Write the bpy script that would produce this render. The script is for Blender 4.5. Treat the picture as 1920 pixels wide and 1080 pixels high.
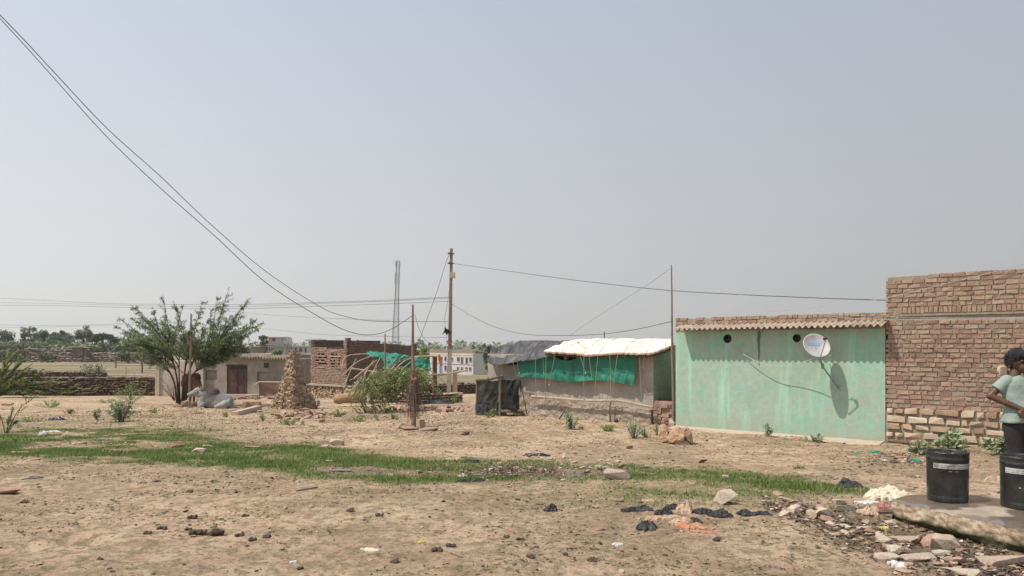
import bpy, bmesh, math, random
import numpy as np
from mathutils import Vector as V, Matrix, Euler, noise as N
for o in list(bpy.data.objects): bpy.data.objects.remove(o)
SC = bpy.context.scene
# ---------------------------------------------------------------- camera, sky, sun, exposure
CX, F, HY, CAMZ = 960., 1400., 650., 1.6
cam = bpy.data.cameras.new('camera'); cam_o = bpy.data.objects.new('camera', cam); SC.collection.objects.link(cam_o)
cam_o.location = (0, 0, CAMZ); cam_o.rotation_euler = (math.radians(90), 0, 0)
cam.sensor_width = 36; cam.lens = 36*F/1920; cam.shift_y = (HY-540)/1920
cam.clip_start = .1; cam.clip_end = 8000
SC.camera = cam_o
SC.render.resolution_x = 1024; SC.render.resolution_y = 576
SUN_EL = math.radians(59)
SUNV = V((-0.95, -0.31, 0)).normalized()*math.cos(SUN_EL) + V((0, 0, math.sin(SUN_EL)))
sun = bpy.data.lights.new('sun', 'SUN'); sun.energy = 4.7; sun.angle = math.radians(.6); sun.color = (1, .93, .84)
sun_o = bpy.data.objects.new('sun', sun); SC.collection.objects.link(sun_o)
sun_o.rotation_euler = SUNV.to_track_quat('Z', 'Y').to_euler(); sun_o.location = (0, 0, 60)
w = bpy.data.worlds.new('World'); SC.world = w; w.use_nodes = True
wt = w.node_tree; wt.nodes.clear()
wo = wt.nodes.new('ShaderNodeOutputWorld'); bg = wt.nodes.new('ShaderNodeBackground'); sky = wt.nodes.new('ShaderNodeTexSky')
sky.sky_type = 'NISHITA'; sky.sun_disc = False; sky.sun_elevation = SUN_EL
sky.sun_rotation = math.atan2(SUNV.x, SUNV.y)
sky.air_density = 1.0; sky.dust_density = 2.0; sky.ozone_density = 1.0; sky.altitude = 0
hs = wt.nodes.new('ShaderNodeHueSaturation'); hs.inputs['Saturation'].default_value = .6; wt.links.new(sky.outputs[0], hs.inputs['Color'])
# dusty air: the clear sky is veiled, most near the horizon, brighter on the sun's side
wtc = wt.nodes.new('ShaderNodeTexCoord'); wsx = wt.nodes.new('ShaderNodeSeparateXYZ'); wt.links.new(wtc.outputs['Generated'], wsx.inputs[0])
wdt = wt.nodes.new('ShaderNodeVectorMath'); wdt.operation = 'DOT_PRODUCT'; wdt.inputs[1].default_value = SUNV; wt.links.new(wtc.outputs['Generated'], wdt.inputs[0])
wbr = wt.nodes.new('ShaderNodeMapRange'); wbr.inputs[1].default_value = -.35; wbr.inputs[2].default_value = .75; wbr.inputs[3].default_value = .70; wbr.inputs[4].default_value = 1.55; wt.links.new(wdt.outputs['Value'], wbr.inputs[0])
wrp = wt.nodes.new('ShaderNodeValToRGB'); e_ = wrp.color_ramp.elements; e_[0].position = 0; e_[0].color = (7.3, 7.2, 6.95, 1); e_[1].position = .55; e_[1].color = (4.6, 5.3, 6.6, 1); wt.links.new(wsx.outputs[2], wrp.inputs[0])
wsc = wt.nodes.new('ShaderNodeVectorMath'); wsc.operation = 'SCALE'; wt.links.new(wrp.outputs[0], wsc.inputs[0]); wt.links.new(wbr.outputs[0], wsc.inputs['Scale'])
wfm = wt.nodes.new('ShaderNodeMapRange'); wfm.inputs[1].default_value = 0; wfm.inputs[2].default_value = .5; wfm.inputs[3].default_value = .95; wfm.inputs[4].default_value = .7; wt.links.new(wsx.outputs[2], wfm.inputs[0])
wmx = wt.nodes.new('ShaderNodeMix'); wmx.data_type = 'RGBA'; wmx.clamp_result = False; wt.links.new(wfm.outputs[0], wmx.inputs[0]); wt.links.new(hs.outputs[0], wmx.inputs[6]); wt.links.new(wsc.outputs[0], wmx.inputs[7])
wt.links.new(wmx.outputs[2], bg.inputs[0])
bg.inputs[1].default_value = .10
wt.links.new(bg.outputs[0], wo.inputs[0])
SC.view_settings.view_transform = 'Standard'; SC.view_settings.look = 'None'; SC.view_settings.exposure = 0; SC.view_settings.gamma = 1
SC.render.engine = 'CYCLES'
SC.cycles.max_bounces = 6; SC.cycles.diffuse_bounces = 3; SC.cycles.transparent_max_bounces = 8; SC.cycles.volume_bounces = 0
# ---------------------------------------------------------------- terrain function
def ss(a, b, x):
    t = np.clip((x-a)/(b-a), 0, 1); return t*t*(3-2*t)
def drop(x, y):
    y = np.maximum(y, .5)
    r = np.interp(y, [0, 8, 14, 21, 24, 30, 36, 45, 200, 3000], [1.6, 1.6, 1.84, 1.86, 2.0, 2.36, 2.66, 2.98, 7.4, 9])
    l = np.interp(y, [0, 8, 14, 20, 30, 45, 200, 3000], [1.6, 1.6, 1.88, 2.14, 2.46, 2.98, 7.4, 9])
    f = np.interp(y, [0, 8, 14, 20, 30, 45, 60, 100, 190, 3000], [1.6, 1.6, 1.88, 2.14, 2.46, 2.98, 3.2, 3.15, 3.05, 5])
    a = ss(-5, 0, x); d = l*(1-a)+r*a
    q = 1-ss(-.50, -.34, x/y)
    return d*(1-q)+f*q
def gz(x, y): return CAMZ-float(drop(x, y))
def P(px, py, Y): return V(((px-CX)/F*Y, Y, CAMZ+(HY-py)/F*Y))
def G(px, py):
    kx = (px-CX)/F; kz = (py-HY)/F; y = 2.5
    while y < 600 and kz*y < drop(kx*y, y): y *= 1.01
    lo, hi = y/1.01, y
    for _ in range(20):
        m = (lo+hi)/2
        if kz*m < drop(kx*m, m): lo = m
        else: hi = m
    return V((kx*hi, hi, gz(kx*hi, hi)))
# ---------------------------------------------------------------- scene helpers
COL = SC.collection; ORIG = {}
def tag(o, label=None, cat=None, group=None, kind=None):
    if label: o['label'] = label
    if cat: o['category'] = cat
    if group: o['group'] = group
    if kind: o['kind'] = kind
    return o
def thing(name, label, cat, loc, group=None):
    o = bpy.data.objects.new(name, None); COL.objects.link(o); o.location = loc; o.empty_display_size = .2
    ORIG[o.name] = V(loc); return tag(o, label, cat, group)
class MB:
    def __init__(s): s.v = []; s.f = []; s.m = []
    def add(s, vs, fs, mi=0):
        b = len(s.v); s.v.extend([tuple(q) for q in vs]); s.f.extend([tuple(b+i for i in f) for f in fs]); s.m.extend([mi]*len(fs)); return s
    def box(s, c, size, R=None, mi=0, jit=0):
        c = V(c); h = V(size)/2; vs = []
        for z in (-1, 1):
            for y in (-1, 1):
                for x in (-1, 1):
                    q = V((x*h.x, y*h.y, z*h.z))
                    if jit: q += V((random.uniform(-jit, jit), random.uniform(-jit, jit), random.uniform(-jit, jit)))
                    vs.append(c+(R@q if R else q))
        return s.add(vs, [(0, 2, 3, 1), (4, 5, 7, 6), (0, 1, 5, 4), (2, 6, 7, 3), (0, 4, 6, 2), (1, 3, 7, 5)], mi)
    def tube(s, pts, r, n=6, mi=0, cap=True):
        pts = [V(p) for p in pts]; k = len(pts)
        rs = r if isinstance(r, (list, tuple)) else [r]*k
        t0 = (pts[1]-pts[0]).normalized(); a = t0.orthogonal().normalized(); vs = []
        for i, p in enumerate(pts):
            t = (pts[min(i+1, k-1)]-pts[max(i-1, 0)]).normalized()
            a = (a-t*a.dot(t)); a = a.normalized() if a.length > 1e-6 else t.orthogonal().normalized()
            b = t.cross(a)
            for j in range(n):
                an = 2*math.pi*j/n; vs.append(p+(a*math.cos(an)+b*math.sin(an))*rs[i])
        fs = [(i*n+j, i*n+(j+1) % n, (i+1)*n+(j+1) % n, (i+1)*n+j) for i in range(k-1) for j in range(n)]
        if cap: fs += [tuple(range(n-1, -1, -1)), tuple(range((k-1)*n, k*n))]
        return s.add(vs, fs, mi)
    def quad(s, a, b, c, d, mi=0): return s.add([a, b, c, d], [(0, 1, 2, 3)], mi)
    def lathe(s, prof, c=(0, 0, 0), n=32, mi=0, R=None):
        c = V(c); vs = []
        for r, z in prof:
            for j in range(n):
                q = V((r*math.cos(2*math.pi*j/n), r*math.sin(2*math.pi*j/n), z)); vs.append(c+(R@q if R else q))
        k = len(prof)
        return s.add(vs, [(i*n+j, i*n+(j+1) % n, (i+1)*n+(j+1) % n, (i+1)*n+j) for i in range(k-1) for j in range(n)], mi)
    def ell(s, c, r, R=None, mi=0, n=12):
        c = V(c); vs = [c+(R@V((0, 0, -r[2])) if R else V((0, 0, -r[2])))]
        for i in range(1, n//2):
            ph = -math.pi/2+math.pi*i/(n//2)
            for j in range(n):
                q = V((r[0]*math.cos(ph)*math.cos(2*math.pi*j/n), r[1]*math.cos(ph)*math.sin(2*math.pi*j/n), r[2]*math.sin(ph)))
                vs.append(c+(R@q if R else q))
        vs.append(c+(R@V((0, 0, r[2])) if R else V((0, 0, r[2]))))
        L = len(vs)-1; k = n//2-1; fs = [(0, 1+(j+1) % n, 1+j) for j in range(n)]
        fs += [(1+i*n+j, 1+i*n+(j+1) % n, 1+(i+1)*n+(j+1) % n, 1+(i+1)*n+j) for i in range(k-1) for j in range(n)]
        fs += [(1+(k-1)*n+j, 1+(k-1)*n+(j+1) % n, L) for j in range(n)]
        return s.add(vs, fs, mi)
    def cone(s, p0, p1, r0, r1, n=12, mi=0):     # tapered capsule, to be remeshed
        p0 = V(p0); p1 = V(p1)
        s.ell(p0, (r0, r0, r0), n=n, mi=mi); s.ell(p1, (r1, r1, r1), n=n, mi=mi)
        return s.tube([p0, p1], [r0, r1], n=n, mi=mi)
    def hull(s, pts, mi=0):
        bm = bmesh.new()
        for p in pts: bm.verts.new(p)
        r = bmesh.ops.convex_hull(bm, input=bm.verts)
        bmesh.ops.delete(bm, geom=[g for g in set(r['geom_interior']+r['geom_unused']) if isinstance(g, bmesh.types.BMVert)], context='VERTS')
        bm.verts.index_update(); vs = [v.co.copy() for v in bm.verts]; fs = [[v.index for v in f.verts] for f in bm.faces]; bm.free()
        return s.add(vs, fs, mi)
    def rock(s, c, size, n=12, mi=0, rz=None, tilt=.15):
        rz = random.uniform(0, 6.3) if rz is None else rz
        R = Euler((random.uniform(-tilt, tilt), random.uniform(-tilt, tilt), rz)).to_matrix(); pts = []
        for _ in range(n):
            q = V((random.uniform(-1, 1), random.uniform(-1, 1), random.uniform(-1, 1)))
            m = max(abs(q.x), abs(q.y), abs(q.z)); q = q/m*random.uniform(.8, 1) if m > 0 else q
            if q.length > 1.35: q *= 1.35/q.length
            pts.append(V(c)+R@V((q.x*size[0]/2, q.y*size[1]/2, q.z*size[2]/2)))
        return s.hull(pts, mi)
    def build(s, name, mats, parent=None, loc=None, smooth=False):
        if not isinstance(mats, (list, tuple)): mats = [mats]
        if parent is not None: org = ORIG[parent.name]
        elif loc is not None: org = V(loc)
        else:
            a = np.array(s.v); org = V(((a[:, 0].min()+a[:, 0].max())/2, (a[:, 1].min()+a[:, 1].max())/2, a[:, 2].min()))
        me = bpy.data.meshes.new(name); me.from_pydata([(x-org.x, y-org.y, z-org.z) for x, y, z in s.v], [], s.f)
        for m in mats: me.materials.append(m)
        me.polygons.foreach_set('material_index', s.m)
        if smooth: me.polygons.foreach_set('use_smooth', [True]*len(s.f))
        me.update(); o = bpy.data.objects.new(name, me); COL.objects.link(o); ORIG[o.name] = org
        if parent is not None: o.parent = parent
        else: o.location = org
        return o
def remesh(o, vox, sm=4, fac=.5):
    m = o.modifiers.new('remesh', 'REMESH'); m.mode = 'VOXEL'; m.voxel_size = vox; m.use_smooth_shade = True
    if sm: k = o.modifiers.new('smooth', 'SMOOTH'); k.iterations = sm; k.factor = fac
    return o
def cr(pts, k=8):        # Catmull-Rom through points
    pts = [V(p) for p in pts]; out = []
    q = [pts[0]*2-pts[1]]+pts+[pts[-1]*2-pts[-2]]
    for i in range(1, len(q)-2):
        for j in range(k):
            t = j/k; a, b, c, d = q[i-1], q[i], q[i+1], q[i+2]
            out.append(.5*((2*b)+(c-a)*t+(2*a-5*b+4*c-d)*t*t+(3*b-a-3*c+d)*t**3))
    out.append(pts[-1]); return out
class Fr:                # wall frame: u along the wall, n outward
    def __init__(s, a, b):
        s.o = V((a[0], a[1], 0)); d = V((b[0]-a[0], b[1]-a[1], 0)); s.L = d.length; s.u = d/s.L; s.n = V((s.u.y, -s.u.x, 0))
    def p(s, u, z, d=0): return s.o+s.u*u+s.n*d+V((0, 0, z))
    def R(s): return Matrix((s.u, -s.n, V((0, 0, 1)))).transposed()
    def upx(s, px, d=0):  # u where the column px of the photo crosses the wall plane
        k = (px-CX)/F; o = s.o+s.n*d
        return (k*o.y-o.x)/(s.u.x-k*s.u.y)
    def at(s, px, py, d=0):
        u = s.upx(px, d); q = s.p(u, 0, d); return u, CAMZ+(HY-py)/F*q.y
# ---------------------------------------------------------------- materials
def lin(c): return tuple(c)+(1,)
def M(name, cols, scale=3, detail=6, rough=.85, bump=.3, bscale=None, island=0, stretch=(1, 1, 1), fine=.25, metal=0, spec=.3, nrough=.6, coat=0, trans=0):
    m = bpy.data.materials.new(name); m.use_nodes = True; t = m.node_tree; nd = t.nodes; b = nd['Principled BSDF']
    b.inputs['Roughness'].default_value = rough; b.inputs['Metallic'].default_value = metal
    b.inputs['Specular IOR Level'].default_value = spec
    if coat: b.inputs['Coat Weight'].default_value = coat
    tc = nd.new('ShaderNodeTexCoord'); mp = nd.new('ShaderNodeMapping'); mp.inputs['Scale'].default_value = stretch
    t.links.new(tc.outputs['Object'], mp.inputs[0])
    n1 = nd.new('ShaderNodeTexNoise'); n1.inputs['Scale'].default_value = scale; n1.inputs['Detail'].default_value = detail; n1.inputs['Roughness'].default_value = nrough
    t.links.new(mp.outputs[0], n1.inputs[0])
    rp = nd.new('ShaderNodeValToRGB'); k = len(cols)
    while len(rp.color_ramp.elements) < k: rp.color_ramp.elements.new(.5)
    for i, c in enumerate(cols):
        e = rp.color_ramp.elements[i]; e.position = .3+.4*i/max(1, k-1); e.color = lin(c)
    src = n1.outputs['Fac']
    if island:
        g = nd.new('ShaderNodeNewGeometry'); mx = nd.new('ShaderNodeMix'); mx.inputs[0].default_value = island
        mr = nd.new('ShaderNodeMapRange'); mr.inputs[3].default_value = .25; mr.inputs[4].default_value = .75
        t.links.new(g.outputs['Random Per Island'], mr.inputs[0]); t.links.new(n1.outputs['Fac'], mx.inputs[2]); t.links.new(mr.outputs[0], mx.inputs[3]); src = mx.outputs[0]
    t.links.new(src, rp.inputs[0])
    n2 = nd.new('ShaderNodeTexNoise'); n2.inputs['Scale'].default_value = bscale or scale*8; n2.inputs['Detail'].default_value = 5; n2.inputs['Roughness'].default_value = .65
    t.links.new(tc.outputs['Object'], n2.inputs[0])
    out = rp.outputs[0]
    if fine:
        mr2 = nd.new('ShaderNodeMapRange'); mr2.inputs[1].default_value = .3; mr2.inputs[2].default_value = .7; mr2.inputs[3].default_value = 1-fine; mr2.inputs[4].default_value = 1+fine
        t.links.new(n2.outputs['Fac'], mr2.inputs[0])
        vm = nd.new('ShaderNodeVectorMath'); vm.operation = 'SCALE'; t.links.new(out, vm.inputs[0]); t.links.new(mr2.outputs[0], vm.inputs['Scale']); out = vm.outputs[0]
    t.links.new(out, b.inputs['Base Color'])
    if bump:
        bp = nd.new('ShaderNodeBump'); bp.inputs['Strength'].default_value = bump; bp.inputs['Distance'].default_value = .02
        t.links.new(n2.outputs['Fac'], bp.inputs['Height']); t.links.new(bp.outputs[0], b.inputs['Normal'])
    if trans:
        tr = nd.new('ShaderNodeBsdfTranslucent'); ms = nd.new('ShaderNodeMixShader'); ms.inputs[0].default_value = trans
        t.links.new(out, tr.inputs[0]); t.links.new(b.outputs[0], ms.inputs[1]); t.links.new(tr.outputs[0], ms.inputs[2])
        t.links.new(ms.outputs[0], nd['Material Output'].inputs[0])
    return m
mt = {}
mt['brick'] = M('brick', [(.22, .135, .098), (.30, .195, .14), (.345, .24, .172), (.325, .255, .18)], 6, island=.55, bump=.5, bscale=60, fine=.3)
mt['darkbrick'] = M('dark_brick', [(.07, .045, .035), (.115, .072, .055), (.15, .10, .075)], 6, island=.7, bump=.3, bscale=40)  # darker brick tone for the roofless room's side and back walls
mt['brickfar'] = M('brick_far', [(.22, .14, .10), (.30, .20, .15), (.35, .26, .19)], 6, island=.7, bump=.3, bscale=40)
mt['mortar'] = M('mortar', [(.25, .21, .16), (.33, .285, .215)], 8, bump=.8, bscale=50)
mt['stone'] = M('sandstone', [(.27, .17, .105), (.44, .32, .215), (.56, .46, .35), (.44, .29, .16)], 5, island=.7, bump=.6, bscale=40)
mt['rubble'] = M('rubble_stone', [(.24, .145, .10), (.34, .22, .155), (.42, .30, .22)], 6, island=.6, bump=.6, bscale=50)
mt['palestone'] = M('pale_stone', [(.34, .26, .19), (.45, .36, .27), (.5, .42, .33)], 6, island=.6, bump=.6, bscale=50)
mt['darkstone'] = M('dry_wall_stone', [(.07, .048, .036), (.12, .082, .06), (.20, .14, .10)], 3, island=.7, bump=.6, bscale=20)
mt['mudbrick'] = M('mud_brick', [(.18, .125, .09), (.28, .205, .145), (.37, .28, .20)], 5, island=.6, bump=.8, bscale=40)
mt['mud'] = M('mud', [(.26, .18, .115), (.38, .28, .19), (.46, .36, .25)], 4, bump=.9, bscale=18)
mt['plaster'] = M('cement_plaster', [(.27, .235, .20), (.35, .31, .26), (.43, .38, .32)], 1.6, bump=.25, bscale=25, fine=.12)
mt['hutplaster'] = M('grey_brown_plaster', [(.20, .17, .14), (.27, .235, .195), (.34, .30, .25)], 1.6, bump=.25, bscale=25, fine=.15)
mt['roughbase'] = M('rough_mud_base', [(.20, .16, .12), (.31, .25, .19), (.39, .33, .26)], 3, bump=1, bscale=14, fine=.35)
mt['wood'] = M('weathered_wood', [(.16, .115, .085), (.27, .205, .155)], 4, stretch=(6, 6, 1), bump=.3, bscale=40)
mt['bamboo'] = M('bamboo', [(.30, .23, .16), (.46, .37, .27)], 4, bump=.2, bscale=40)
mt['darkwood'] = M('dark_wood', [(.06, .04, .03), (.13, .09, .065)], 6, bump=.3)
mt['concrete'] = M('concrete', [(.30, .26, .21), (.42, .37, .30)], 3, bump=.3, bscale=40)
mt['wire'] = M('wire', [(.07, .07, .075), (.09, .09, .095)], 3, rough=.5, bump=0)
mt['whitewire'] = M('white_wire', [(.36, .36, .35), (.44, .44, .42)], 3, rough=.5, bump=0)
mt['rope'] = M('rope', [(.28, .25, .20), (.4, .36, .3)], 8, bump=.2)
mt['leaf'] = M('mesquite_leaf', [(.09, .13, .055), (.17, .22, .10), (.26, .31, .15)], 1.2, island=.6, bump=0, fine=.15, trans=.3, rough=.6)
mt['brushleaf'] = M('brush_leaf', [(.14, .19, .055), (.24, .30, .095), (.35, .38, .16)], 2, island=.6, bump=0, fine=.15, trans=.3, rough=.6)
mt['bigleaf'] = M('milkweed_leaf', [(.16, .22, .11), (.30, .36, .20), (.44, .48, .31)], 3, island=.7, bump=0, fine=.15, trans=.25, rough=.5)
mt['farleaf'] = M('far_leaf', [(.055, .085, .035), (.09, .125, .055), (.14, .17, .075)], .35, island=.45, bump=0, fine=.1, trans=.2, rough=.7)
mt['farleaf2'] = M('far_leaf_pale', [(.10, .135, .065), (.15, .19, .09), (.21, .24, .12)], .35, island=.45, bump=0, fine=.1, trans=.2, rough=.7)
mt['bark'] = M('bark', [(.05, .035, .025), (.11, .08, .06)], 8, bump=.6, bscale=60)
mt['white'] = M('white_wall', [(.44, .42, .41), (.54, .52, .50)], .5, bump=.05, fine=.06)
mt['cream'] = M('cream_wall', [(.50, .42, .30), (.58, .50, .38)], .5, bump=.05, fine=.06)
mt['dullwall'] = M('dull_wall', [(.20, .15, .12), (.28, .22, .18)], .8, bump=.1, fine=.1)
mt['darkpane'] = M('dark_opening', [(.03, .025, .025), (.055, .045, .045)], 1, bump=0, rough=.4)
mt['maroon'] = M('maroon_shutter', [(.06, .03, .028), (.10, .045, .04)], 1, bump=0, rough=.5)
mt['steel'] = M('galvanised_steel', [(.22, .22, .225), (.32, .32, .325)], 3, bump=0, metal=.3, rough=.5)
mt['black'] = M('black_plastic_sheet', [(.013, .013, .013), (.026, .026, .025)], 3, rough=.27, bump=.3, bscale=8, spec=.55, fine=.2)
mt['greytarp'] = M('dusty_black_tarpaulin', [(.035, .034, .033), (.07, .067, .063), (.13, .122, .112)], 2, rough=.55, bump=.8, bscale=6, spec=.35, fine=.3)
mt['whitetarp'] = M('cream_tarpaulin', [(.56, .50, .42), (.66, .60, .51), (.72, .66, .57)], 2, rough=.7, bump=.5, bscale=6, fine=.08)
mt['green'] = M('green_shade_cloth', [(.025, .17, .12), (.04, .245, .17)], 3, rough=.6, bump=.3, bscale=8, fine=.1, trans=.15)
mt['tin'] = M('rusty_cement_sheet', [(.30, .23, .17), (.44, .36, .28), (.5, .43, .35)], 3, bump=.2, fine=.15)
mt['rust'] = M('rusty_door', [(.05, .028, .02), (.10, .05, .035), (.075, .045, .035)], 3, bump=.2, rough=.6)
mt['orange'] = M('orange_cloth', [(.36, .16, .085), (.46, .26, .16)], 8, bump=.3, fine=.15)
mt['peach'] = M('peach_cloth', [(.42, .29, .20), (.52, .38, .28)], 8, bump=.3, fine=.15)
mt['sack'] = M('cream_sack', [(.42, .34, .22), (.66, .59, .46), (.6, .5, .3)], 9, bump=.4, fine=.2)
mt['dung'] = M('dung', [(.055, .037, .025), (.12, .085, .06)], 20, bump=.9, bscale=90)
mt['straw'] = M('straw', [(.27, .18, .10), (.42, .30, .18)], 10, stretch=(1, 1, 8), bump=.8, bscale=30)
mt['grass'] = M('grass_blade', [(.085, .135, .032), (.145, .21, .05), (.26, .31, .105)], .9, island=.6, bump=0, fine=.1, trans=.3, rough=.6)
mt['drygrass'] = M('dry_grass', [(.14, .15, .05), (.22, .20, .09), (.34, .28, .15)], 1.5, island=.7, bump=0, fine=.1, trans=.2)
mt['dullbag'] = M('dusty_black_bag', [(.014, .014, .014), (.032, .031, .03), (.085, .078, .07)], 9, rough=.55, bump=.6, bscale=30, spec=.35, fine=.3)
mt['pvc'] = M('white_litter', [(.5, .48, .45), (.66, .64, .6)], 5, bump=.2, rough=.4)
mt['greenbag'] = M('green_plastic_bag', [(.03, .30, .18), (.06, .4, .27)], 8, bump=.3, rough=.35, trans=.2)
mt['skin'] = M('skin', [(.08, .038, .023), (.115, .055, .033)], 8, bump=.1, rough=.5, fine=.06, spec=.4)
mt['hair'] = M('hair', [(.008, .007, .007), (.018, .015, .014)], 30, stretch=(1, 1, .2), rough=.45, bump=.8, bscale=120)
mt['shirt'] = M('pale_green_shirt', [(.22, .275, .245), (.29, .345, .305)], 5, bump=.6, bscale=12, fine=.1)
mt['trouser'] = M('dark_trouser', [(.022, .017, .019), (.04, .032, .035)], 5, bump=.4, bscale=14, fine=.2)
mt['pink'] = M('pink_print', [(.45, .03, .07), (.55, .05, .1)], 9, bump=0)
# ---------------------------------------------------------------- ground
random.seed(3); rng = np.random.default_rng(5)
def vnoise(x, y, seed=0):
    xi = np.floor(x).astype(np.int64); yi = np.floor(y).astype(np.int64); fx = x-xi; fy = y-yi
    fx = fx*fx*(3-2*fx); fy = fy*fy*(3-2*fy)
    def h(a, b):
        n = (a*374761393+b*668265263+seed*974634777) & 0xffffffff; n = ((n ^ (n >> 13))*1274126177) & 0xffffffff
        return ((n ^ (n >> 16)) & 0xffff)/65535.
    return (h(xi, yi)*(1-fx)+h(xi+1, yi)*fx)*(1-fy)+(h(xi, yi+1)*(1-fx)+h(xi+1, yi+1)*fx)*fy
def fbm(x, y, o=4, seed=0): return sum(vnoise(x*2**i, y*2**i, seed+i)*.5**i for i in range(o))/sum(.5**i for i in range(o))
GX = [0, 100, 200, 330, 480, 600, 700, 800, 900, 1000, 1100, 1200, 1300, 1400, 1500, 1600, 1680]
GU = [790, 794, 797, 806, 836, 840, 852, 862, 866, 868, 872, 874, 885, 892, 899, 913, 925]
GL = [852, 862, 868, 872, 884, 900, 907, 910, 905, 902, 900, 903, 906, 912, 918, 930, 938]
def masks(x, y):
    y_ = np.maximum(y, .5); px = CX+F*x/y_; py = HY+F*drop(x, y_)/y_
    wob = (fbm(x*1.3, y_*1.3, 4, 7)-.5)*30+(fbm(x*6, y_*6, 3, 17)-.5)*14
    u = np.interp(px, GX, GU); l = np.interp(px, GX, GL); q = py+wob*.8
    g = ss(-10, 9, q-u)*(1-ss(-9, 8, q-l))
    tongue = ss(30, 60, px)*(1-ss(150, 250, px))*np.exp(-((py-(838-(px-60)*.05))/5)**2)
    g = g*(1-tongue)*(1-ss(1630, 1680, px))*ss(-100, 0, px-0+100)
    left = 1-ss(120, 420, px); g = g*(1-.45*left*fbm(x*2, y_*2, 3, 3)*1.6*(q < u+28))
    sp = ss(1060, 1200, px)*(1-ss(1480, 1600, px))*ss(885, 895, py)*(1-ss(938, 965, py+wob)); g2 = sp*.62
    sp2 = (1-ss(330, 560, px))*ss(775, 790, q)*(1-ss(860, 872, py)); g2 = np.maximum(g2, sp2*.5)
    sp3 = ss(560, 700, px)*(1-ss(1100, 1300, px))*ss(905, 925, py)*(1-ss(930, 965, py))*.26; g2 = np.maximum(g2, sp3)
    bare = ss(.50, .62, fbm(x*1.6, y_*1.6, 4, 21)); g = np.maximum(g, g2*(.4+.6*bare))
    g = g*(1-(.30+.5*(1-ss(250, 480, px)))*(1-ss(.36, .54, fbm(x*1.9, y_*2.6, 4, 51))))
    chan = ss(560, 640, px)*(1-ss(1130, 1200, px))*np.exp(-((py-np.interp(px, [560, 700, 860, 1000, 1150], [874, 884, 889, 886, 884])+wob*.12)/4.3)**2); g = g*(1-.85*chan)
    wetpatch =chan*.8+ np.exp(-(((px-1010)/150)**2+((py-884)/9)**2)*1.3)+np.exp(-(((px-670)/70)**2+((py-883)/5)**2)*1.3)
    g = g*(1-.85*np.clip(wetpatch, 0, 1))
    # mud and rubbish beside the concrete slab
    cyl_ = 945+(px-1430)*.26; d = ss(1400, 1560, px)*np.exp(-((py-cyl_)/np.interp(px, [1400, 1520, 1650, 1900], [8, 22, 46, 55]))**4)
    d = np.maximum(d, np.clip(wetpatch, 0, 1)*.9); d = d*(.45+.75*fbm(x*3, y_*3, 3, 11))
    dry = ss(45, 55, y_)
    return g, np.clip(d, 0, 1), dry, px, py
def axis(lo, hi, d, far, k):
    a = list(np.arange(lo, hi, d)); s = d
    while a[-1] < far: s *= k; a.append(a[-1]+s)
    return a
xp = axis(0, 9, .065, 1300, 1.13); xs = np.array([-q for q in xp[:0:-1]]+xp)
ys = np.array([-40, -20, -10, -4, 0, 1.5]+axis(2.6, 20, .065, 1350, 1.028))
X, Y = np.meshgrid(xs, ys); nx, ny = len(xs), len(ys)
g_, d_, dr_, PX, PY = masks(X, Y)
fade = 1-ss(40, 90, np.abs(Y))
Z = CAMZ-drop(X, Y)+((fbm(X*1.1, Y*1.1, 3, 1)-.5)*.05+(fbm(X*5, Y*5, 3, 2)-.5)*.032+(fbm(X*13, Y*13, 2, 4)-.5)*.016)*fade*(1+.9*d_)
for hx, hy, rr in [(45, 1029, .16), (150, 1012, .16), (118, 1012, .06)]:
    c = G(hx, hy); Z -= .05*np.exp(-(((X-c.x)/rr)**2+((Y-c.y)/(rr*.8))**2))
Z -= d_*.03*(PX > 1500)
def ground_mesh():
    me = bpy.data.meshes.new('ground'); n = nx*ny
    me.vertices.add(n); me.vertices.foreach_set('co', np.stack([X, Y, Z], -1).astype(np.float32).ravel())
    i = (np.arange(ny-1)[:, None]*nx+np.arange(nx-1)[None, :]).ravel()
    q = np.stack([i, i+1, i+nx+1, i+nx], -1).ravel().astype(np.int32)
    me.loops.add(len(q)); me.loops.foreach_set('vertex_index', q); me.polygons.add(len(q)//4)
    me.polygons.foreach_set('loop_start', np.arange(0, len(q), 4, dtype=np.int32)); me.polygons.foreach_set('use_smooth', np.ones(len(q)//4, bool))
    me.update(calc_edges=True)
    a = me.color_attributes.new('mask', 'FLOAT_COLOR', 'POINT')
    a.data.foreach_set('color', np.stack([g_, d_, dr_, np.ones_like(g_)], -1).astype(np.float32).ravel()); return me
gm = bpy.data.materials.new('dry_earth'); gm.use_nodes = True
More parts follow.
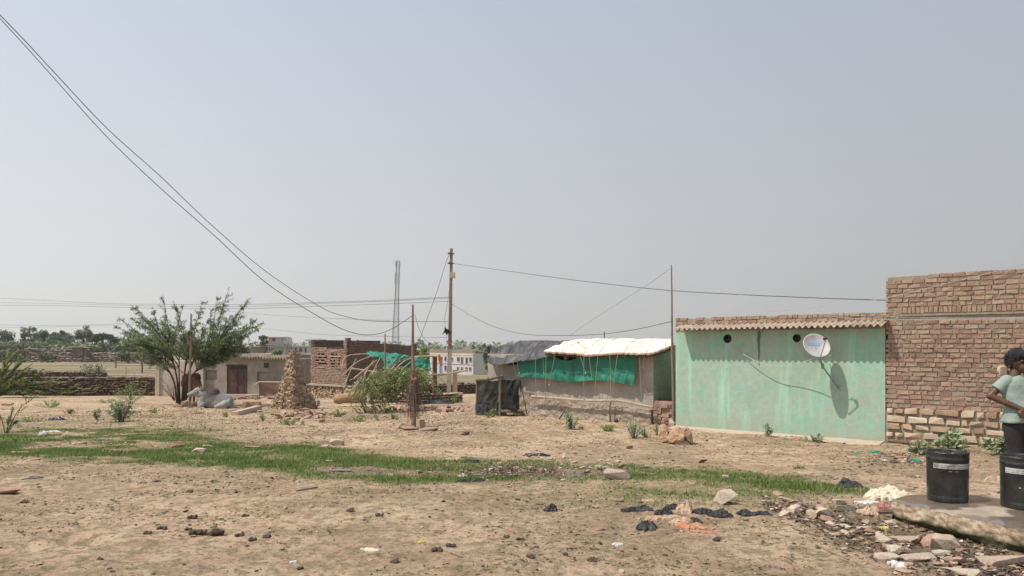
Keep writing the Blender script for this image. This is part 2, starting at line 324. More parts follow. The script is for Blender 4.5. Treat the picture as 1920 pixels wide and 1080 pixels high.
def ground_mat(m):
    t = m.node_tree; nd = t.nodes; b = nd['Principled BSDF']; b.inputs['Roughness'].default_value = .95; b.inputs['Specular IOR Level'].default_value = .15
    tc = nd.new('ShaderNodeTexCoord')
    def noise(s, d=6, r=.6, st=None):
        n = nd.new('ShaderNodeTexNoise'); n.inputs['Scale'].default_value = s; n.inputs['Detail'].default_value = d; n.inputs['Roughness'].default_value = r
        if st:
            mp = nd.new('ShaderNodeMapping'); mp.inputs['Scale'].default_value = st; t.links.new(tc.outputs['Object'], mp.inputs[0]); t.links.new(mp.outputs[0], n.inputs[0])
        else: t.links.new(tc.outputs['Object'], n.inputs[0])
        return n.outputs['Fac']
    def ramp(src, stops):
        r = nd.new('ShaderNodeValToRGB'); e = r.color_ramp.elements
        while len(e) < len(stops): e.new(.5)
        for k, (p, c) in enumerate(stops): e[k].position = p; e[k].color = lin(c) if isinstance(c, tuple) else (c, c, c, 1)
        t.links.new(src, r.inputs[0]); return r.outputs[0]
    def mix(f, a, c, mode='MIX'):
        x = nd.new('ShaderNodeMix'); x.data_type = 'RGBA'; x.blend_type = mode
        for k, s in ((0, f), (6, a), (7, c)):
            if isinstance(s, (int, float)): x.inputs[k].default_value = s
            elif isinstance(s, tuple): x.inputs[k].default_value = lin(s)
            else: t.links.new(s, x.inputs[k])
        return x.outputs[2]
    def math_(op, a, c):
        x = nd.new('ShaderNodeMath'); x.operation = op
        for k, s in ((0, a), (1, c)):
            if isinstance(s, (int, float)): x.inputs[k].default_value = s
            else: t.links.new(s, x.inputs[k])
        return x.outputs[0]
    base = ramp(noise(.55, 8, .62), [(.32, (.31, .213, .137)), (.45, (.48, .338, .218)), (.58, (.64, .465, .31)), (.72, (.52, .37, .245))])
    broad = ramp(noise(.22, 4, .6), [(.46, 0.), (.60, .55)]); base = mix(broad, base, (.33, .235, .15))
    pale = ramp(noise(1.6, 9, .7), [(.5, 0.), (.66, .55)])
    base = mix(pale, base, (.64, .485, .32))
    trod = ramp(noise(2.7, 9, .78), [(.49, 0.), (.59, .5)])
    base = mix(trod, base, (.225, .155, .098))
    thatch = ramp(noise(7, 8, .75), [(.49, 0.), (.57, .7)])
    base = mix(thatch, base, (.20, .165, .085))
    chip = ramp(noise(17, 5, .85), [(.55, 0.), (.59, .85)]); base = mix(chip, base, (.17, .12, .078)); chip2 = ramp(noise(13, 5, .85), [(.60, 0.), (.64, .7)]); base = mix(chip2, base, (.60, .49, .37))
    crumb = ramp(noise(38, 6, .8), [(.56, 0.), (.66, .75)]); base = mix(crumb, base, (.15, .105, .07))
    crumb2 = ramp(noise(75, 4, .8), [(.58, 0.), (.66, .6)]); base = mix(crumb2, base, (.55, .44, .33))
    att = nd.new('ShaderNodeAttribute'); att.attribute_name = 'mask'; sp = nd.new('ShaderNodeSeparateColor'); t.links.new(att.outputs['Color'], sp.inputs[0])
    gcol = ramp(noise(3, 7, .7), [(.35, (.075, .10, .03)), (.55, (.13, .15, .05)), (.7, (.22, .20, .09))])
    gf = math_('MULTIPLY', sp.outputs[0], .9); base = mix(gf, base, gcol)
    mud = ramp(noise(6, 8, .75), [(.35, (.055, .04, .028)), (.5, (.13, .092, .062)), (.68, (.27, .19, .13))])
    base = mix(math_('MULTIPLY', sp.outputs[1], .95), base, mud)
    fld = ramp(noise(.05, 8, .7, (1, 4, 1)), [(.35, (.15, .135, .07)), (.5, (.24, .20, .115)), (.65, (.31, .26, .165))])
    wv = ramp(noise(.22, 6, .6, (.25, 2.2, 1)), [(.45, 1.), (.62, .68)]); fld = mix(1., fld, wv, 'MULTIPLY')
    base = mix(sp.outputs[2], base, fld)
    t.links.new(base, b.inputs['Base Color'])
    h = math_('ADD', math_('MULTIPLY', noise(9, 8, .75), 1.0), math_('MULTIPLY', noise(45, 6, .8), .35))
    bp = nd.new('ShaderNodeBump'); bp.inputs['Strength'].default_value = .95; bp.inputs['Distance'].default_value = .06
    t.links.new(h, bp.inputs['Height']); t.links.new(bp.outputs[0], b.inputs['Normal'])
ground_mat(gm)
me = ground_mesh(); me.materials.append(gm); ground = bpy.data.objects.new('ground', me); COL.objects.link(ground); tag(ground, kind='structure')
_zi = {}
def gsurf(x, y):
    i = min(max(int(np.searchsorted(xs, x))-1, 0), nx-2); j = min(max(int(np.searchsorted(ys, y))-1, 0), ny-2)
    a = (x-xs[i])/(xs[i+1]-xs[i]); c = (y-ys[j])/(ys[j+1]-ys[j])
    return float((Z[j, i]*(1-a)+Z[j, i+1]*a)*(1-c)+(Z[j+1, i]*(1-a)+Z[j+1, i+1]*a)*c)
def GS(px, py):
    g = G(px, py); return V((g.x, g.y, gsurf(g.x, g.y)))
def stuff_mesh(name, verts, faces, mats, mi=None):
    me = bpy.data.meshes.new(name); me.from_pydata(verts, [], faces)
    for m in mats: me.materials.append(m)
    if mi is not None: me.polygons.foreach_set('material_index', mi)
    me.update(); o = bpy.data.objects.new(name, me); COL.objects.link(o); tag(o, kind='stuff'); return o
def gsurf_np(x, y):
    i = np.clip(np.searchsorted(xs, x)-1, 0, nx-2); j = np.clip(np.searchsorted(ys, y)-1, 0, ny-2)
    a = (x-xs[i])/(xs[i+1]-xs[i]); c = (y-ys[j])/(ys[j+1]-ys[j])
    return (Z[j, i]*(1-a)+Z[j, i+1]*a)*(1-c)+(Z[j+1, i]*(1-a)+Z[j+1, i+1]*a)*c
def grass():
    n = 560000; x = rng.uniform(-12, 7, n); y = rng.uniform(6.5, 19, n); g, d, dr, px, py = masks(x, y)
    cl = fbm(x*4, y*4, 3, 31); keep = (rng.random(n) < np.clip(g, 0, 1)**1.3*(.1+1.5*cl)) & (px > -150) & (px < 2050)
    x, y, g = x[keep], y[keep], g[keep]; k = len(x); z = gsurf_np(x, y)-.004
    h = rng.uniform(.02, .06, k)*(.35+.75*g)*(.6+.8*fbm(x*2, y*2, 2, 8)); an = rng.uniform(0, 6.28, k); wd = rng.uniform(.004, .009, k); ln = rng.uniform(0, .05, k); la = rng.uniform(0, 6.28, k)
    a = np.stack([x-np.cos(an)*wd, y-np.sin(an)*wd, z], -1); b = np.stack([x+np.cos(an)*wd, y+np.sin(an)*wd, z], -1)
    c = np.stack([x+np.cos(la)*ln, y+np.sin(la)*ln, z+h], -1)
    vs = np.stack([a, b, c], 1).reshape(-1, 3); f = np.arange(3*k).reshape(-1, 3)
    mi = (rng.random(k) > (.25+.75*np.clip(g*1.2, 0, 1))).astype(int)
    return stuff_mesh('grass', vs.tolist(), f.tolist(), [mt['grass'], mt['drygrass']], mi.tolist())
tag(grass(), 'low green grass along the wet drain crossing the yard', 'grass')
def drytufts():
    n = 52000; x = rng.uniform(-14, 8, n); y = rng.uniform(4.6, 26, n); g, d, dr, px, py = masks(x, y)
    cl = fbm(x*.9, y*.9, 4, 77); keep = (rng.random(n) < ss(.50, .66, cl)) & (px > -100) & (px < 2000) & (g < .5)
    x, y = x[keep], y[keep]; k = len(x); m = 3
    x = np.repeat(x, m)+rng.normal(0, .02, k*m); y = np.repeat(y, m)+rng.normal(0, .02, k*m); k *= m; z = gsurf_np(x, y)-.003
    h = rng.uniform(.008, .03, k); an = rng.uniform(0, 6.28, k); wd = rng.uniform(.002, .005, k); ln = rng.uniform(.01, .05, k); la = rng.uniform(0, 6.28, k)
    vs = np.stack([np.stack([x-np.cos(an)*wd, y-np.sin(an)*wd, z], -1), np.stack([x+np.cos(an)*wd, y+np.sin(an)*wd, z], -1), np.stack([x+np.cos(la)*ln, y+np.sin(la)*ln, z+h], -1)], 1).reshape(-1, 3)
    return stuff_mesh('dry_grass', vs.tolist(), np.arange(3*k).reshape(-1, 3).tolist(), [mt['drygrass']])
tag(drytufts(), 'thin dry grass scattered over the bare earth', 'dry grass')
def flecks():
    n = 120000; x = rng.uniform(-18, 10, n); y = 4.4+24*rng.random(n)**1.25; g, d, dr, px, py = masks(x, y)
    cl = fbm(x*1.7, y*1.7, 5, 61); keep = (rng.random(n) < .05+1.1*ss(.48, .62, cl)) & (px > -60) & (px < 1990) & (g < .6)
    x, y = x[keep], y[keep]; k = len(x); z = gsurf_np(x, y)+.003; l = rng.uniform(.004, .02, k)*(1+y*.02); wd = l*rng.uniform(.15, .5, k); a = rng.uniform(0, 6.28, k); ca, sa = np.cos(a), np.sin(a); hh = rng.uniform(.0, .010, k)
    def c(u, v, dz): return np.stack([x+u*l*ca-v*wd*sa, y+u*l*sa+v*wd*ca, z+dz], -1)
    vs = np.stack([c(-1, -.6, 0*hh), c(1, -1, 0*hh), c(.8, 1, hh), c(-.9, .8, hh)], 1).reshape(-1, 3); r = rng.random(k); mi = np.where(r < .45, 0, np.where(r < .75, 1, 2))
    return stuff_mesh('dry_flecks', vs.tolist(), np.arange(4*k).reshape(-1, 4).tolist(), [mt['dung'], mt['drygrass'], mt['rubble']], mi.tolist())
tag(flecks(), 'dry stalks, dung crumbs and leaf bits strewn over the bare earth', 'dry bits')
def pebbles():
    base = []
    bmq = MB(); random.seed(9)
    for s in range(10):
        b = MB(); b.rock((0, 0, 0), (1, .8, .55), n=8); base.append((np.array(b.v), b.f))
    n = 42000; x = rng.uniform(-16, 10, n); y = 4.6+27*rng.random(n)**1.35; g, d, dr, px, py = masks(x, y)
    dens = .07+.5*ss(742, 752, py)*(1-ss(790, 815, py))+.5*ss(.5, .65, fbm(x*.8, y*.8, 4, 41))+d*.9; keep = (rng.random(n) < dens) & (px > -60) & (px < 1990)
    x, y, d = x[keep], y[keep], d[keep]; z = gsurf_np(x, y); vs = []; fs = []; mi = []; c0 = 0
    for i in range(len(x)):
        bv, bf = base[i % 10]; s = .010+.045*rng.random()**4*(1+.8*d[i]) + .0009*y[i]; a = rng.uniform(0, 6.28); ca, sa = math.cos(a), math.sin(a)
        q = bv*s; vv = np.stack([x[i]+q[:, 0]*ca-q[:, 1]*sa, y[i]+q[:, 0]*sa+q[:, 1]*ca, z[i]+q[:, 2]+s*.12], -1)
        vs.extend(vv.tolist()); fs.extend([[c0+k for k in f] for f in bf]); r = rng.random(); mi.extend([0 if r < .45 else 1 if r < .8 else 2]*len(bf)); c0 += len(bv)
    return stuff_mesh('pebbles', vs, fs, [mt['rubble'], mt['dung'], mt['palestone']], mi)
tag(pebbles(), 'small pebbles and earth clods scattered over the yard', 'pebbles')
# shallow water in the drain
wm = bpy.data.materials.new('murky_water'); wm.use_nodes = True; b_ = wm.node_tree.nodes['Principled BSDF']
b_.inputs['Base Color'].default_value = (.10, .085, .06, 1); b_.inputs['Roughness'].default_value = .12; b_.inputs['Specular IOR Level'].default_value = .6
def puddle(px, py, wx, wy, dz):
    c = GS(px, py); vs = []; n = 40
    for i in range(n):
        a = 2*math.pi*i/n; r = 1+.35*(N.noise(V((math.cos(a)*1.5+px, math.sin(a)*1.5, py)))); vs.append((c.x+wx*r*math.cos(a), c.y+wy*r*math.sin(a), c.z+dz))
    m = MB(); m.add(vs, [tuple(range(n))]); tag(m.build('drain_water', wm), kind='structure')
puddle(1062, 887, .34, .15, .004); puddle(655, 883, .26, .07, .002); puddle(930, 891, .3, .05, .002)
puddle(1620, 955, .26, .2, .008); puddle(1800, 1030, .35, .16, .012); puddle(1655, 975, .16, .12, .01)
# furrows and low bunds across the far field
for yb, x0, x1 in [(70, -60, -31), (82, -70, -34), (100, -80, -40), (125, -95, -48)]:
    m = MB(); pts = [V((x0+(x1-x0)*i/24, yb+N.noise(V((i*.3, yb, 0)))*1.5, gz(x0+(x1-x0)*i/24, yb)+.02)) for i in range(25)]
    m.tube(pts, .09, 6); tag(m.build('field_bund', mt['mud']), kind='structure')
# ---------------------------------------------------------------- masonry builders
def brickwall(m, fr, u0, u1, z0, ztop, course=.087, L=.205, mort=.019, proud=.014, jit=.006, mi=0, skip=None, dep=.09, gapchance=.0):
    z = z0; r = 0
    while True:
        if z+course*.6 > max(ztop(u0), ztop((u0+u1)/2), ztop(u1)): break
        u = u0-(L/2 if r % 2 else 0)*random.uniform(.6, 1.2)
        while u < u1:
            ln = L*random.choice([1, 1, 1, .9, .5, .52, .55])*random.uniform(.93, 1.06); a = max(u, u0); b = min(u+ln-mort, u1)
            uc = (a+b)/2
            if b-a > .03 and z+course*.75 < ztop(uc) and not (skip and skip(uc, z+course/2)) and random.random() > gapchance:
                pr = proud+random.uniform(-.006, .008)
                m.box(fr.p(uc, z+(course-mort)/2+random.uniform(-.003, .003), pr-dep/2), (b-a, dep, (course-mort)*random.uniform(.9, 1.03)), fr.R(), mi, jit)
            u += ln
        z += course; r += 1
def core(m, fr, u0, u1, z0, ztop, thick, mi=1, n=12, d0=0):
    us = [u0+(u1-u0)*i/n for i in range(n+1)]; vs = []
    for u in us: vs += [fr.p(u, z0, d0), fr.p(u, ztop(u), d0), fr.p(u, ztop(u), d0-thick), fr.p(u, z0, d0-thick)]
    fs = []
    for i in range(n):
        a = i*4; b = a+4
        fs += [(a, b, b+1, a+1), (a+1, b+1, b+2, a+2), (a+2, b+2, b+3, a+3), (a+3, b+3, b, a)]
    fs += [(0, 1, 2, 3), (n*4+3, n*4+2, n*4+1, n*4)]
    m.add(vs, fs, mi)
def stonewall(m, fr, u0, u1, z0, ztop, h=(.12, .22), w=(.15, .45), proud=.03, mi=0, dep=.2, jit=.02, gap=.015, n=14):
    z = z0
    while z < max(ztop(u0), ztop(u1), ztop((u0+u1)/2)):
        ch = random.uniform(*h); u = u0
        while u < u1:
            ln = random.uniform(*w); b = min(u+ln, u1); uc = (u+b)/2
            if b-u > .05 and z+ch*.7 < ztop(uc)+ch*.4:
                hh = ch*random.uniform(.8, 1.05); c = fr.p(uc, z+hh/2, proud-dep/2+random.uniform(-.02, .02)); R = fr.R(); pts = []
                for sx in (-1, 1):
                    for sy in (-1, 1):
                        for sz in (-1, 1):
                            q = V((sx*(b-u-gap)/2, sy*dep/2, sz*(hh-gap)/2))
                            for _ in range(2): pts.append(c+R@(q+V((random.uniform(-1, .2)*jit*sx*1.5, random.uniform(-1, 1)*jit, random.uniform(-1, .2)*jit*sz*1.5))))
                m.hull(pts, mi)
            u += ln
        z += ch
def grid_holes(m, fr, U, Zr, holes, mi=0, depth=.2, dmi=None, d0=0):
    """flat wall face with recesses; holes = (u0,u1,z0,z1) or ('c',cu,cz,r)"""
    us = {U[0], U[1]}; zs = {Zr[0], Zr[1]}; cells = []
    for h in holes:
        if h[0] == 'c': h2 = (h[1]-h[3]*1.3, h[1]+h[3]*1.3, h[2]-h[3]*1.3, h[2]+h[3]*1.3)
        else: h2 = h
        us |= {h2[0], h2[1]}; zs |= {h2[2], h2[3]}; cells.append((h2, h))
    us = sorted(us); zs = sorted(zs); dmi = mi if dmi is None else dmi
    for a, b in zip(us, us[1:]):
        for c, d in zip(zs, zs[1:]):
            uc, zc = (a+b)/2, (c+d)/2; hit = [x for x in cells if x[0][0] <= uc <= x[0][1] and x[0][2] <= zc <= x[0][3]]
            if not hit: m.quad(fr.p(a, c, d0), fr.p(b, c, d0), fr.p(b, d, d0), fr.p(a, d, d0), mi)
    for h2, h in cells:
        a, b, c, d = h2
        if h[0] == 'c':
            n = 24; cu, cz, r = h[1:]; ci, ro = [], []
            for i in range(n):
                t = 2*math.pi*(i+.5)/n; x, z = math.cos(t), math.sin(t); k = min(abs(r*1.3/x), abs(r*1.3/z)); ci.append((cu+r*x, cz+r*z)); ro.append((cu+k*x, cz+k*z))
            for i in range(n):
                j = (i+1) % n; P0, P1, Q0, Q1 = ci[i], ci[j], ro[i], ro[j]
                vs = [fr.p(P0[0], P0[1], d0), fr.p(Q0[0], Q0[1], d0)]
                if abs(abs(Q0[0]-cu)-abs(Q1[0]-cu)) > 1e-6 and abs(abs(Q0[1]-cz)-abs(Q1[1]-cz)) > 1e-6:
                    vs.append(fr.p(cu+r*1.3*(1 if Q0[0] > cu else -1), cz+r*1.3*(1 if Q0[1] > cz else -1), d0))
                vs += [fr.p(Q1[0], Q1[1], d0), fr.p(P1[0], P1[1], d0)]; m.add(vs, [tuple(range(len(vs)))], mi)
                m.quad(fr.p(P0[0], P0[1], d0), fr.p(P1[0], P1[1], d0), fr.p(P1[0], P1[1], d0-depth), fr.p(P0[0], P0[1], d0-depth), dmi)
            m.add([fr.p(x, z, d0-depth) for x, z in ci], [tuple(range(n))], dmi)
        else:
            e = d0-depth
            m.quad(fr.p(a, c, d0), fr.p(b, c, d0), fr.p(b, c, e), fr.p(a, c, e), mi); m.quad(fr.p(a, d, d0), fr.p(b, d, d0), fr.p(b, d, e), fr.p(a, d, e), mi)
            m.quad(fr.p(a, c, d0), fr.p(a, d, d0), fr.p(a, d, e), fr.p(a, c, e), mi); m.quad(fr.p(b, c, d0), fr.p(b, d, d0), fr.p(b, d, e), fr.p(b, c, e), mi)
            m.quad(fr.p(a, c, e), fr.p(b, c, e), fr.p(b, d, e), fr.p(a, d, e), dmi)
def sheet_grid(m, f, nu, nv, mi=0, thick=0):
    vs = [f(i/nu, j/nv) for j in range(nv+1) for i in range(nu+1)]
    fs = [(j*(nu+1)+i, j*(nu+1)+i+1, (j+1)*(nu+1)+i+1, (j+1)*(nu+1)+i) for j in range(nv) for i in range(nu)]; return m.add(vs, fs, mi)
def nz(x, y=0, z=0, s=1): return N.noise(V((x*s, y*s, z*s)))
# ---------------------------------------------------------------- green house
random.seed(11)
gA = V((3.77+.0, 17.2, 0)); gB = V((7.15, 14.3, 0)); FG = Fr(gA, gB)
gzb = CAMZ-1.90
gm2 = M('faded_green_paint', [(.35, .355, .28), (.27, .42, .32), (.34, .42, .33), (.26, .455, .345), (.33, .39, .31)], 1.7, detail=9, bump=.3, bscale=9, fine=.08, nrough=.65, stretch=(1.3, 1.3, .8))
def streaks(m):
    t = m.node_tree; nd = t.nodes; b = nd['Principled BSDF']; old = b.inputs['Base Color'].links[0].from_socket
    tc = nd.new('ShaderNodeTexCoord'); mp = nd.new('ShaderNodeMapping'); mp.inputs['Scale'].default_value = (3.2, 3.2, .35); n = nd.new('ShaderNodeTexNoise'); n.inputs['Scale'].default_value = 1.6; n.inputs['Detail'].default_value = 8
    r = nd.new('ShaderNodeValToRGB'); r.color_ramp.elements[0].position = .55; r.color_ramp.elements[1].position = .72; r.color_ramp.elements[0].color = (0, 0, 0, 1); r.color_ramp.elements[1].color = (.75, .75, .75, 1)
    x = nd.new('ShaderNodeMix'); x.data_type = 'RGBA'; x.inputs[7].default_value = (.36, .62, .48, 1)
    t.links.new(tc.outputs['Object'], mp.inputs[0]); t.links.new(mp.outputs[0], n.inputs[0]); t.links.new(n.outputs['Fac'], r.inputs[0]); t.links.new(r.outputs[0], x.inputs[0]); t.links.new(old, x.inputs[6])
    # grime at the foot (wear of the paint)
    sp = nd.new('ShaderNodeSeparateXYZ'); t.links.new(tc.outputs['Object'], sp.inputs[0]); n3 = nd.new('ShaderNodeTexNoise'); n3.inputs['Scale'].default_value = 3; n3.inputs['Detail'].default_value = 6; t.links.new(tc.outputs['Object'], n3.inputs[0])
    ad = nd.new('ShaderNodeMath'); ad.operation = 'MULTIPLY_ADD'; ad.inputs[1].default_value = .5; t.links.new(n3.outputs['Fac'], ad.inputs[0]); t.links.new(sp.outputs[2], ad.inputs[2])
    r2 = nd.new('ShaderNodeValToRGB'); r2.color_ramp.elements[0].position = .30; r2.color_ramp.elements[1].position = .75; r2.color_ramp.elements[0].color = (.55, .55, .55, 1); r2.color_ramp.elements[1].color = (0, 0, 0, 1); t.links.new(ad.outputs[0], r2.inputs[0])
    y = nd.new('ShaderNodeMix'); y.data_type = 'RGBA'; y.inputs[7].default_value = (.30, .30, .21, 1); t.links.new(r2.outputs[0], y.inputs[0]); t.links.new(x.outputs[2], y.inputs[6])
    t.links.new(y.outputs[2], b.inputs['Base Color'])
streaks(gm2)
T = thing('green_house', 'low flat-roofed house with faded mint green front wall under corrugated eave', 'house', FG.p(FG.L/2, gzb, 0))
zt = FG.at(1460, 600)[1]
m = MB(); h1 = FG.at(1364, 635); h2 = FG.at(1494, 634)
zw = CAMZ+.52
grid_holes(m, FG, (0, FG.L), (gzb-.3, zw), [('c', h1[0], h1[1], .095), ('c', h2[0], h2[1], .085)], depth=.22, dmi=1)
m.quad(FG.p(0, gzb-.3), FG.p(0, zw), FG.p(0, zw, -3.5), FG.p(0, gzb-.3, -3.5)); m.quad(FG.p(FG.L, gzb-.3), FG.p(FG.L, zw), FG.p(FG.L, zw, -3.5), FG.p(FG.L, gzb-.3, -3.5))
m.quad(FG.p(0, gzb-.3, -3.5), FG.p(FG.L, gzb-.3, -3.5), FG.p(FG.L, zw, -3.5), FG.p(0, zw, -3.5)); m.quad(FG.p(0, zw, 0), FG.p(FG.L, zw, 0), FG.p(FG.L, zw, -3.5), FG.p(0, zw, -3.5))
m.build('wall', [gm2, mt['darkpane']], T)
# the damp crack / pipe chase down the wall
m = MB(); u, z = FG.at(1423, 622); pts = [FG.p(u+nz(i*.7)*.02, z-i*.09, .004) for i in range(9)]; m.tube(pts, [.03, .028, .03, .022, .02, .015, .012, .01, .006], 6); m.build('damp_seam', M('damp_plaster', [(.09, .12, .09), (.16, .19, .15)], 9), T)
# vents: broken fan blades inside the round holes
for hh in (h1, h2):
    m = MB(); c = FG.p(hh[0], hh[1], -.10)
    for k in range(4):
        a = k*1.57+.5; d = FG.u*math.cos(a)+V((0, 0, math.sin(a))); e = FG.u*-math.sin(a)+V((0, 0, math.cos(a)))
        m.add([c+d*.015-e*.01, c+d*.075-e*.03+FG.n*.02, c+d*.075+e*.025, c+d*.015+e*.012], [(0, 1, 2, 3)])
    m.ell(c, (.018, .018, .018)); m.build('vent_fan', mt['darkwood'], T)
# parapet of brick above the sheet
def ptop(u): return FG_pt(u)
t0 = FG.at(1269, 597)[1]; t1 = FG.at(1658, 585)[1]
def FG_pt(u): return t0+(t1-t0)*u/FG.L+.012*nz(u*3, 5)
m = MB(); core(m, FG, .0, FG.L+.1, zw-.1, lambda u: FG_pt(u)-.02, .22, mi=1, d0=-.005); brickwall(m, FG, .0, FG.L+.1, CAMZ+.35, FG_pt, course=.08, gapchance=.02, mort=.014)
random.seed(5)
m.build('parapet', [mt['brick'], mt['mortar']], T)
# corrugated sheet: projects .34 m over the wall
m = MB(); nc = 36; per = 8; amp = .026
e0 = FG.at(1265, 617, .36); e1 = FG.at(1658, 609, .36)
def shf(i, j):
    u = e0[0]+(e1[0]-e0[0])*i; zz = e0[1]+(e1[1]-e0[1])*i; return FG.p(u, zz+amp*math.cos(2*math.pi*nc*i)+.10*j+.004*nz(i*9, j), .36-.40*j)
sheet_grid(m, shf, nc*per, 3); n0 = len(m.v)
sheet_grid(m, lambda i, j: shf(i, j)+V((0, 0, -.009)), nc*per, 3)
w_ = nc*per+1
for i in range(nc*per): m.add([m.v[i], m.v[i+1], m.v[n0+i+1], m.v[n0+i]], [(0, 1, 2, 3)])
m.build('corrugated_sheet', mt['tin'], T)
m = MB()
for k in range(3): m.quad(FG.p(e0[0]+.03+k*2, zw, .0), FG.p(e0[0]+.03+k*2, zw, .0), FG.p(e0[0]+.03+k*2, zw, .0), FG.p(e0[0]+.03+k*2, zw, .0))
# plinth step along the foot
m = MB()
def stp(i, j):
    u = -.1+(FG.L+.05)*i; return FG.p(u, gzb+(.05 if j < 1 else -.2)+.012*nz(u*4, j), .02+.30*min(j*1.0, 1)+.05*nz(u*3, 3)*(j > 0))
sheet_grid(m, lambda i, j: FG.p(-.02+(FG.L+.0)*i, gzb+(.085-.05*j if j < .99 else -.2)+.012*nz(i*20, j*3), .0+.60*j+.07*nz(i*11, 2)*(j > 0)), 60, 8)
m.build('plinth', mt['palestone'], T)
# dish
def frame_z(n):
    z = n.normalized(); x = V((0, 0, 1)).cross(z).normalized(); return Matrix((x, z.cross(x), z)).transposed()
Dt = thing('satellite_dish', 'round grey satellite dish on a bent pipe arm fixed to the green wall', 'satellite dish', FG.p(*FG.at(1572, 728, 0), 0))
dc = FG.p(*FG.at(1531, 648, .46), .46)
dn = (V((.04, -.86, .50))).normalized(); Rd = frame_z(dn); rr = .262
m = MB(); prof = [(rr*k/10, .075*(k/10)**2) for k in range(11)]+[(rr*1.025, .073), (rr*1.025, .062)]+[(rr*k/10, .075*(k/10)**2-.008) for k in range(10, -1, -1)]
dm = M('dish_paint', [(.32, .32, .32), (.42, .41, .40), (.50, .47, .43)], 2.5, bump=.05, rough=.5, fine=.1)
m.lathe(prof, dc-dn*.06, 40, 0, Rd); m.build('reflector', dm, Dt, smooth=True)
m = MB()
def lab(i, j):
    x = -.16+.26*i; y = .03+.065*j; r2 = (x*x+y*y)/rr**2; return dc-dn*.06+Rd@V((x, y, .075*r2+.004))
sheet_grid(m, lab, 14, 4); m.build('label', M('blue_print', [(.12, .28, .52), (.3, .42, .58)], 14, bump=0), Dt)
lnb = dc+dn*.33-Rd.col[1]*.03+Rd.col[0]*.035; bot = dc-Rd.col[1]*.262*1.0
m = MB(); m.tube([bot, bot-Rd.col[1]*.02+dn*.03, lnb-Rd.col[1]*.03], .009); m.build('feed_arm', mt['steel'], Dt)
m = MB(); m.tube([lnb-dn*.0+Rd.col[0]*.02, lnb-dn*.06], .022, 10); m.tube([lnb, lnb+Rd.col[0]*-.045], .014, 8); m.build('feed_horn', mt['darkpane'], Dt)
wp = FG.p(*FG.at(1572, 728, 0), 0); el = FG.p(*FG.at(1543, 688, .27), .27); bk = FG.p(*FG.at(1536, 670, .44), .44)
m = MB(); m.tube([wp, el, bk, dc-dn*.06], [.016, .016, .016, .014], 8); m.tube([el-V((0, 0, .03)), el+V((0, 0, .06))+FG.n*.04], .032, 8); m.build('mast', mt['steel'], Dt)
m = MB(); m.tube([FG.p(*FG.at(1566, 722, 0), 0), FG.p(*FG.at(1556, 683, .25), .25)], .006); m.tube([bk, bk+FG.u*.22+V((0, 0, .03))], .006); m.ell(bk+FG.u*.22+V((0, 0, .03)), (.016,)*3); m.build('brace', mt['steel'], Dt)
m = MB()
for (a, b) in [((-.04, -.05), (.05, .05)), ((-.04, .05), (.05, -.05))]: m.tube([wp+FG.u*a[0]+V((0, 0, a[1])), wp+FG.u*b[0]+V((0, 0, b[1]))], .01)
m.build('wall_bracket', mt['steel'], Dt)
# cables on the wall
def surfwire(fr, pts, r, name, label, mat, d=.02, cat='cable'):
    m = MB(); q = [fr.p(*fr.at(px, py, dd), dd) for px, py, dd in pts]; m.tube(cr(q), r, 5); return tag(m.build(name, mat), label, cat)
surfwire(FG, [(1380, 652, .03), (1400, 668, .09), (1430, 682, .16), (1455, 687, .20), (1483, 685, .24), (1510, 678, .33), (1532, 669, .46)], .007, 'aerial_cable', 'pale slack cable looping from the left round vent to the dish arm', mt['whitewire'])
# ---------------------------------------------------------------- right brick house
random.seed(21)
FB = Fr(FG.p(FG.L+.02, 0, .02), FG.p(FG.L+6.5, 0, .02)+V((.0, .25, 0)))
T = thing('brick_house', 'tall bare red brick house wall on a sandstone plinth at the right edge', 'house', FB.p(3, gzb, 0))
tb0 = FB.at(1666, 519)[1]; tb1 = FB.at(1919, 503)[1]; ub1 = FB.at(1919, 503)[0]
def btop(u): return tb0+(tb1-tb0)*u/ub1
zpl = FB.at(1680, 764)[1]; zgr = FB.at(1800, 589)[1]
m = MB(); core(m, FB, .03, FB.L, zpl-.08, lambda u: btop(u)-.015, .25, mi=1)
brickwall(m, FB, 0, FB.L, zpl, lambda u: zgr-.03, proud=.016, jit=.009)
us = 0.0
while us < FB.L:     # a soldier course over the groove
    wv = random.uniform(.065, .085)
    if us > .15: m.box(FB.p(us+wv/2, zgr+.095, -.025), (wv-.012, .09, .115*random.uniform(.9, 1.05)), FB.R(), 0, .006)
    us += wv
brickwall(m, FB, 0, FB.L, zgr+.165, btop, proud=.016, jit=.009)
brickwall(m, FB, 0, .16, zgr-.03, lambda u: zgr+.17, proud=.014, jit=.004)
m.box(FB.p(FB.L/2+.1, zgr+.005, .008), (FB.L-.2, .04, .035), FB.R(), 1, 0)
m.build('brick_wall', [mt['brick'], mt['mortar']], T)
m = MB(); core(m, FB, .0, FB.L, gzb-.35, lambda u: zpl-.05+.03*nz(u*2), .3, mi=1, n=60, d0=.008); stonewall(m, FB, .0, FB.L, gzb-.22, lambda u: zpl-.06, h=(.085, .17), w=(.12, .42), proud=.045, dep=.14, gap=.03, jit=.02)
m.build('stone_plinth', [mt['stone'], mt['mortar']], T)
m = MB(); m.quad(FB.p(0.03, gzb-.3, -.24), FB.p(.03, btop(0)-.02, -.24), FB.p(.03, btop(0)-.02, -4), FB.p(.03, gzb-.3, -4))
m.quad(FB.p(.03, btop(0)-.5, -.24), FB.p(FB.L, btop(0)-.5, -.24), FB.p(FB.L, btop(0)-.5, -4), FB.p(.03, btop(0)-.5, -4)); m.build('side_wall', mt['mortar'], T)
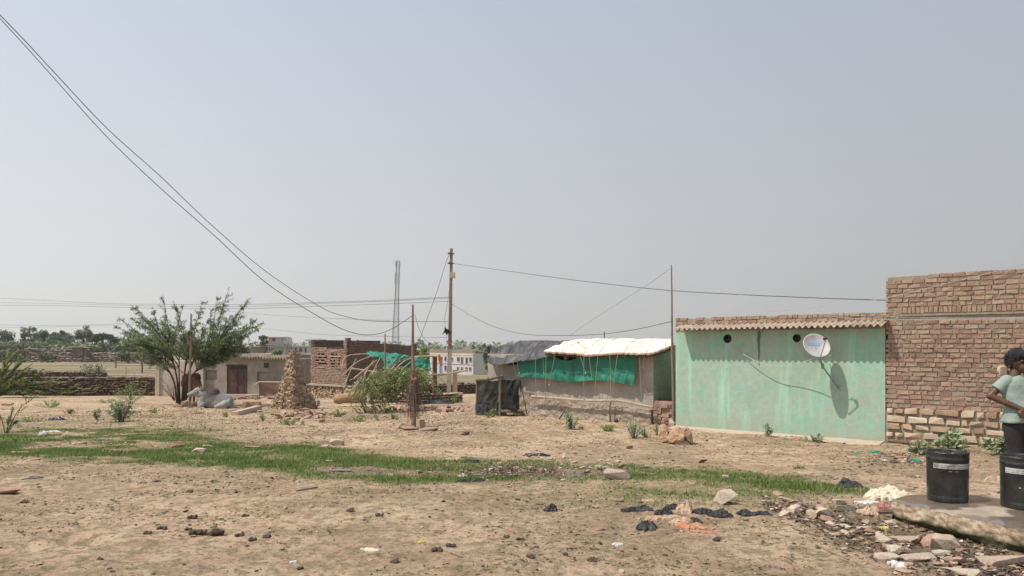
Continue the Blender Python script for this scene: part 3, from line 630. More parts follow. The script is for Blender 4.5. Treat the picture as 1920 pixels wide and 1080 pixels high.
surfwire(FB, [(1668, 690, .02), (1700, 697, .02), (1740, 704, .02), (1800, 712, .02), (1850, 716, .02), (1930, 722, .02)], .004, 'wall_wire', 'thin pale wire strung low across the right brick wall', mt['rope'])
# ---------------------------------------------------------------- shed with tarpaulins
random.seed(31)
sU = FG.u; sB = V((3.37, 17.8, 0)); sA = sB-sU*5.35
FS = Fr(sA, sB); zs0 = CAMZ-1.86
T = thing('tarpaulin_shed', 'long plastered cattle shed roofed with black and cream tarpaulins', 'shed', FS.p(FS.L/2, zs0, 0))
m = MB(); zwl = CAMZ-.30; zwt = CAMZ-.2
uo0 = FS.at(948, 678)[0]; uo1 = FS.at(972, 678)[0]; zo0 = FS.at(960, 684)[1]; zo1 = FS.at(960, 676)[1]
ug0 = FS.at(1040, 670)[0]; ug1 = FS.at(1080, 670)[0]
zo1 = min(zo1, zwt-.06)
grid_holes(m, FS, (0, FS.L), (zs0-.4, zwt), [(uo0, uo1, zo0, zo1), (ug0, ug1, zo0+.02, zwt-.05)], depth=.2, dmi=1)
m.quad(FS.p(0, zs0-.4), FS.p(0, zwt), FS.p(0, zwt, -3), FS.p(0, zs0-.4, -3)); m.quad(FS.p(FS.L, zs0-.4), FS.p(FS.L, zwt), FS.p(FS.L, zwt, -1.9), FS.p(FS.L, zs0-.4, -1.9))
m.quad(FS.p(0, zs0-.4, -3), FS.p(0, zwt, -3), FS.p(FS.L+1.2, zwt, -3), FS.p(FS.L+1.2, zs0-.4, -3)); m.build('wall', [mt['plaster'], mt['darkpane']], T)
m = MB(); m.quad(FS.p(FS.L+.003, zs0-.4, -1.9), FS.p(FS.L+1.2, zs0-.4, -1.9), FS.p(FS.L+1.2, zwt+.35, -1.9), FS.p(FS.L+.003, zwt+.35, -1.9)); m.quad(FS.p(FS.L+.004, zs0-.4, .0), FS.p(FS.L+.004, zwt+.1, .0), FS.p(FS.L+.004, zwt+.35, -1.9), FS.p(FS.L+.004, zs0-.4, -1.9))
m.build('bay_wall', M('pale_green_wall', [(.28, .32, .24), (.36, .40, .30)], 2, bump=.2), T)
# rough projecting base, below the bamboo rail
def basef(i, j):
    u0 = FS.at(1000, 742)[0]; u = u0+(FS.L-u0+.02)*i; zt_ = FS.at(1000, 741)[1]+(FS.at(1224, 764)[1]-FS.at(1000, 741)[1])*i-.04
    if j < .12: return FS.p(u, zt_, .0+j*1.2)
    k = (j-.12)/.88; return FS.p(u, zt_-(zt_-zs0+.3)*k, .14+.05*k+.025*nz(u*5, k*5)+.014*nz(u*14, k*14))
m = MB(); sheet_grid(m, basef, 150, 26); u0 = FS.at(1000, 742)[0]
m.quad(FS.p(FS.L+.02, zs0-.3, 0), FS.p(FS.L+.02, zs0-.3, .19), FS.p(FS.L+.02, basef(1, 0).z, .14), FS.p(FS.L+.02, basef(1, 0).z, 0)); m.quad(FS.p(u0, zs0-.3, 0), FS.p(u0, zs0-.3, .19), FS.p(u0, basef(0, 0).z, .14), FS.p(u0, basef(0, 0).z, 0))
m.build('rough_base', mt['roughbase'], T)
m = MB()
def stubf(i, j):
    u = FS.at(955, 742)[0]; u1 = u0; a = u+(u1-u)*i; return FS.p(a, zs0+.62-.9*j+.03*nz(a*4), .02+.05*j+.04*nz(a*6, j*6))
sheet_grid(m, stubf, 40, 20); m.build('stone_footing', mt['roughbase'], T)
# roofs. eave curve and ridge curve in wall coordinates
def eave(px, py, d): u, z = FS.at(px, py, d); return FS.p(u, z, d)
def polyl(pts, t):
    k = len(pts)-1; x = min(max(t, 0), 1)*k; i = min(int(x), k-1); a = x-i; return pts[i].lerp(pts[i+1], a)
def roof(ev, rg, nu, nv, sag, name, mat, seed, frng=.03, crease=.03, lift=0):
    ev = cr(ev, 6); rg = cr(rg, 6)
    def f(i, j):
        a = polyl(ev, i); b = polyl(rg, i); p = a.lerp(b, j); bow = math.sin(math.pi*j)**.8*sag
        cz = crease*(nz(i*9+j*2.5, j*3, seed)+.5*nz(i*25+j*3, j*6, seed+3))
        if j < .001: p = p+V((0, 0, frng*nz(i*40, 0, seed)))+FS.n*(.03*nz(i*30, 9, seed))
        return p+V((0, 0, bow+cz*min(1, .15+j*5)*(0.3+math.sin(math.pi*min(1, j+.15)))))
    lf_ = V((0, 0, lift)); m = MB(); sheet_grid(m, lambda i, j: f(i, j)+lf_, nu, nv); n0 = len(m.v); sheet_grid(m, lambda i, j: f(i, j)+lf_+V((0, 0, -.025)), nu, nv)
    for k in range(nu): m.add([m.v[k], m.v[k+1], m.v[n0+k+1], m.v[n0+k]], [(0, 1, 2, 3)])
    return m.build(name, mat, T, smooth=True), f
bo, bf = roof([eave(912, 675, .3), eave(925, 683, .34), eave(950, 681, .34), eave(975, 676, .36), eave(1000, 674, .38), eave(1025, 668, .38), eave(1064, 664, .34)],
     [FS.p(*FS.at(932, 652, -1.0), -1.0), FS.p(*FS.at(950, 645, -1.3), -1.3), FS.p(*FS.at(975, 640, -1.5), -1.5), FS.p(*FS.at(1000, 638, -1.6), -1.6), FS.p(*FS.at(1030, 638.5, -1.6), -1.6), FS.p(*FS.at(1060, 639.5, -1.6), -1.6), FS.p(*FS.at(1100, 641, -1.6), -1.6)], 130, 30, .13, 'black_tarpaulin', mt['greytarp'], 1, crease=.085)
wo_, wf = roof([eave(1020, 661, .42), eave(1050, 663, .46), eave(1080, 665, .44), eave(1100, 668, .40), eave(1130, 666, .38), eave(1160, 664, .42), eave(1190, 665, .5), eave(1222, 664, .5), eave(1245, 657, .3), eave(1262, 650, .12)],
     [FS.p(*FS.at(1078, 640, -1.5), -1.5), FS.p(*FS.at(1110, 638, -1.7), -1.7), FS.p(*FS.at(1160, 638, -1.7), -1.7), FS.p(*FS.at(1215, 638.5, -1.7), -1.7), FS.p(*FS.at(1262, 639, -1.7), -1.7)], 150, 26, .05, 'cream_tarpaulin', mt['whitetarp'], 2, frng=.02, crease=.055, lift=.05)
# ragged fringe of sacking and bamboo under the cream tarpaulin edge
m = MB()
def frg(i, j):
    p = wf(i, 0)+FS.n*.012+V((0, 0, .02)); L_ = .025+.03*max(0, nz(i*7, 2, 1))+.012*max(0, nz(i*60, 5, 1)); return p+V((0, 0, -L_*j))+FS.n*(.02*nz(i*60, j*2)*j)
sheet_grid(m, frg, 420, 2); m.build('sacking_fringe', mt['straw'], T)
for k, i in enumerate([.07, .2, .33, .47, .6, .73, .86, .97]):
    m = MB(); a = wf(i, 0)+V((0, 0, -.05)); b = wf(min(1, i+.03), .95)+V((0, 0, -.08)); m.tube([a, b], .022, 6); m.build('rafter', mt['darkwood'], T)
m = MB(); m.tube([wf(x/20, .04)+V((0, 0, -.06)) for x in range(21)], .03, 6); m.build('eave_pole', mt['darkwood'], T)
# post visible in the gap
m = MB(); m.box(FS.p((ug0+ug1)/2, zwt-.1, -.05), (.1, .1, .3), FS.R()); m.build('post', mt['plaster'], T)
# ropes lying over the roof, weighted by the bamboo rail
u_r0 = FS.at(998, 744, .26)[0]; 
rail = [FS.p(*FS.at(px, py, .3), .3) for px, py in [(997, 743), (1050, 747), (1100, 751), (1158, 751), (1224, 764)]]
Rl = thing('bamboo_rail', 'pale bamboo rail slung on ropes along the foot of the plastered shed wall', 'bamboo rail', rail[0])
m = MB(); m.tube(cr(rail[:4], 5), .032, 8); m.build('pole', mt['bamboo'], Rl); m = MB(); m.tube(cr(rail[2:], 5)[4:], [.03]*7, 8) if len(cr(rail[2:], 5)[4:]) == 7 else m.tube([rail[3]-FS.u*.3+V((0, 0, .01)), rail[4]], .036, 8); m.build('pole', mt['bamboo'], Rl)
rp = [(930, 680, 936, 706), (941, 680, 941, 704), (961, 676, 967, 702), (969, 674, 974, 700), (1004, 671, 1005, 744), (1018, 668, 1020, 700), (1024, 664, 1023, 745), (1041, 664, 1030, 722), (1095, 668, 1095, 752), (1088, 667, 1098, 700), (1105, 668, 1110, 712), (1121, 667, 1115, 740), (1143, 666, 1146, 700), (1158, 665, 1147, 748), (1199, 665, 1203, 750), (1209, 665, 1206, 690), (1145, 700, 1146, 790)]
for k, (a, b, c, d) in enumerate(rp):
    m = MB(); p0 = FS.p(*FS.at(a, b, .44), .44); p1 = FS.p(*FS.at(c, d, .33), .33); m.tube([p0, p0.lerp(p1, .5)+FS.n*.01, p1], .0075, 5)
    if d < 735 and k % 2: m.ell(p1, (.022, .022, .035))
    m.build('rope', mt['rope'], T)
for i0 in (.12, .3, .42, .6, .74, .9):
    m = MB(); m.tube([wf(min(1, i0+.06*j/10), j/10)+V((0, 0, .055)) for j in range(11)], .0045, 5); m.build('roof_rope', mt['rope'], T)
for i0 in (.3, .6):
    m = MB(); m.tube([bf(min(1, i0+.05*j/10), j/10)+V((0, 0, .012)) for j in range(11)], .007, 5); m.build('roof_rope', mt['wire'], T)
# green shade cloth hung on the wall
top = cr([FS.p(*FS.at(px, py, .2), .2) for px, py in [(973, 669), (1000, 669), (1030, 664), (1042, 671), (1060, 676), (1076, 674), (1086, 668), (1110, 668), (1150, 668), (1196, 667)]], 5)
bot = cr([FS.p(*FS.at(px, py, .2), .2) for px, py in [(970, 706), (1000, 708), (1035, 711), (1068, 717), (1095, 714), (1128, 713), (1160, 718), (1188, 723)]], 5)
m = MB()
def gcf(i, j): return polyl(top, i).lerp(polyl(bot, i), j)+FS.n*(.035*nz(i*10, j*3, 4)+.02*nz(i*30, j*4, 2))*(.3+j)
sheet_grid(m, gcf, 110, 20)
tag(m.build('shade_cloth', mt['green'], smooth=True), 'long green shade cloth hung across the upper wall of the tarpaulin shed', 'shade cloth')
m = MB(); m.tube([FS.p(*FS.at(px, py, .26), .26) for px, py in [(1075, 672), (1074, 685), (1070, 700), (1068, 715)]], .012, 6); tag(m.build('seam_cord', mt['wire']), 'thick black cord hanging down over the middle of the green shade cloth', 'cord')
# brick stack in the bay
SB = thing('brick_stack', 'stack of loose red bricks piled in the open bay beside the shed', 'brick stack', FS.p(FS.L+.4, zs0, .05)); m = MB(); random.seed(8)
ub0 = FS.L+.05; ub1_ = FS.L+.95; z = zs0-.08; r = 0; m.box(FS.p((ub0+ub1_)/2, zs0+.2, -.12), (.84, .12, .86), FS.R(), 1)
ztp = FS.at(1240, 749, .1)[1]
while z < ztp:
    u = ub0+random.uniform(0, .03)
    while u < ub1_:
        wv = random.choice([.108, .108, .2]); hgt = .068
        if z+hgt < ztp-.03+.06*nz(u*5, 2): m.box(FS.p(u+wv/2, z+hgt/2, -.0+random.uniform(-.04, .04)), (wv-.01, .22, hgt), FS.R(), 0, .006)
        u += wv
    z += .073
m.build('bricks', [mt['brick'], mt['darkpane']], SB)
# tall bamboo pole before the green house
pb = V(((1262.5-CX)/F*17.3, 17.3, gz(3.7, 17.3)))
m = MB(); pt = P(1259, 497, pb.y); m.tube([pb.lerp(pt, t)+V((.02*nz(t*3), 0, 0)) for t in [0, .15, .3, .45, .6, .8, 1]], [.033, .033, .03, .028, .024, .019, .014], 8)
for t in [k/14 for k in range(1, 14)]: q = pb.lerp(pt, t); m.tube([q-V((0, 0, .006)), q+V((0, 0, .006))], .034-.017*t, 8)
tag(m.build('bamboo_pole', mt['wood'], loc=pb), 'tall grey bamboo pole standing at the left corner of the green house', 'pole')
m = MB(); m.rock(GS(1259, 800)+V((0, 0, .05)), (.16, .16, .28), 12); tag(m.build('stone', mt['palestone']), 'small pale stone wedged against the foot of the tall bamboo pole', 'stone')
def stick(name, px, py0, py1, Y, r, label, mat='wood', px1=None, r1=None, cat='pole', zb=None):
    m = MB(); b = P(px, py0, Y); 
    if zb is not None: b.z = zb
    t = P(px1 or px, py1, Y); m.tube([b, b.lerp(t, .35)+V((r*.5, 0, 0)), b.lerp(t, .7), t], [r, r*.95, r*.8, r1 or r*.6], 7); return tag(m.build(name, mt[mat], loc=b), label, cat)
stick('short_pole', 1133, 680, 622, 23, .022, 'short dark stick rising behind the cream tarpaulin roof', 'darkwood')
stick('pale_stick', 1103, 645, 627, 22, .02, 'short white stick leaning on the shed roof ridge', 'whitetarp', 1109)
# small things by the shed wall
m = MB(); b = GS(1144, 792); m.tube([b, b+V((.0, .02, .35)), b+V((.03, .02, .55))], .02, 6); m.rock(b+V((.12, 0, .05)), (.2, .14, .1)); tag(m.build('stake', mt['darkwood']), 'dark wooden stake standing at the foot of the shed wall', 'stake')
m = MB(); b = GS(1048, 785); m.tube([b, b+V((.14, 0, .20)), b+V((.28, 0, .07))], .02, 6); tag(m.build('bent_stick', mt['darkwood']), 'bent black forked stick on the ground before the shed base', 'stick')
# ---------------------------------------------------------------- black plastic washing screen
random.seed(41)
a0 = GS(893, 779); a1 = GS(937, 781); b1 = GS(966, 770); hh = 68/F*a1.y
T = thing('plastic_screen', 'small roofless washing enclosure of shiny black plastic sheet on sticks', 'washing screen', a1)
def crump(p0, p1, h, nu, nv, amp, seed, sagt=.03, name='sheet', mat='black'):
    fr = Fr(p0, p1); zb = (p0.z+p1.z)/2; m = MB()
    def f(i, j):
        u = fr.L*i; z = zb-.03+(h+.03)*j-sagt*math.sin(math.pi*i)*j*(1+.5*nz(i*5)); d = amp*(nz(u*3.2+1.6*j, j*.9, seed)+.7*nz(u*8-j*3, j*3, seed+2)+.5*nz(u*4+j*7, j*9-u*4, seed+5)*(1-j))*1.3
        return fr.p(u, z, d+.07*(1-j)*math.sin(u*4))
    sheet_grid(m, f, nu, nv); return m.build(name, mt[mat], T, smooth=True)
crump(a0, a1, hh, 70, 60, .055, 3); crump(a1+V((.03, .04, .10)), V(((973-CX)/F*20.1, 20.1, a1.z+.14)), hh*.90, 50, 40, .05, 9)
crump(a0, a0+V((.5, 1.1, 0)), hh, 30, 30, .04, 15)
for (q, dx, top_) in [(a0, .02, 0), (a1, 0, .05), (a0.lerp(a1, .5)+V((0, .12, 0)), 0, .06)]:
    m = MB(); m.tube([q+V((0, 0, -.1)), q+V((dx, 0, hh+top_))], .028, 7); m.build('post', mt['wood'], T)
c1 = GS(986, 777); m = MB(); m.tube([c1+V((0, 0, -.05)), P(973, 712, c1.y)], .028, 7); m.build('post', mt['darkwood'], T)
m = MB(); m.tube([P(893, 713, a0.y), P(915, 712, a1.y), P(940, 706, a1.y-.05), P(944, 709, a1.y)], .03, 6); m.build('rail', mt['darkwood'], T)
m = MB(); m.tube([P(937, 713, a1.y), P(975, 713, c1.y)], .018, 6); m.build('rail', mt['wood'], T)
sl = GS(960, 779); T = thing('stone_bench', 'low slab bench resting on stones beside the black plastic screen', 'bench', sl)
m = MB(); m.box(sl+V((-.05, 0, .17)), (.62, .4, .06), Euler((0, 0, .2)).to_matrix(), 0, .02); m.build('slab', mt['palestone'], T)
for dx in (-.25, .2): m = MB(); m.rock(sl+V((dx, .0, .06)), (.16, .3, .17)); m.build('support', mt['rubble'], T)
m = MB(); q = GS(985, 777); m.box(q+V((.0, .05, .07)), (.7, .2, .17), Euler((0, 0, -.1)).to_matrix(), 0, .03); tag(m.build('stone_block', mt['rubble']), 'long low stone block lying right of the black plastic screen', 'stone block')
# ---------------------------------------------------------------- plants
def leafq(m, p, d, w, l, mi=0, fold=.25):
    d = d.normalized(); s = d.cross(V((0, 0, 1))); s = s.normalized() if s.length > 1e-3 else V((1, 0, 0)); n = s.cross(d)
    s = (s*math.cos(fold)+n*random.uniform(-.6, .6)).normalized()
    m.add([p, p+d*l*.45+s*w, p+d*l, p+d*l*.45-s*w], [(0, 1, 2, 3)], mi)
def rdir(up=.3):
    v = V((random.gauss(0, 1), random.gauss(0, 1), random.gauss(0, 1)+up)); return v.normalized()
def shrub(label, c, h, wd, nst=6, lw=.02, ll=.05, mat='bigleaf', nl=14, cat='shrub', group=None, name='shrub', spread=1., lean=V((0, 0, 0))):
    T = thing(name, label, cat, c, group); ms = MB(); ml = MB()
    for k in range(nst):
        a = random.uniform(0, 6.28); r = wd/2*random.uniform(.25, 1.05)*spread; tip = c+V((math.cos(a)*r, math.sin(a)*r, h*(1-.45*(r/(wd/2))**2)*random.uniform(.7, 1.05)))+lean
        base = c+V((random.uniform(-.02, .02), random.uniform(-.02, .02), -.03)); mid = base.lerp(tip, .5)+V((math.cos(a)*r*.12, math.sin(a)*r*.12, h*.04)); pts = cr([base, mid, tip], 4)
        ms.tube(pts, [min(.008, .012*h)*(1.3-i/len(pts)) for i in range(len(pts))], 5)
        for j in range(int(nl*2.2)):
            t = random.uniform(.12, 1)**.8; p = polyl(pts, t)+V((random.gauss(0, .03), random.gauss(0, .03), random.gauss(0, .02)))*h*2; d = rdir(.15); leafq(ml, p, d, lw*random.uniform(.7, 1.2), ll*random.uniform(.7, 1.3))
    ms.build('stem', mt['bark'], T); ml.build('foliage', mt[mat], T); return T
random.seed(51)
shrub('milkweed bush with broad pale leaves by the stone plinth, directly behind the left black bucket', GS(1795, 846), .36, .62, 12, .035, .09, nl=16)
shrub('smaller broad-leaved bush at the left end of the sandstone plinth', GS(1728, 852), .26, .40, 8, .03, .075, nl=12)
shrub('broad-leaved bush in front of the plinth just left of the boy', GS(1872, 853), .38, .48, 10, .032, .085, nl=15)
shrub('thin thorny dark green weed rising against the plinth behind the milkweed bush', GS(1778, 838), .42, .5, 8, .01, .03, 'brushleaf', 26, lean=V((.12, 0, 0)))
shrub('small upright yellow-flowered weed against the middle of the green wall', GS(1438, 819), .30, .2, 6, .016, .045, 'bigleaf', 18)
shrub('low wide weed at the foot of the green wall under the dish', GS(1527, 827), .17, .42, 12, .014, .035, 'bigleaf', 18)
shrub('small bluish green bush standing alone before the shed base', GS(1071, 806), .40, .32, 12, .016, .05, 'bigleaf', 26)
shrub('tall loose weed in front of the bamboo rail, right of the lone bush', GS(1188, 822), .42, .42, 9, .012, .045, 'bigleaf', 22)
shrub('low weed between the loose weed and the big boulders', GS(1212, 818), .20, .35, 8, .012, .04, 'bigleaf', 14)
shrub('thin weed just left of the big boulders', GS(1234, 816), .32, .2, 5, .012, .04, 'bigleaf', 14)
shrub('leafy green bush on bare ground left of the thorn tree', GS(228, 790), .75, .75, 14, .03, .08, 'bigleaf', 26)
shrub('small slim plant left of the leafy green bush', GS(182, 787), .42, .35, 7, .022, .06, 'bigleaf', 16)
shrub('low spreading weed near the dry stone wall at the far left', GS(93, 764), .35, 1.0, 14, .016, .05, 'brushleaf', 20)
shrub('small pale plant against the dry stone wall', GS(184, 742), .75, .5, 8, .03, .08, 'brushleaf', 14)
shrub('feathery thorn seedling growing right of the pale plant by the wall', GS(245, 757), 1.1, 1.6, 12, .022, .07, 'brushleaf', 26)
shrub('little green sprig before the lying grey bull', GS(424, 782), .22, .35, 6, .014, .05, 'brushleaf', 12)
shrub('small weed before the ruined brick pillar rubble', GS(492, 788), .25, .25, 6, .014, .04, 'brushleaf', 14)
shrub('low patch of green weed at the front of the pillar rubble', GS(545, 796), .18, .8, 12, .016, .045, 'brushleaf', 16)
shrub('dark low weed right of the pillar rubble', GS(637, 783), .28, .5, 10, .014, .045, 'brushleaf', 16)
shrub('single thin weed stalk between the brush pile and the twig-wrapped post', GS(708, 788), .35, .4, 5, .01, .04, 'brushleaf', 9)
shrub('tuft of weed growing at the foot of the black plastic screen', GS(921, 783), .28, .35, 8, .014, .04, 'brushleaf', 16)
shrub('small bright weed beside the foot of the utility pole', GS(850, 757), .45, .5, 7, .02, .06, 'brushleaf', 12)
shrub('low green sprout in the grassy patch above the wet drain', GS(1500, 880), .05, .3, 8, .006, .04, 'brushleaf', 10)
for px, py, h_, w_, lb in [(60, 790, .16, .8, 'low patch of weed in the sparse grass right of the thorn seedling'), (130, 775, .2, .5, 'small weed between the low spreading weed and the slim plant'), (30, 830, .12, .7, 'flat weed patch in the grass at the left edge'), (290, 775, .2, .5, 'small weed right of the leafy green bush'), (200, 755, .25, .9, 'low weed before the pale plant at the wall'), (670, 790, .2, .6, 'low weed patch before the left end of the brush pile'), (740, 785, .15, .5, 'low weed left of the stones of the twig-wrapped post'), (1140, 808, .16, .5, 'sparse weed before the bamboo rail at the shed')]: shrub(lb, GS(px, py), h_, w_, 14, .012, .045, 'brushleaf', 14)
# leaning thorn seedling at the left edge (sprays reach into the frame)
def spray(ml, ms, pts, dens, lw, ll, mi=0, r=.012):
    pts = cr(pts, 6); ms.tube(pts, [r*(1.15-i/len(pts)) for i in range(len(pts))], 5); n = int(dens)
    for k in range(n):
        t = random.uniform(.12, 1); p = polyl(pts, t); q = polyl(pts, min(1, t+.05)); ax = (q-p).normalized() if (q-p).length > 1e-5 else V((0, 0, 1))
        side = ax.cross(V((random.uniform(-.4, .4), random.uniform(-.4, .4), 1))).normalized()*random.choice((-1, 1)); d = (side+ax*.7+V((0, 0, random.uniform(-.3, .5)))); leafq(ml, p, d, lw, ll*random.uniform(.6, 1.2)*(1.2-t*.5), mi)
def thorn(label, base, tips, dens, lw, ll, r=.012, name='thorn_bush', cat='thorn bush', mat='brushleaf'):
    T = thing(name, label, cat, base); ms = MB(); ml = MB()
    for t in tips:
        m_ = base.lerp(t, .5)+V((random.uniform(-.1, .1), 0, (t-base).length*.12)); spray(ml, ms, [base-V((0, 0, .05)), m_, t], dens, lw, ll, r=r)
        for k in range(5):
            s0 = base.lerp(t, random.uniform(.35, .85))+V((0, 0, (t-base).length*.06)); s1 = s0+(t-base)*random.uniform(.15, .35)+V((random.uniform(-.3, .3), random.uniform(-.3, .3), random.uniform(-.05, .25)))*(t-base).length*.4
            spray(ml, ms, [s0, s0.lerp(s1, .5)+V((0, 0, .03)), s1], dens*.45, lw, ll, r=r*.5)
    ms.build('stem', mt['bark'], T); ml.build('foliage', mt[mat], T); return T
b = GS(-10, 745); Yb = b.y
thorn('large yellow-green thorn bush spilling in from the left edge before the dry stone wall', b, [P(px, py, Yb+dy) for px, py, dy in [(40, 682, 0), (20, 672, 1), (55, 700, -.5), (95, 722, 0), (70, 735, -.6), (30, 712, -.5), (10, 690, 0), (85, 708, .4), (50, 745, -1), (-40, 690, 0), (0, 720, -1), (120, 730, .2), (15, 735, -.7), (60, 690, .3), (30, 698, 0), (75, 745, -1.2), (5, 700, .5), (-20, 715, -.5), (45, 720, -1)]], 150, .04, .16, .025)
b = GS(110, 742); thorn('low bright thorn sprigs lying along the foot of the dry stone wall', b, [P(px, py, b.y-.3) for px, py in [(60, 722), (90, 728), (150, 726), (140, 738), (75, 740), (180, 735)]], 34, .03, .13, .012)
b = GS(10, 812); thorn('thorn seedling with one long arching shoot at the lower left edge', b, [P(px, py, b.y+dy) for px, py, dy in [(66, 744, .1), (24, 770, 0), (-10, 770, 0), (18, 785, .2), (35, 790, -.1)]], 46, .014, .05, .010)
# ---------------------------------------------------------------- mesquite tree
def mesquite():
    random.seed(61); base = GS(338, 760); Yt = base.y; s = Yt/F
    T = thing('thorn_tree', 'spreading mesquite thorn tree with feathery branches shading the two bulls', 'tree', base)
    trunk = MB(); ml = MB(); tw = MB()
    stems = []
    for (x0, mx, my, tx, ty, dy, r) in [(333, 325, 712, 300, 672, -.3, .075), (336, 331, 705, 318, 655, .6, .07), (340, 345, 710, 352, 650, -.4, .08), (343, 352, 705, 372, 655, .5, .085), (345, 358, 706, 392, 684, -.5, .06), (338, 336, 715, 336, 660, .9, .06)]:
        p = [P(x0, 758, Yt), P(mx, my, Yt+dy*.5), P(tx, ty, Yt+dy)]; p[0].z = base.z-.1; q = cr(p, 6); trunk.tube(q, [r*.68*(1-.5*i/len(q)) for i in range(len(q))], 8); stems.append((q, r*.5))
    tips = [(238, 655, 0), (250, 672, .6), (278, 682, -.6), (305, 690, -1.2), (425, 676, .6), (447, 668, -.5), (402, 688, -1.0), (375, 690, -1.5), (258, 640, .9), (470, 655, .2), (225, 625, .4), (486, 618, -.4), (222, 596, 0), (246, 573, .5), (215, 612, -.5), (305, 553, 0), (262, 590, -1), (285, 575, 1), (325, 565, -.6), (344, 572, .8), (430, 540, .3), (408, 557, -.8), (470, 558, .2), (455, 575, -1), (484, 598, 0), (492, 606, .8), (470, 612, -1.2), (458, 590, 1), (440, 620, -1.5), (380, 565, 1.2), (395, 580, -1.2), (360, 590, 0), (240, 630, -1), (228, 645, .8), (262, 655, -1.6), (465, 630, .5), (455, 650, -.6), (430, 655, 1.4), (415, 640, -2), (300, 600, -1.8), (330, 595, -2.0), (290, 628, -2.2), (320, 625, -2.4), (350, 620, -2.4), (380, 615, -2.2), (400, 605, -2), (360, 645, -2), (335, 650, -1.9), (300, 650, -2), (270, 612, 1.8), (310, 590, 2.1), (350, 600, 2.2), (390, 600, 2.1), (425, 610, 1.8), (280, 640, 2), (330, 635, 2.2), (375, 640, 2.1), (250, 600, 1.4), (420, 575, 1.5), (400, 660, -1.4), (440, 640, -1), (470, 645, .9), (372, 668, -1), (255, 640, -1.4), (245, 620, 1), (285, 600, .5), (345, 630, 0), (300, 640, .4), (390, 640, .3), (420, 625, -.4), (360, 610, -.8), (445, 605, .4), (435, 590, -.3), (460, 620, -.2), (320, 612, 1.2), (405, 625, 1.4), (275, 655, 1.2), (345, 665, -1.2), (415, 668, .2), (268, 672, -.4), (290, 668, .8)]
    nb = MB()
    for (px, py, dy) in tips:
        t = P(px, py, Yt+dy); q, r = min(stems, key=lambda st: abs(st[0][-1].x-t.x)+random.uniform(0, .5)); st = polyl(q, random.uniform(.6, 1.))
        mid = st.lerp(t, .5)+V((0, 0, .10*abs(t.x-st.x)+.05)); pts = cr([st, mid, t], 8); L = (t-st).length
        trunk.tube(pts, [.022*(1.1-i/len(pts)) for i in range(len(pts))], 6)
        out = (t-st).normalized(); nt = int((10+7*L)*(.62 if py < 605 else .92))
        for k in range(nt):
            a = random.uniform(.18, .97); p = polyl(pts, a); sgn = 1 if t.x > base.x else -1; dd = (out*.35+V((sgn*random.uniform(.1, .9)+random.gauss(0, .35), random.gauss(0, .6), random.gauss(.10, .25)))).normalized(); l = random.uniform(.2, .8)*(1.35-a*1.05)
            e = p+dd*l; tp = [p, p.lerp(e, .5)+V((0, 0, .03)), e]; tw.tube(tp, [.008, .006, .003], 4, cap=False)
            for j in range(int(12+22*l)):
                tt = random.uniform(.1, 1); pp = polyl(tp, tt); sd = dd.cross(rdir(0)).normalized(); leafq(ml, pp, sd+dd*.5+V((0, 0, -.25)), .016, random.uniform(.07, .14))
        for k in range(int(26*L)):
            a = random.uniform(.5, 1); p = polyl(pts, a); leafq(ml, p, rdir(0)+out*.6, .016, random.uniform(.06, .13))
    trunk.build('trunk', mt['bark'], T); tw.build('twigs', mt['bark'], T); ml.build('crown', mt['leaf'], T)
mesquite()
# bare twiggy shrub left of the trunk
b = GS(327, 752); T = thing('twig_bush', 'small leafless twig bush beside the thorn tree trunk', 'bush', b); m = MB(); random.seed(3)
for k in range(26):
    d = V((random.uniform(-.9, .25), random.uniform(-.4, .4), random.uniform(.3, 1.3))); m.tube(cr([b, b+d*.5+V((random.uniform(-.1, .1), 0, .1)), b+d], 3), [.009-.001*i for i in range(7)], 4)
m.build('twigs', mt['bark'], T)
q = GS(355, 764); m = MB(); t = P(358, 588, q.y); m.tube([q+V((0, 0, -.1)), q.lerp(t, .4), q.lerp(t, .75)+V((.03, 0, 0)), t], [.05, .045, .04, .025], 8); tag(m.build('wooden_post', mt['wood'], loc=q), 'tall thin wooden post standing in front of the thorn tree', 'post')
for k, (px, py, sx, sy, sz, lb) in enumerate([(333, 763, .36, .3, .2, 'pale stone at the left foot of the thorn tree'), (347, 762, .42, .35, .34, 'square brown stone at the foot of the thin wooden post'), (362, 762, .5, .3, .28, 'dark stone between the wooden post and the grey bull'), (370, 775, .5, .2, .07, 'flat dark stone on open ground before the grey bull')]):
    m = MB(); c = GS(px, py); m.rock(c+V((0, 0, sz*.35)), (sx, sy, sz), 14); tag(m.build('stone', mt['rubble']), lb, 'stone')
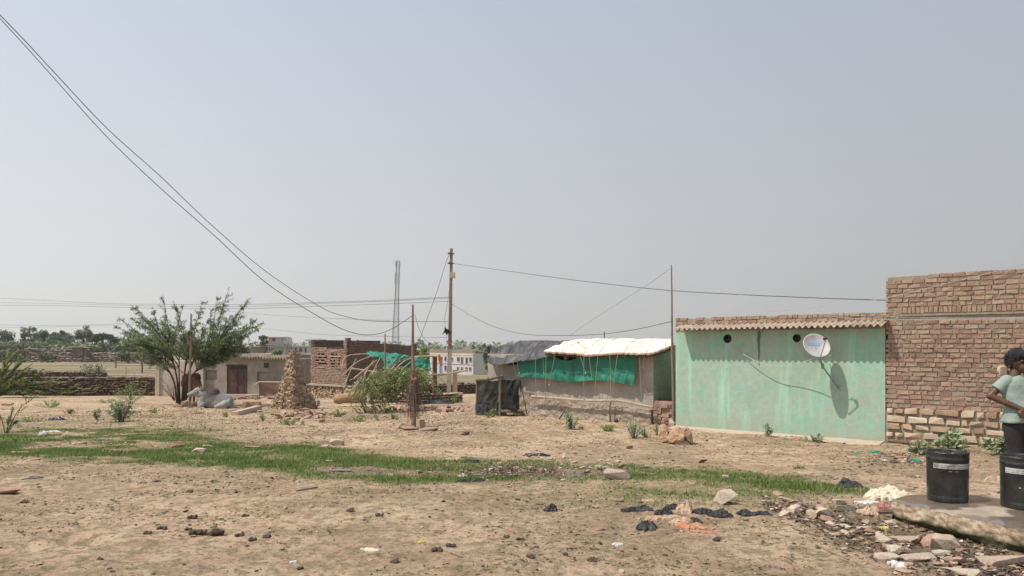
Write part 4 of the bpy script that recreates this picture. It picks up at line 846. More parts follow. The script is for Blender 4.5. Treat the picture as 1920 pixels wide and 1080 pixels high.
# ---------------------------------------------------------------- bulls
def bull_pts(Yd, px0, py0): s = Yd/F; return lambda px, py, d=0: V(((px-CX)/F*Yd, Yd+d*s, CAMZ+(HY-py)/F*Yd))
hide_g = M('grey_hide', [(.20, .195, .18), (.27, .265, .245), (.33, .325, .30)], 2.5, bump=.15, bscale=60, fine=.06)
def dark_hump(m, c, r, col):
    t = m.node_tree; nd = t.nodes; b = nd['Principled BSDF']; old = b.inputs['Base Color'].links[0].from_socket
    tc = nd.new('ShaderNodeTexCoord'); vm = nd.new('ShaderNodeVectorMath'); vm.operation = 'DISTANCE'; vm.inputs[1].default_value = c; t.links.new(tc.outputs['Object'], vm.inputs[0])
    mr = nd.new('ShaderNodeMapRange'); mr.inputs[1].default_value = r*.3; mr.inputs[2].default_value = r; mr.inputs[3].default_value = 1; mr.inputs[4].default_value = 0; t.links.new(vm.outputs['Value'], mr.inputs[0])
    x = nd.new('ShaderNodeMix'); x.data_type = 'RGBA'; x.inputs[7].default_value = lin(col); t.links.new(mr.outputs[0], x.inputs[0]); t.links.new(old, x.inputs[6]); t.links.new(x.outputs[2], b.inputs['Base Color'])
def grey_bull():
    g0 = GS(398, 765); Yd = g0.y; p = bull_pts(Yd, 0, 0); s = Yd/F
    T = thing('grey_bull', 'pale grey humped zebu bull lying on the ground in front of the thorn tree', 'bull', p(398, 767)); m = MB()
    def E(px, py, d, rx, ry, rz, tilt=0): m.ell(p(px, py, d), (rx*s, ry*s, rz*s), Euler((0, math.radians(tilt), 0)).to_matrix(), n=16)
    E(416, 752, 0, 20, 13, 14.5); E(400, 752, 0, 20, 13, 15); E(424, 753, 2, 12.5, 12.5, 13.5); E(386, 751, 0, 13, 11, 14.5); E(410, 756, 0, 22, 14, 10.5)
    E(404, 735, 0, 8, 5.5, 7.5); E(400, 740, 0, 12, 8, 8); E(431, 756, -5, 5.5, 7, 9); E(380, 757, -2, 9, 9, 9)
    m.cone(p(394, 746), p(377, 739), 11*s, 7.2*s, 16); m.cone(p(388, 753), p(372, 748), 9*s, 5*s, 14); m.cone(p(372, 748, 0), p(376, 760, 0), 2.6*s, 4*s, 12)
    m.cone(p(376, 733), p(369, 734), 7.4*s, 6.8*s, 16); m.cone(p(369, 734.5), p(358, 739), 6.4*s, 4.4*s, 16); m.cone(p(358, 739), p(354.5, 740), 4.4*s, 3.6*s, 14); m.cone(p(368, 740), p(358, 741.5), 3*s, 1.9*s, 12)
    E(374, 728, 0, 4.5, 4, 3.2)
    m.cone(p(386, 757, -8), p(376, 763, -9), 5*s, 3*s, 12); m.cone(p(376, 764, -10), p(388, 765, -12), 2.4*s, 2*s, 10)
    m.cone(p(426, 757, -10), p(410, 762, -12), 7.5*s, 3.6*s, 14); m.cone(p(410, 763, -12), p(428, 765, -13), 2.6*s, 2.2*s, 10)
    o = m.build('body', hide_g, T); remesh(o, .016, 3); c = p(399, 736)-ORIG[T.name]; dark_hump(hide_g, c, .66, (.045, .042, .04))
    for d in (-5, 4):
        e = MB(); a = p(375.5, 733, d); bb = p(384, 740, d-3 if d < 0 else d+3); e.ell(a.lerp(bb, .5), ((bb-a).length*.55, 1.3*s, 2.4*s), Euler((0, math.radians(42), 0)).to_matrix(), n=10); e.build('ear', M('ear_hide', [(.34, .31, .29), (.42, .37, .34)], 9), T)
    for d in (-3, 3): e = MB(); e.tube([p(375, 727, d), p(376.5, 724, d*1.6), p(375.5, 722, d*1.8)], [1.2*s, .9*s, .3*s], 8); e.build('horn', mt['darkwood'], T)
    for d in (-4.6, 4.6): e = MB(); e.ell(p(368, 732, d*1.2), (1.5*s, .8*s, 1.0*s)); e.build('eye', mt['hair'], T)
    e = MB(); e.ell(p(353.2, 738.6), (1.4*s, 2.4*s, 1.5*s)); e.build('muzzle', mt['hair'], T)
    e = MB(); e.tube(cr([p(436, 746, 2), p(439, 754, 0), p(437, 763, -6), p(431, 766, -12)], 4), 1*s, 6); e.build('tail', hide_g, T)
grey_bull()
hide_b = M('russet_hide', [(.16, .062, .026), (.25, .10, .04), (.31, .14, .06)], 3, bump=.15, bscale=60, fine=.08)
def brown_bull():
    g0 = GS(362, 761); Yd = g0.y+1.2; p = bull_pts(Yd, 0, 0); s = Yd/F
    T = thing('brown_bull', 'russet brown humped bull standing half hidden behind the tree trunk and the grey bull', 'bull', V((p(360, 760).x, Yd, gz(p(360, 760).x, Yd)))); m = MB(); zb = gz(p(360, 760).x, Yd)
    def Q(px, py, d): return p(px, py, d)
    m.ell(Q(348, 719, 14), (14*s, 17*s, 15*s), n=16); m.ell(Q(358, 720, 2), (14*s, 18*s, 17*s), n=16); m.ell(Q(364, 719, -8), (13*s, 14*s, 18*s), n=16); m.ell(Q(372, 708, -8), (8*s, 8*s, 9.5*s), n=14); m.ell(Q(343, 709, 16), (9*s, 9*s, 8*s), n=12)
    m.cone(Q(371, 718, -12), Q(383, 733, -20), 11*s, 7*s, 14); m.cone(Q(373, 728, -13), Q(382, 742, -20), 6*s, 4*s, 14); m.cone(Q(385, 736, -22), Q(389, 750, -26), 5.5*s, 3*s, 14)
    for (a, b_, d) in [(350, 348, 20), (346, 345, 8), (368, 369, -14), (358, 357, -2)]:
        k = Q(b_, 742, d+2); f = Q(b_, 760, d); f.z = gz(f.x, f.y)+.03; m.cone(Q(a, 728, d), k, 6.5*s, 2.8*s, 12); m.cone(k, f, 2.7*s, 2.1*s, 10)
    o = m.build('body', hide_b, T); remesh(o, .02, 6); dark_hump(hide_b, Q(374, 714, -10)-ORIG[T.name], .5, (.05, .024, .014))
    e = MB(); e.tube(cr([Q(343, 706, 26), Q(340, 725, 28), Q(341, 748, 27)], 4), [1.6*s]*6+[2.2*s, 2.4*s, 1*s], 6); e.build('tail', hide_b, T)
    for d in (-25, -15): e = MB(); e.ell(Q(385, 732, d), (4*s, 1*s, 2*s), n=8); e.build('ear', hide_b, T)
brown_bull()
# ---------------------------------------------------------------- hut
random.seed(71)
hl = G(297, 743); hl = V(((297-CX)/F*45, 45, 0)); hr = V(((540-CX)/F*44.2, 44.2, 0)); FH = Fr(hl, hr); hz = CAMZ-2.96
T = thing('plaster_hut', 'low grey cement plastered hut with rusty metal door and two square niches', 'hut', FH.p(FH.L/2, hz, 0))
def hw(x0, x1, y0, y1): a = FH.at(x0, y1); b = FH.at(x1, y0); return (a[0], b[0], a[1], b[1])
uL = FH.upx(385); ztl = FH.at(400, 667)[1]; ztr = FH.at(530, 674)[1]
m = MB(); grid_holes(m, FH, (uL, FH.L), (hz-.4, ztr), [hw(425, 464, 683, 741), hw(381, 407, 694, 712), hw(482, 508, 697, 715)], depth=.16)
zz = FH.at(400, 680)[1]
def block(u0, u1, z1, d, dep=4):
    m.quad(FH.p(u0, hz-.4, d), FH.p(u0, z1, d), FH.p(u0, z1, -dep), FH.p(u0, hz-.4, -dep)); m.quad(FH.p(u1, hz-.4, d), FH.p(u1, z1, d), FH.p(u1, z1, -dep), FH.p(u1, hz-.4, -dep)); m.quad(FH.p(u0, z1, d), FH.p(u1, z1, d), FH.p(u1, z1, -dep), FH.p(u0, z1, -dep))
block(uL, FH.L, ztr, 0)
m.build('front_wall', mt['hutplaster'], T)
m = MB(); zs_ = FH.at(330, 677)[1]; m.quad(FH.p(0, hz-.4, .25), FH.p(uL, hz-.4, .25), FH.p(uL, zs_, .25), FH.p(0, zs_, .25)); block(0, uL, zs_, .25, 3); m.box(FH.p(.12, (hz+zs_)/2, .28), (.26, .12, zs_-hz+.1), FH.R()); m.build('side_wing', M('pale_plaster', [(.36, .30, .235), (.44, .375, .30)], 1.5, bump=.2), T)
m = MB(); m.add([FH.p(uL, ztr-.002, .0), FH.p(FH.L, ztr-.002, 0), FH.p(uL, ztl, 0)], [(0, 1, 2)]); m.add([FH.p(uL, ztr-.002, -.25), FH.p(FH.L, ztr-.002, -.25), FH.p(uL, ztl, -.25)], [(0, 1, 2)]); m.quad(FH.p(uL, ztl, 0), FH.p(FH.L, ztr, 0), FH.p(FH.L, ztr, -.25), FH.p(uL, ztl, -.25)); m.build('parapet', mt['hutplaster'], T)
for (x0, x1, y0, y1) in [(393, 400, 677, 686), (495, 504, 680, 690)]:
    h = hw(x0, x1, y0, y1); m = MB(); m.box(FH.p((h[0]+h[1])/2, (h[2]+h[3])/2, .0), (h[1]-h[0], .02, h[3]-h[2]), FH.R(), 1); 
    for a, b_, c_, d_2 in [(h[0]-.03, h[1]+.03, h[3], h[3]+.04), (h[0]-.03, h[1]+.03, h[2]-.04, h[2])]: m.box(FH.p((a+b_)/2, (c_+d_2)/2, .02), (b_-a, .05, d_2-c_), FH.R(), 0)
    m.build('vent', [mt['plaster'], mt['darkpane']], T)
D = hw(426, 463, 694, 741); D2 = hw(427, 462, 685, 693)
dr = MB(); dr.box(FH.p((D[0]+D[1])/2, (D[2]+D[3])/2, -.10), (D[1]-D[0]-.02, .05, D[3]-D[2]), FH.R()); do = dr.build('door', mt['rust'], T)
e = MB(); uc = (D[0]+D[1])/2
for zc, hh_ in ((D[2]+.32, .5), (D[3]-.38, .55)): e.box(FH.p(uc-.25, zc, -.068), (.36, .02, hh_), FH.R()); e.box(FH.p(uc+.25, zc, -.068), (.36, .02, hh_), FH.R())
e.box(FH.p(uc, (D[2]+D[3])/2, -.06), (.03, .03, D[3]-D[2]-.1), FH.R()); e.build('door_panel', mt['maroon'], do)
e = MB(); e.box(FH.p(uc, (D2[2]+D2[3])/2, -.13), (D2[1]-D2[0], .02, D2[3]-D2[2]), FH.R()); e.build('fanlight', mt['darkpane'], T)
e = MB()
for k in range(4): e.box(FH.p(uc, D2[2]+(D2[3]-D2[2])*(k+.5)/4, -.1), (D2[1]-D2[0], .02, .02), FH.R())
e.build('grille', mt['maroon'], T)
e = MB(); e.box(FH.p(uc+.2, hz+.06, .3), (2.6, .6, .16), FH.R(), 0, .02); e.build('doorstep', mt['concrete'], T)
m = MB(); e0_ = FH.at(412, 668, .35); e1_ = FH.at(538, 673, .35); nc2 = 24
def hs_(i, j): return FH.p(e0_[0]+(e1_[0]-e0_[0])*i, e0_[1]+(e1_[1]-e0_[1])*i+.065*math.cos(2*math.pi*nc2*i)+.16*j+.03*nz(i*6), .35-.9*j)
sheet_grid(m, hs_, nc2*6, 3); sheet_grid(m, lambda i, j: hs_(i, j)-V((0, 0, .02)), nc2*6, 3); m.build('corrugated_sheet', mt['tin'], T)
m = MB(); 
for k in range(14): u = uL+.2+k*.35; m.rock(FH.p(u, ztl-.0+(ztr-ztl)*k/20+.05, -.15), (.35, .25, .13))
m.build('roof_stones', mt['rubble'], T)
# mud bin in front of the hut
c = GS(500, 745); T = thing('mud_bin', 'square mud-walled feed bin in front of the hut, left of the ruined pillar', 'bin', c); Yb = c.y
m = MB(); a_ = P(486, 745, Yb); b_2 = P(524, 745, Yb-.2); m.box((a_+b_2)/2+V((0, .4, (745-717)/F*Yb/2)), ((b_2-a_).length, .8, (745-717)/F*Yb), Euler((0, 0, -.05)).to_matrix(), 0, .03); m.build('wall', M('mud_brown', [(.17, .115, .08), (.23, .16, .115)], 3, bump=.5), T)
m = MB(); m.tube([P(486, 745, Yb-.15), P(484, 719, Yb-.15)], .05, 6); m.tube([P(478, 722, Yb-.2), P(486, 716, Yb-.15), P(524, 717, Yb-.3)], .045, 6); m.build('frame_stick', mt['bamboo'], T)
m = MB(); random.seed(5)
for k in range(22): m_ = MB(); c = GS(437+k*3.6+random.uniform(-2, 2), 748+random.uniform(-2, 2.5)); m_.rock(c+V((0, 0, .06)), (random.uniform(.2, .5), .25, random.uniform(.1, .2))); tag(m_.build('edging_stone', mt['rubble']), 'rough stone in the low row before the hut, number %d counted from the left' % (k+1), 'stone', 'stones edging the hut yard')
# fallen lintel and blocks
a_ = GS(440, 779); b_2 = GS(484, 771); m = MB(); fr_ = Fr(a_, b_2); m.box(fr_.p(fr_.L/2, (a_.z+b_2.z)/2+.1, 0), (fr_.L, .22, .16), fr_.R(), 0, .015); tag(m.build('stone_lintel', mt['palestone']), 'long pale stone lintel lying on the ground before the hut', 'stone lintel')
m = MB(); m.rock(GS(460, 770)+V((0, .2, .16)), (.35, .3, .38), 16); tag(m.build('stone_block', mt['rubble']), 'upright brown block behind the left of the fallen lintel', 'stone block')
m = MB(); m.box(GS(474, 769)+V((0, .2, .15)), (.42, .26, .3), None, 0, .03); tag(m.build('stone_block', mt['rubble']), 'square brown block behind the right of the fallen lintel', 'stone block')
# ---------------------------------------------------------------- ruined brick pillar
def pillar():
    random.seed(81); c = GS(545, 768); c.y += .45; Yp = c.y; s = Yp/F
    T = thing('ruined_pillar', 'crumbling ruined brick and mud pillar, wide below and narrow at the top', 'ruin', V((c.x, c.y, gz(c.x, c.y)))); zb = gz(c.x, c.y)
    H = (770-661.5)*s; m = MB(); mud = MB()
    a = V((-.80, -.60, 0)); l = V((-a.y*-1, 0, 0))
    e1 = V((-.74, .67, 0)); e2 = V((.84, .54, 0))   # left face runs e1, right face runs e2 from the near corner
    prof = [(0, 1.45, .95), (.12, 1.38, .92), (.14, 1.25, .80), (.22, 1.18, .78), (.24, .95, .48), (.40, .84, .46), (.41, .84, .62), (.47, .78, .60), (.49, .70, .40), (.55, .60, .40), (.7, .48, .32), (.85, .36, .27), (.95, .30, .26), (1, .2, .2)]
    def wl(t): return np.interp(t, [q[0] for q in prof], [q[1] for q in prof]), np.interp(t, [q[0] for q in prof], [q[2] for q in prof])
    near = V((c.x+.10, c.y-.5, 0)); ch = .082; k = 0
    while k*ch < H:
        t = k*ch/H; L1, L2 = wl(t); L1 *= 1.0; z = zb+k*ch; nr = near+V((-.02*t, .10*t, 0)); off = V((random.uniform(-.02, .02), random.uniform(-.02, .02), 0))
        for (d, L, other) in ((e1, L1, e2), (e2, L2, e1)):
            u = 0; R = Fr(V((0, 0, 0)), d).R()
            while u < L:
                ln = random.choice([.23, .23, .12]); 
                if random.random() < .97: m.box(nr+off+d*(u+ln/2)+other*(.08+random.uniform(-.03, .03))+V((0, 0, z+ch/2)), (min(ln, L-u+.05)-.008, .2, ch*.86), Matrix(R)@Euler((random.uniform(-.05, .05),)*2+(random.uniform(-.08, .08),)).to_matrix(), 0, .012)
                u += ln
        mm = nr+e1*L1*.5+e2*L2*.5; mud.add([(mm+e1*(sx*L1*.46)+e2*(sy*L2*.46)+V((0, 0, z+dz))) for dz in (0, ch*1.05) for sx in (-1, 1) for sy in (-1, 1)], [(0, 1, 3, 2), (4, 6, 7, 5), (0, 4, 5, 1), (2, 3, 7, 6), (0, 2, 6, 4), (1, 5, 7, 3)])
        k += 1
    m.build('bricks', mt['mudbrick'], T); mud.build('core', mt['mud'], T)
    # clods of mud mortar clinging to the lit face
    m = MB()
    for i in range(420):
        t = random.random()**1.1*.92; L1, L2 = wl(t); u = random.random()*L1; p = near+e1*u-e2*random.uniform(-.05, .05)+V((0, 0, zb+t*H)); r = random.uniform(.04, .15); m.rock(p, (r*1.3, r, r*random.uniform(.6, 1.6)), 9, tilt=.6)
    for i in range(90):
        t = random.random()*.35; L1, L2 = wl(t); p = near+e1*(L1+random.uniform(-.2, .12))+e2*random.uniform(-.1, .4)+V((0, 0, zb+t*H)); r = random.uniform(.06, .16); m.rock(p, (r*1.3, r, r), 9, tilt=.6)
    for i in range(50):
        t = random.random()*.4; L1, L2 = wl(t); p = near+e2*(random.random()*L2)-e1*random.uniform(-.05, .05)+V((0, 0, zb+t*H)); r = random.uniform(.06, .14); m.rock(p, (r*1.6, r, r*.6), 9, tilt=.3)
    m.build('mud_mortar', mt['mud'], T)
    # rubble at the foot: single stones
    for i in range(62):
        px = random.gauss(580, 34); py = 775+abs(random.gauss(0, 8))+ (px > 610)*-4
        if px < 470 or px > 690: continue
        g = GS(px, py); r = random.uniform(.14, .36)*(1.15 if abs(px-575) < 30 else .8); m = MB(); hgt = r*random.uniform(.3, .6); m.rock(g+V((0, 0, hgt*.35+.10*max(0, 1-abs(px-575)/32)*random.random())), (r, r*.7, hgt), 11, tilt=.35)
        z_ = 'far left of' if px < 520 else 'left of' if px < 550 else 'before the left half of' if px < 567 else 'before the middle of' if px < 585 else 'before the right half of' if px < 602 else 'right of' if px < 625 else 'far right of'; tag(m.build('rubble_stone', mt['rubble']), ('big' if r > .3 else 'medium' if r > .2 else 'small')+' reddish rubble stone lying '+z_+' the ruined pillar'+(', nearer row' if py > 781 else ', back row'), 'stone', 'rubble around the ruined pillar')
pillar()
# ---------------------------------------------------------------- roofless brick room
random.seed(91)
cn = V(((650-CX)/F*40, 40, 0)); lf = V(((583-CX)/F*42.2, 42.2, 0)); rt = V(((781-CX)/F*46.5, 46.5, 0)); F1 = Fr(lf, cn); F2 = Fr(cn, rt); zb = CAMZ-2.9
T = thing('roofless_brick_room', 'unfinished roofless brick room with perforated front wall and dark shaded side wall', 'building', V((cn.x, cn.y, zb)))
zp = F1.at(620, 722)[1]; z1l = F1.at(586, 650)[1]; z1r = F1.at(640, 653)[1]; zc = F1.at(650, 638)[1]; zr2 = F2.at(779, 648)[1]
def lattice(u, z):   # rows of small openings in two fields
    px_ = u/F1.L
    f1 = .12 < px_ < .46; f2 = .55 < px_ < .86
    return (f1 or f2) and zp+.95 < z < z1r-.1 and int((z-zp)/.087) % 2 == 1 and (int(u/.12) % 2 == 0)
m = MB(); tpf = lambda u: z1l+(z1r-z1l)*u/F1.L if u < F1.L-.28 else zc
core(m, F1, 0, F1.L-.25, zp, lambda u: z1l-.02, .16, n=4, d0=-.06); brickwall(m, F1, 0, F1.L, zp, tpf, skip=lattice, dep=.10, proud=.012, jit=.006)
for (a, b_) in ((.12, .42), (.56, .84)):
    for kz in (.0, .34, .68, 1.0): m.box(F1.p(F1.L*(a+b_)/2, zp+.95+kz*(z1r-zp-1.1), .02), (F1.L*(b_-a), .04, .03), F1.R(), 2, .01)
m.build('lattice_wall', [mt['brickfar'], mt['darkpane'], mt['palestone']], T)
m = MB(); tp2 = lambda u: zc+(zr2-zc)*u/F2.L
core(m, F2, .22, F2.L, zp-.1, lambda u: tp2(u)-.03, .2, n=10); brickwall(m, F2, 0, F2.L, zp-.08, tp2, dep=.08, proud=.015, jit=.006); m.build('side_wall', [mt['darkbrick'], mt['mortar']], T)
m = MB(); bk0 = F1.p(0, 0, -4.6); F3 = Fr(V((lf.x, lf.y+.1, 0)), V((lf.x+3.0, lf.y+5.2, 0))); zbk = F3.at(588, 643)[1]
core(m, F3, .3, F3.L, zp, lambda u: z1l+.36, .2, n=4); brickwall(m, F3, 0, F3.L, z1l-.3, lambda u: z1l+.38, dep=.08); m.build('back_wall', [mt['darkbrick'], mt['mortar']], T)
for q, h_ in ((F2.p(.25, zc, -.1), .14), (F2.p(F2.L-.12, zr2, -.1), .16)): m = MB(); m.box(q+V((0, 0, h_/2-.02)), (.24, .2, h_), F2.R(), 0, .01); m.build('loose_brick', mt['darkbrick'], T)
m = MB(); sheet_grid(m, lambda i, j: F1.p(-.8+(F1.L+.9)*i, zp-.02-(zp-zb+.3)*j, .12+.12*j+.07*nz(i*20, j*9)+.04*nz(i*60, j*30)), 70, 24)
for k in range(150): u = random.uniform(-.8, F1.L); z = random.uniform(zb, zp-.15); r = random.uniform(.1, .22); m.rock(F1.p(u, z, .2), (r, r, r*.7), 9)
sheet_grid(m, lambda i, j: F2.p(-.1+F2.L*.75*i, zp-.02-(zp-zb+.3)*j, .14+.1*j+.07*nz(i*20, j*9, 4)), 50, 20); m.build('rubble_plinth', mt['mud'], T)
m = MB(); m.box(F1.p(F1.L/2-.2, zp-.0, .1), (F1.L+.8, .4, .07), F1.R(), 0, .02); m.box(F2.p(F2.L*.36, zp-.012, .15), (F2.L*.75, .42, .07), F2.R(), 0, .02); m.build('ledge', mt['concrete'], T)
# ---------------------------------------------------------------- collapsed bamboo shelter with brush
random.seed(101)
def PY(px, py, Y): return P(px, py, Y)
Ys = 33.
base = V((P(735, 740, Ys).x, Ys, gz(P(735, 740, Ys).x, Ys)))
T = thing('collapsed_shelter', 'collapsed shelter of bent bamboo poles half covered by a torn green shade net', 'shelter', base)
arcs = [((641, 706), (668, 680), (697, 667), -.3), ((645, 728), (655, 700), (668, 672), .5), ((640, 690), (650, 668), (690, 663), .8), ((664, 709), (690, 688), (708, 674), -.4), ((661, 730), (680, 700), (708, 678), -.2), ((680, 715), (688, 694), (702, 674), -.3), ((694, 712), (703, 690), (713, 670), -.5), ((686, 718), (696, 700), (722, 672), 0), ((710, 712), (725, 690), (745, 672), -.5), ((723, 705), (748, 678), (775, 668), -.3), ((738, 696), (760, 676), (792, 667), -.6), ((750, 697), (766, 682), (782, 670), -.2), ((735, 692), (752, 680), (770, 670), .3), ((715, 705), (730, 698), (760, 680), .5), ((655, 740), (676, 712), (690, 690), .2), ((700, 700), (716, 684), (735, 669), .6), ((752, 700), (765, 690), (775, 676), .4)]
for k, (a, b, c, dy) in enumerate(arcs):
    m = MB(); q = cr([P(*a, Ys+dy-.3), P(*b, Ys+dy), P(*c, Ys+dy+.2)], 5); m.tube(q, [.034-.0014*i for i in range(len(q))], 6); m.build('bent_pole', mt['bamboo'], T)
for pts, r in [([(660, 691), (700, 697), (760, 702), (800, 703)], .045), ([(775, 669), (805, 668), (812, 668)], .04), ([(664, 718), (690, 724)], .05), ([(790, 703), (802, 703), (838, 701), (872, 695)], .035), ([(782, 690), (800, 696)], .035)]:
    m = MB(); m.tube([P(x, y, Ys+.2) for x, y in pts], r, 6); m.build('cross_pole', mt['bamboo'], T)
def net(ptsA, ptsB, Ya, Yb, n, name, sd):
    A = cr([P(x, y, Ya) for x, y in ptsA], 5); B = cr([P(x, y, Yb) for x, y in ptsB], 5); m = MB()
    sheet_grid(m, lambda i, j: polyl(A, i).lerp(polyl(B, i), j)+V((.0, .12*nz(i*6, j*4, sd), .06*nz(i*9, j*5, sd+3)+.03*nz(i*25, j*9, sd))), 70, 22); return m.build(name, mt['green'], T, smooth=True)
net([(684, 662), (700, 659), (722, 661), (745, 663), (766, 667)], [(698, 670), (712, 669), (722, 685), (735, 683), (766, 668)], Ys+.8, Ys-.2, 0, 'green_net', 1)
net([(722, 678), (740, 668), (765, 667)], [(714, 688), (727, 694), (745, 676)], Ys-.1, Ys-.4, 0, 'green_net', 4)
net([(748, 680), (770, 673), (790, 669), (806, 674)], [(744, 692), (765, 700), (788, 703), (808, 694)], Ys+.5, Ys+.3, 0, 'green_net', 7)
# small posts and pillar round it
pz = G(722, 748)
stick('thin_pole', 722, 745, 626, 31.5, .045, 'thin dark pole rising behind the brush pile, left of the taller twig-wrapped post', 'wood', zb=gz(-5.3, 31.5)-.1)
c = V((P(815, 735, 34).x, 34, 0)); zb_ = gz(c.x, 34)
m = MB(); random.seed(2)
zt_ = P(815, 668, 34).z
m.box(V((c.x, 34, (zb_+zt_)/2-.1)), (.17, .17, zt_-zb_+.2), Euler((0, 0, .4)).to_matrix(), 0, .01); tag(m.build('brick_post', M('red_stone', [(.11, .05, .035), (.17, .085, .06)], 6, bump=.4)), 'dark red stone gatepost at the right end of the collapsed shelter', 'post')
m = MB(); q = P(820, 667, 33.8); sheet_grid(m, lambda i, j: q+V((.12*i+.12*j+.03*nz(i*4, j*4), 0, -.02-.45*i+.1*j*(1-i)+.03*nz(j*5, i*5))), 8, 6); tag(m.build('red_rag', M('red_cloth', [(.45, .10, .07), (.5, .14, .1)], 5)), 'red rag tied to the top of the dark red gatepost', 'rag')
c2 = P(853, 733, 36); 
m = MB(); m.box(V((c2.x, 36, (gz(c2.x, 36)+P(853, 696, 36).z)/2)), (.22, .2, P(853, 696, 36).z-gz(c2.x, 36)+.1), None, 0, .015); tag(m.build('stone_post', mt['rubble']), 'short square stone post just right of the utility pole', 'post')
m = MB(); m.tube([P(822, 704, 35.5), P(850, 699, 35.6), P(876, 694, 35.7)], .045, 6); tag(m.build('log_rail', mt['bamboo']), 'pale log rail laid across the top of the short stone post', 'rail')
# low walls and rubble between shelter and field
def lowwall(px0, px1, Y0, Y1, py0, py1, label, mat='darkstone', hh=None, n=60, name='dry_stone_wall', cat='wall', th=.45, ps=(.07, .17)):
    a = V(((px0-CX)/F*Y0, Y0, 0)); b = V(((px1-CX)/F*Y1, Y1, 0)); fr = Fr(a, b); za = CAMZ+(HY-py0)/F*Y0; zb = CAMZ+(HY-py1)/F*Y1
    tf = lambda u: za+(zb-za)*u/fr.L+.05*nz(u*.8, px0)+.03*nz(u*3, 3); z0 = min(gz(a.x, a.y), gz(b.x, b.y))-.1
    m = MB(); core(m, fr, 0, fr.L, z0, lambda u: tf(u)-.10, th, mi=1, n=20, d0=-.05)
    stonewall(m, fr, 0, fr.L, z0, tf, h=ps, w=(.14, .6), proud=.05, mi=0, dep=.3, jit=.06, gap=.035)
    k = int(fr.L*3.2)
    for _ in range(k): u = random.uniform(0, fr.L); s_ = random.uniform(.14, .34); m.rock(fr.p(u, tf(u)-.02, -random.uniform(.05, th)), (s_*1.3, s_, s_*.45), 10)
    return tag(m.build(name, [mt[mat], mt['bark']]), label, cat)
random.seed(104)
lowwall(-30, 292, 45.5, 45.5, 708, 707, 'long dark dry stone wall in the middle distance at the left, the nearer of two')
lowwall(-60, 192, 58, 57, 690, 700, 'farther dark dry stone wall rising behind the nearer one and ending at a leaning post', ps=(.08, .18))
lowwall(783, 905, 47, 50, 722, 717, 'low broken stone wall between the field and the utility pole', ps=(.12, .2))
lowwall(645, 770, 34.5, 35, 733, 738, 'low mud and stone ledge behind the brush pile', 'mud')
lowwall(790, 868, 33.5, 35, 735, 738, 'low smooth mud ledge behind the utility pole', 'mud', ps=(.1, .16))
# brush pile
b0 = GS(735, 774); Yb = b0.y; T = thing('brush_pile', 'big green heap of cut thorn brush in front of the collapsed shelter', 'brush pile', b0); ms = MB(); ml = MB(); random.seed(105)
for k in range(210):
    px = random.uniform(672, 800); env = np.interp(px, [665, 690, 720, 760, 800, 830], [735, 700, 690, 686, 690, 715]); t = random.random()
    tip = P(px+random.uniform(-8, 12), env+random.uniform(0, 50)*t, Yb+random.uniform(-.6, 2.2)); st = V((tip.x+random.uniform(-1.1, 1.1)-(tip.x-b0.x)*.3, tip.y+random.uniform(-.5, .5), b0.z+.1+(tip.z-b0.z)*random.uniform(.1, .7)))
    spray(ml, ms, [st, st.lerp(tip, .5)+V((0, 0, .08)), tip], 48, .022, .09, 0, .009)
for k in range(26):
    px = random.uniform(660, 730); tip = P(px, random.uniform(735, 772), Yb-.2+random.uniform(-.5, .5)); st = V((tip.x+.2, tip.y+.1, b0.z)); spray(ml, ms, [st, st.lerp(tip, .6), tip], 26, .022, .08, 0, .008)
for k in range(14):
    tip = P(random.uniform(800, 850), random.uniform(690, 725), Yb+1.5); st = V((tip.x-.9, tip.y, tip.z-.5)); spray(ml, ms, [st, st.lerp(tip, .5)+V((0, 0, .1)), tip], 32, .02, .08, 0, .01)
ms.build('branches', mt['bark'], T); ml.build('foliage', mt['brushleaf'], T)
m = MB(); a = P(628, 750, 31); b = P(688, 738, 30.6); pts = [a.lerp(b, i/12)+V((0, 0, .03*nz(i))) for i in range(13)]; m.tube(pts, [.14, .2, .21, .2, .2, .19, .19, .18, .17, .17, .16, .14, .08], 14)
for k in range(200): t = random.random(); p = a.lerp(b, t); an = random.uniform(0, 3.14); r = .2-.04*t; o = V((0, -math.cos(an)*r, math.sin(an)*r)); m.tube([p+o, p+o*1.05+(b-a).normalized()*random.uniform(.15, .4)+V((0, 0, random.uniform(-.05, .02)))], .008, 4)
m.f = m.f; tag(m.build('straw_bundle', mt['straw']), 'long brown straw bundle lying left of the brush pile', 'straw bundle')
m = MB(); q = P(690, 740, 30.2); sheet_grid(m, lambda i, j: q+V((-.05+.16*i+.05*nz(j*3, i*2), .05*nz(i*5, j*5), -.26*1+.5*j+.05*nz(i*4, j*4)-.1*abs(i-.5))), 10, 12); tag(m.build('plastic_rag', mt['pvc']), 'small white plastic rag caught on the left of the brush pile', 'rag')
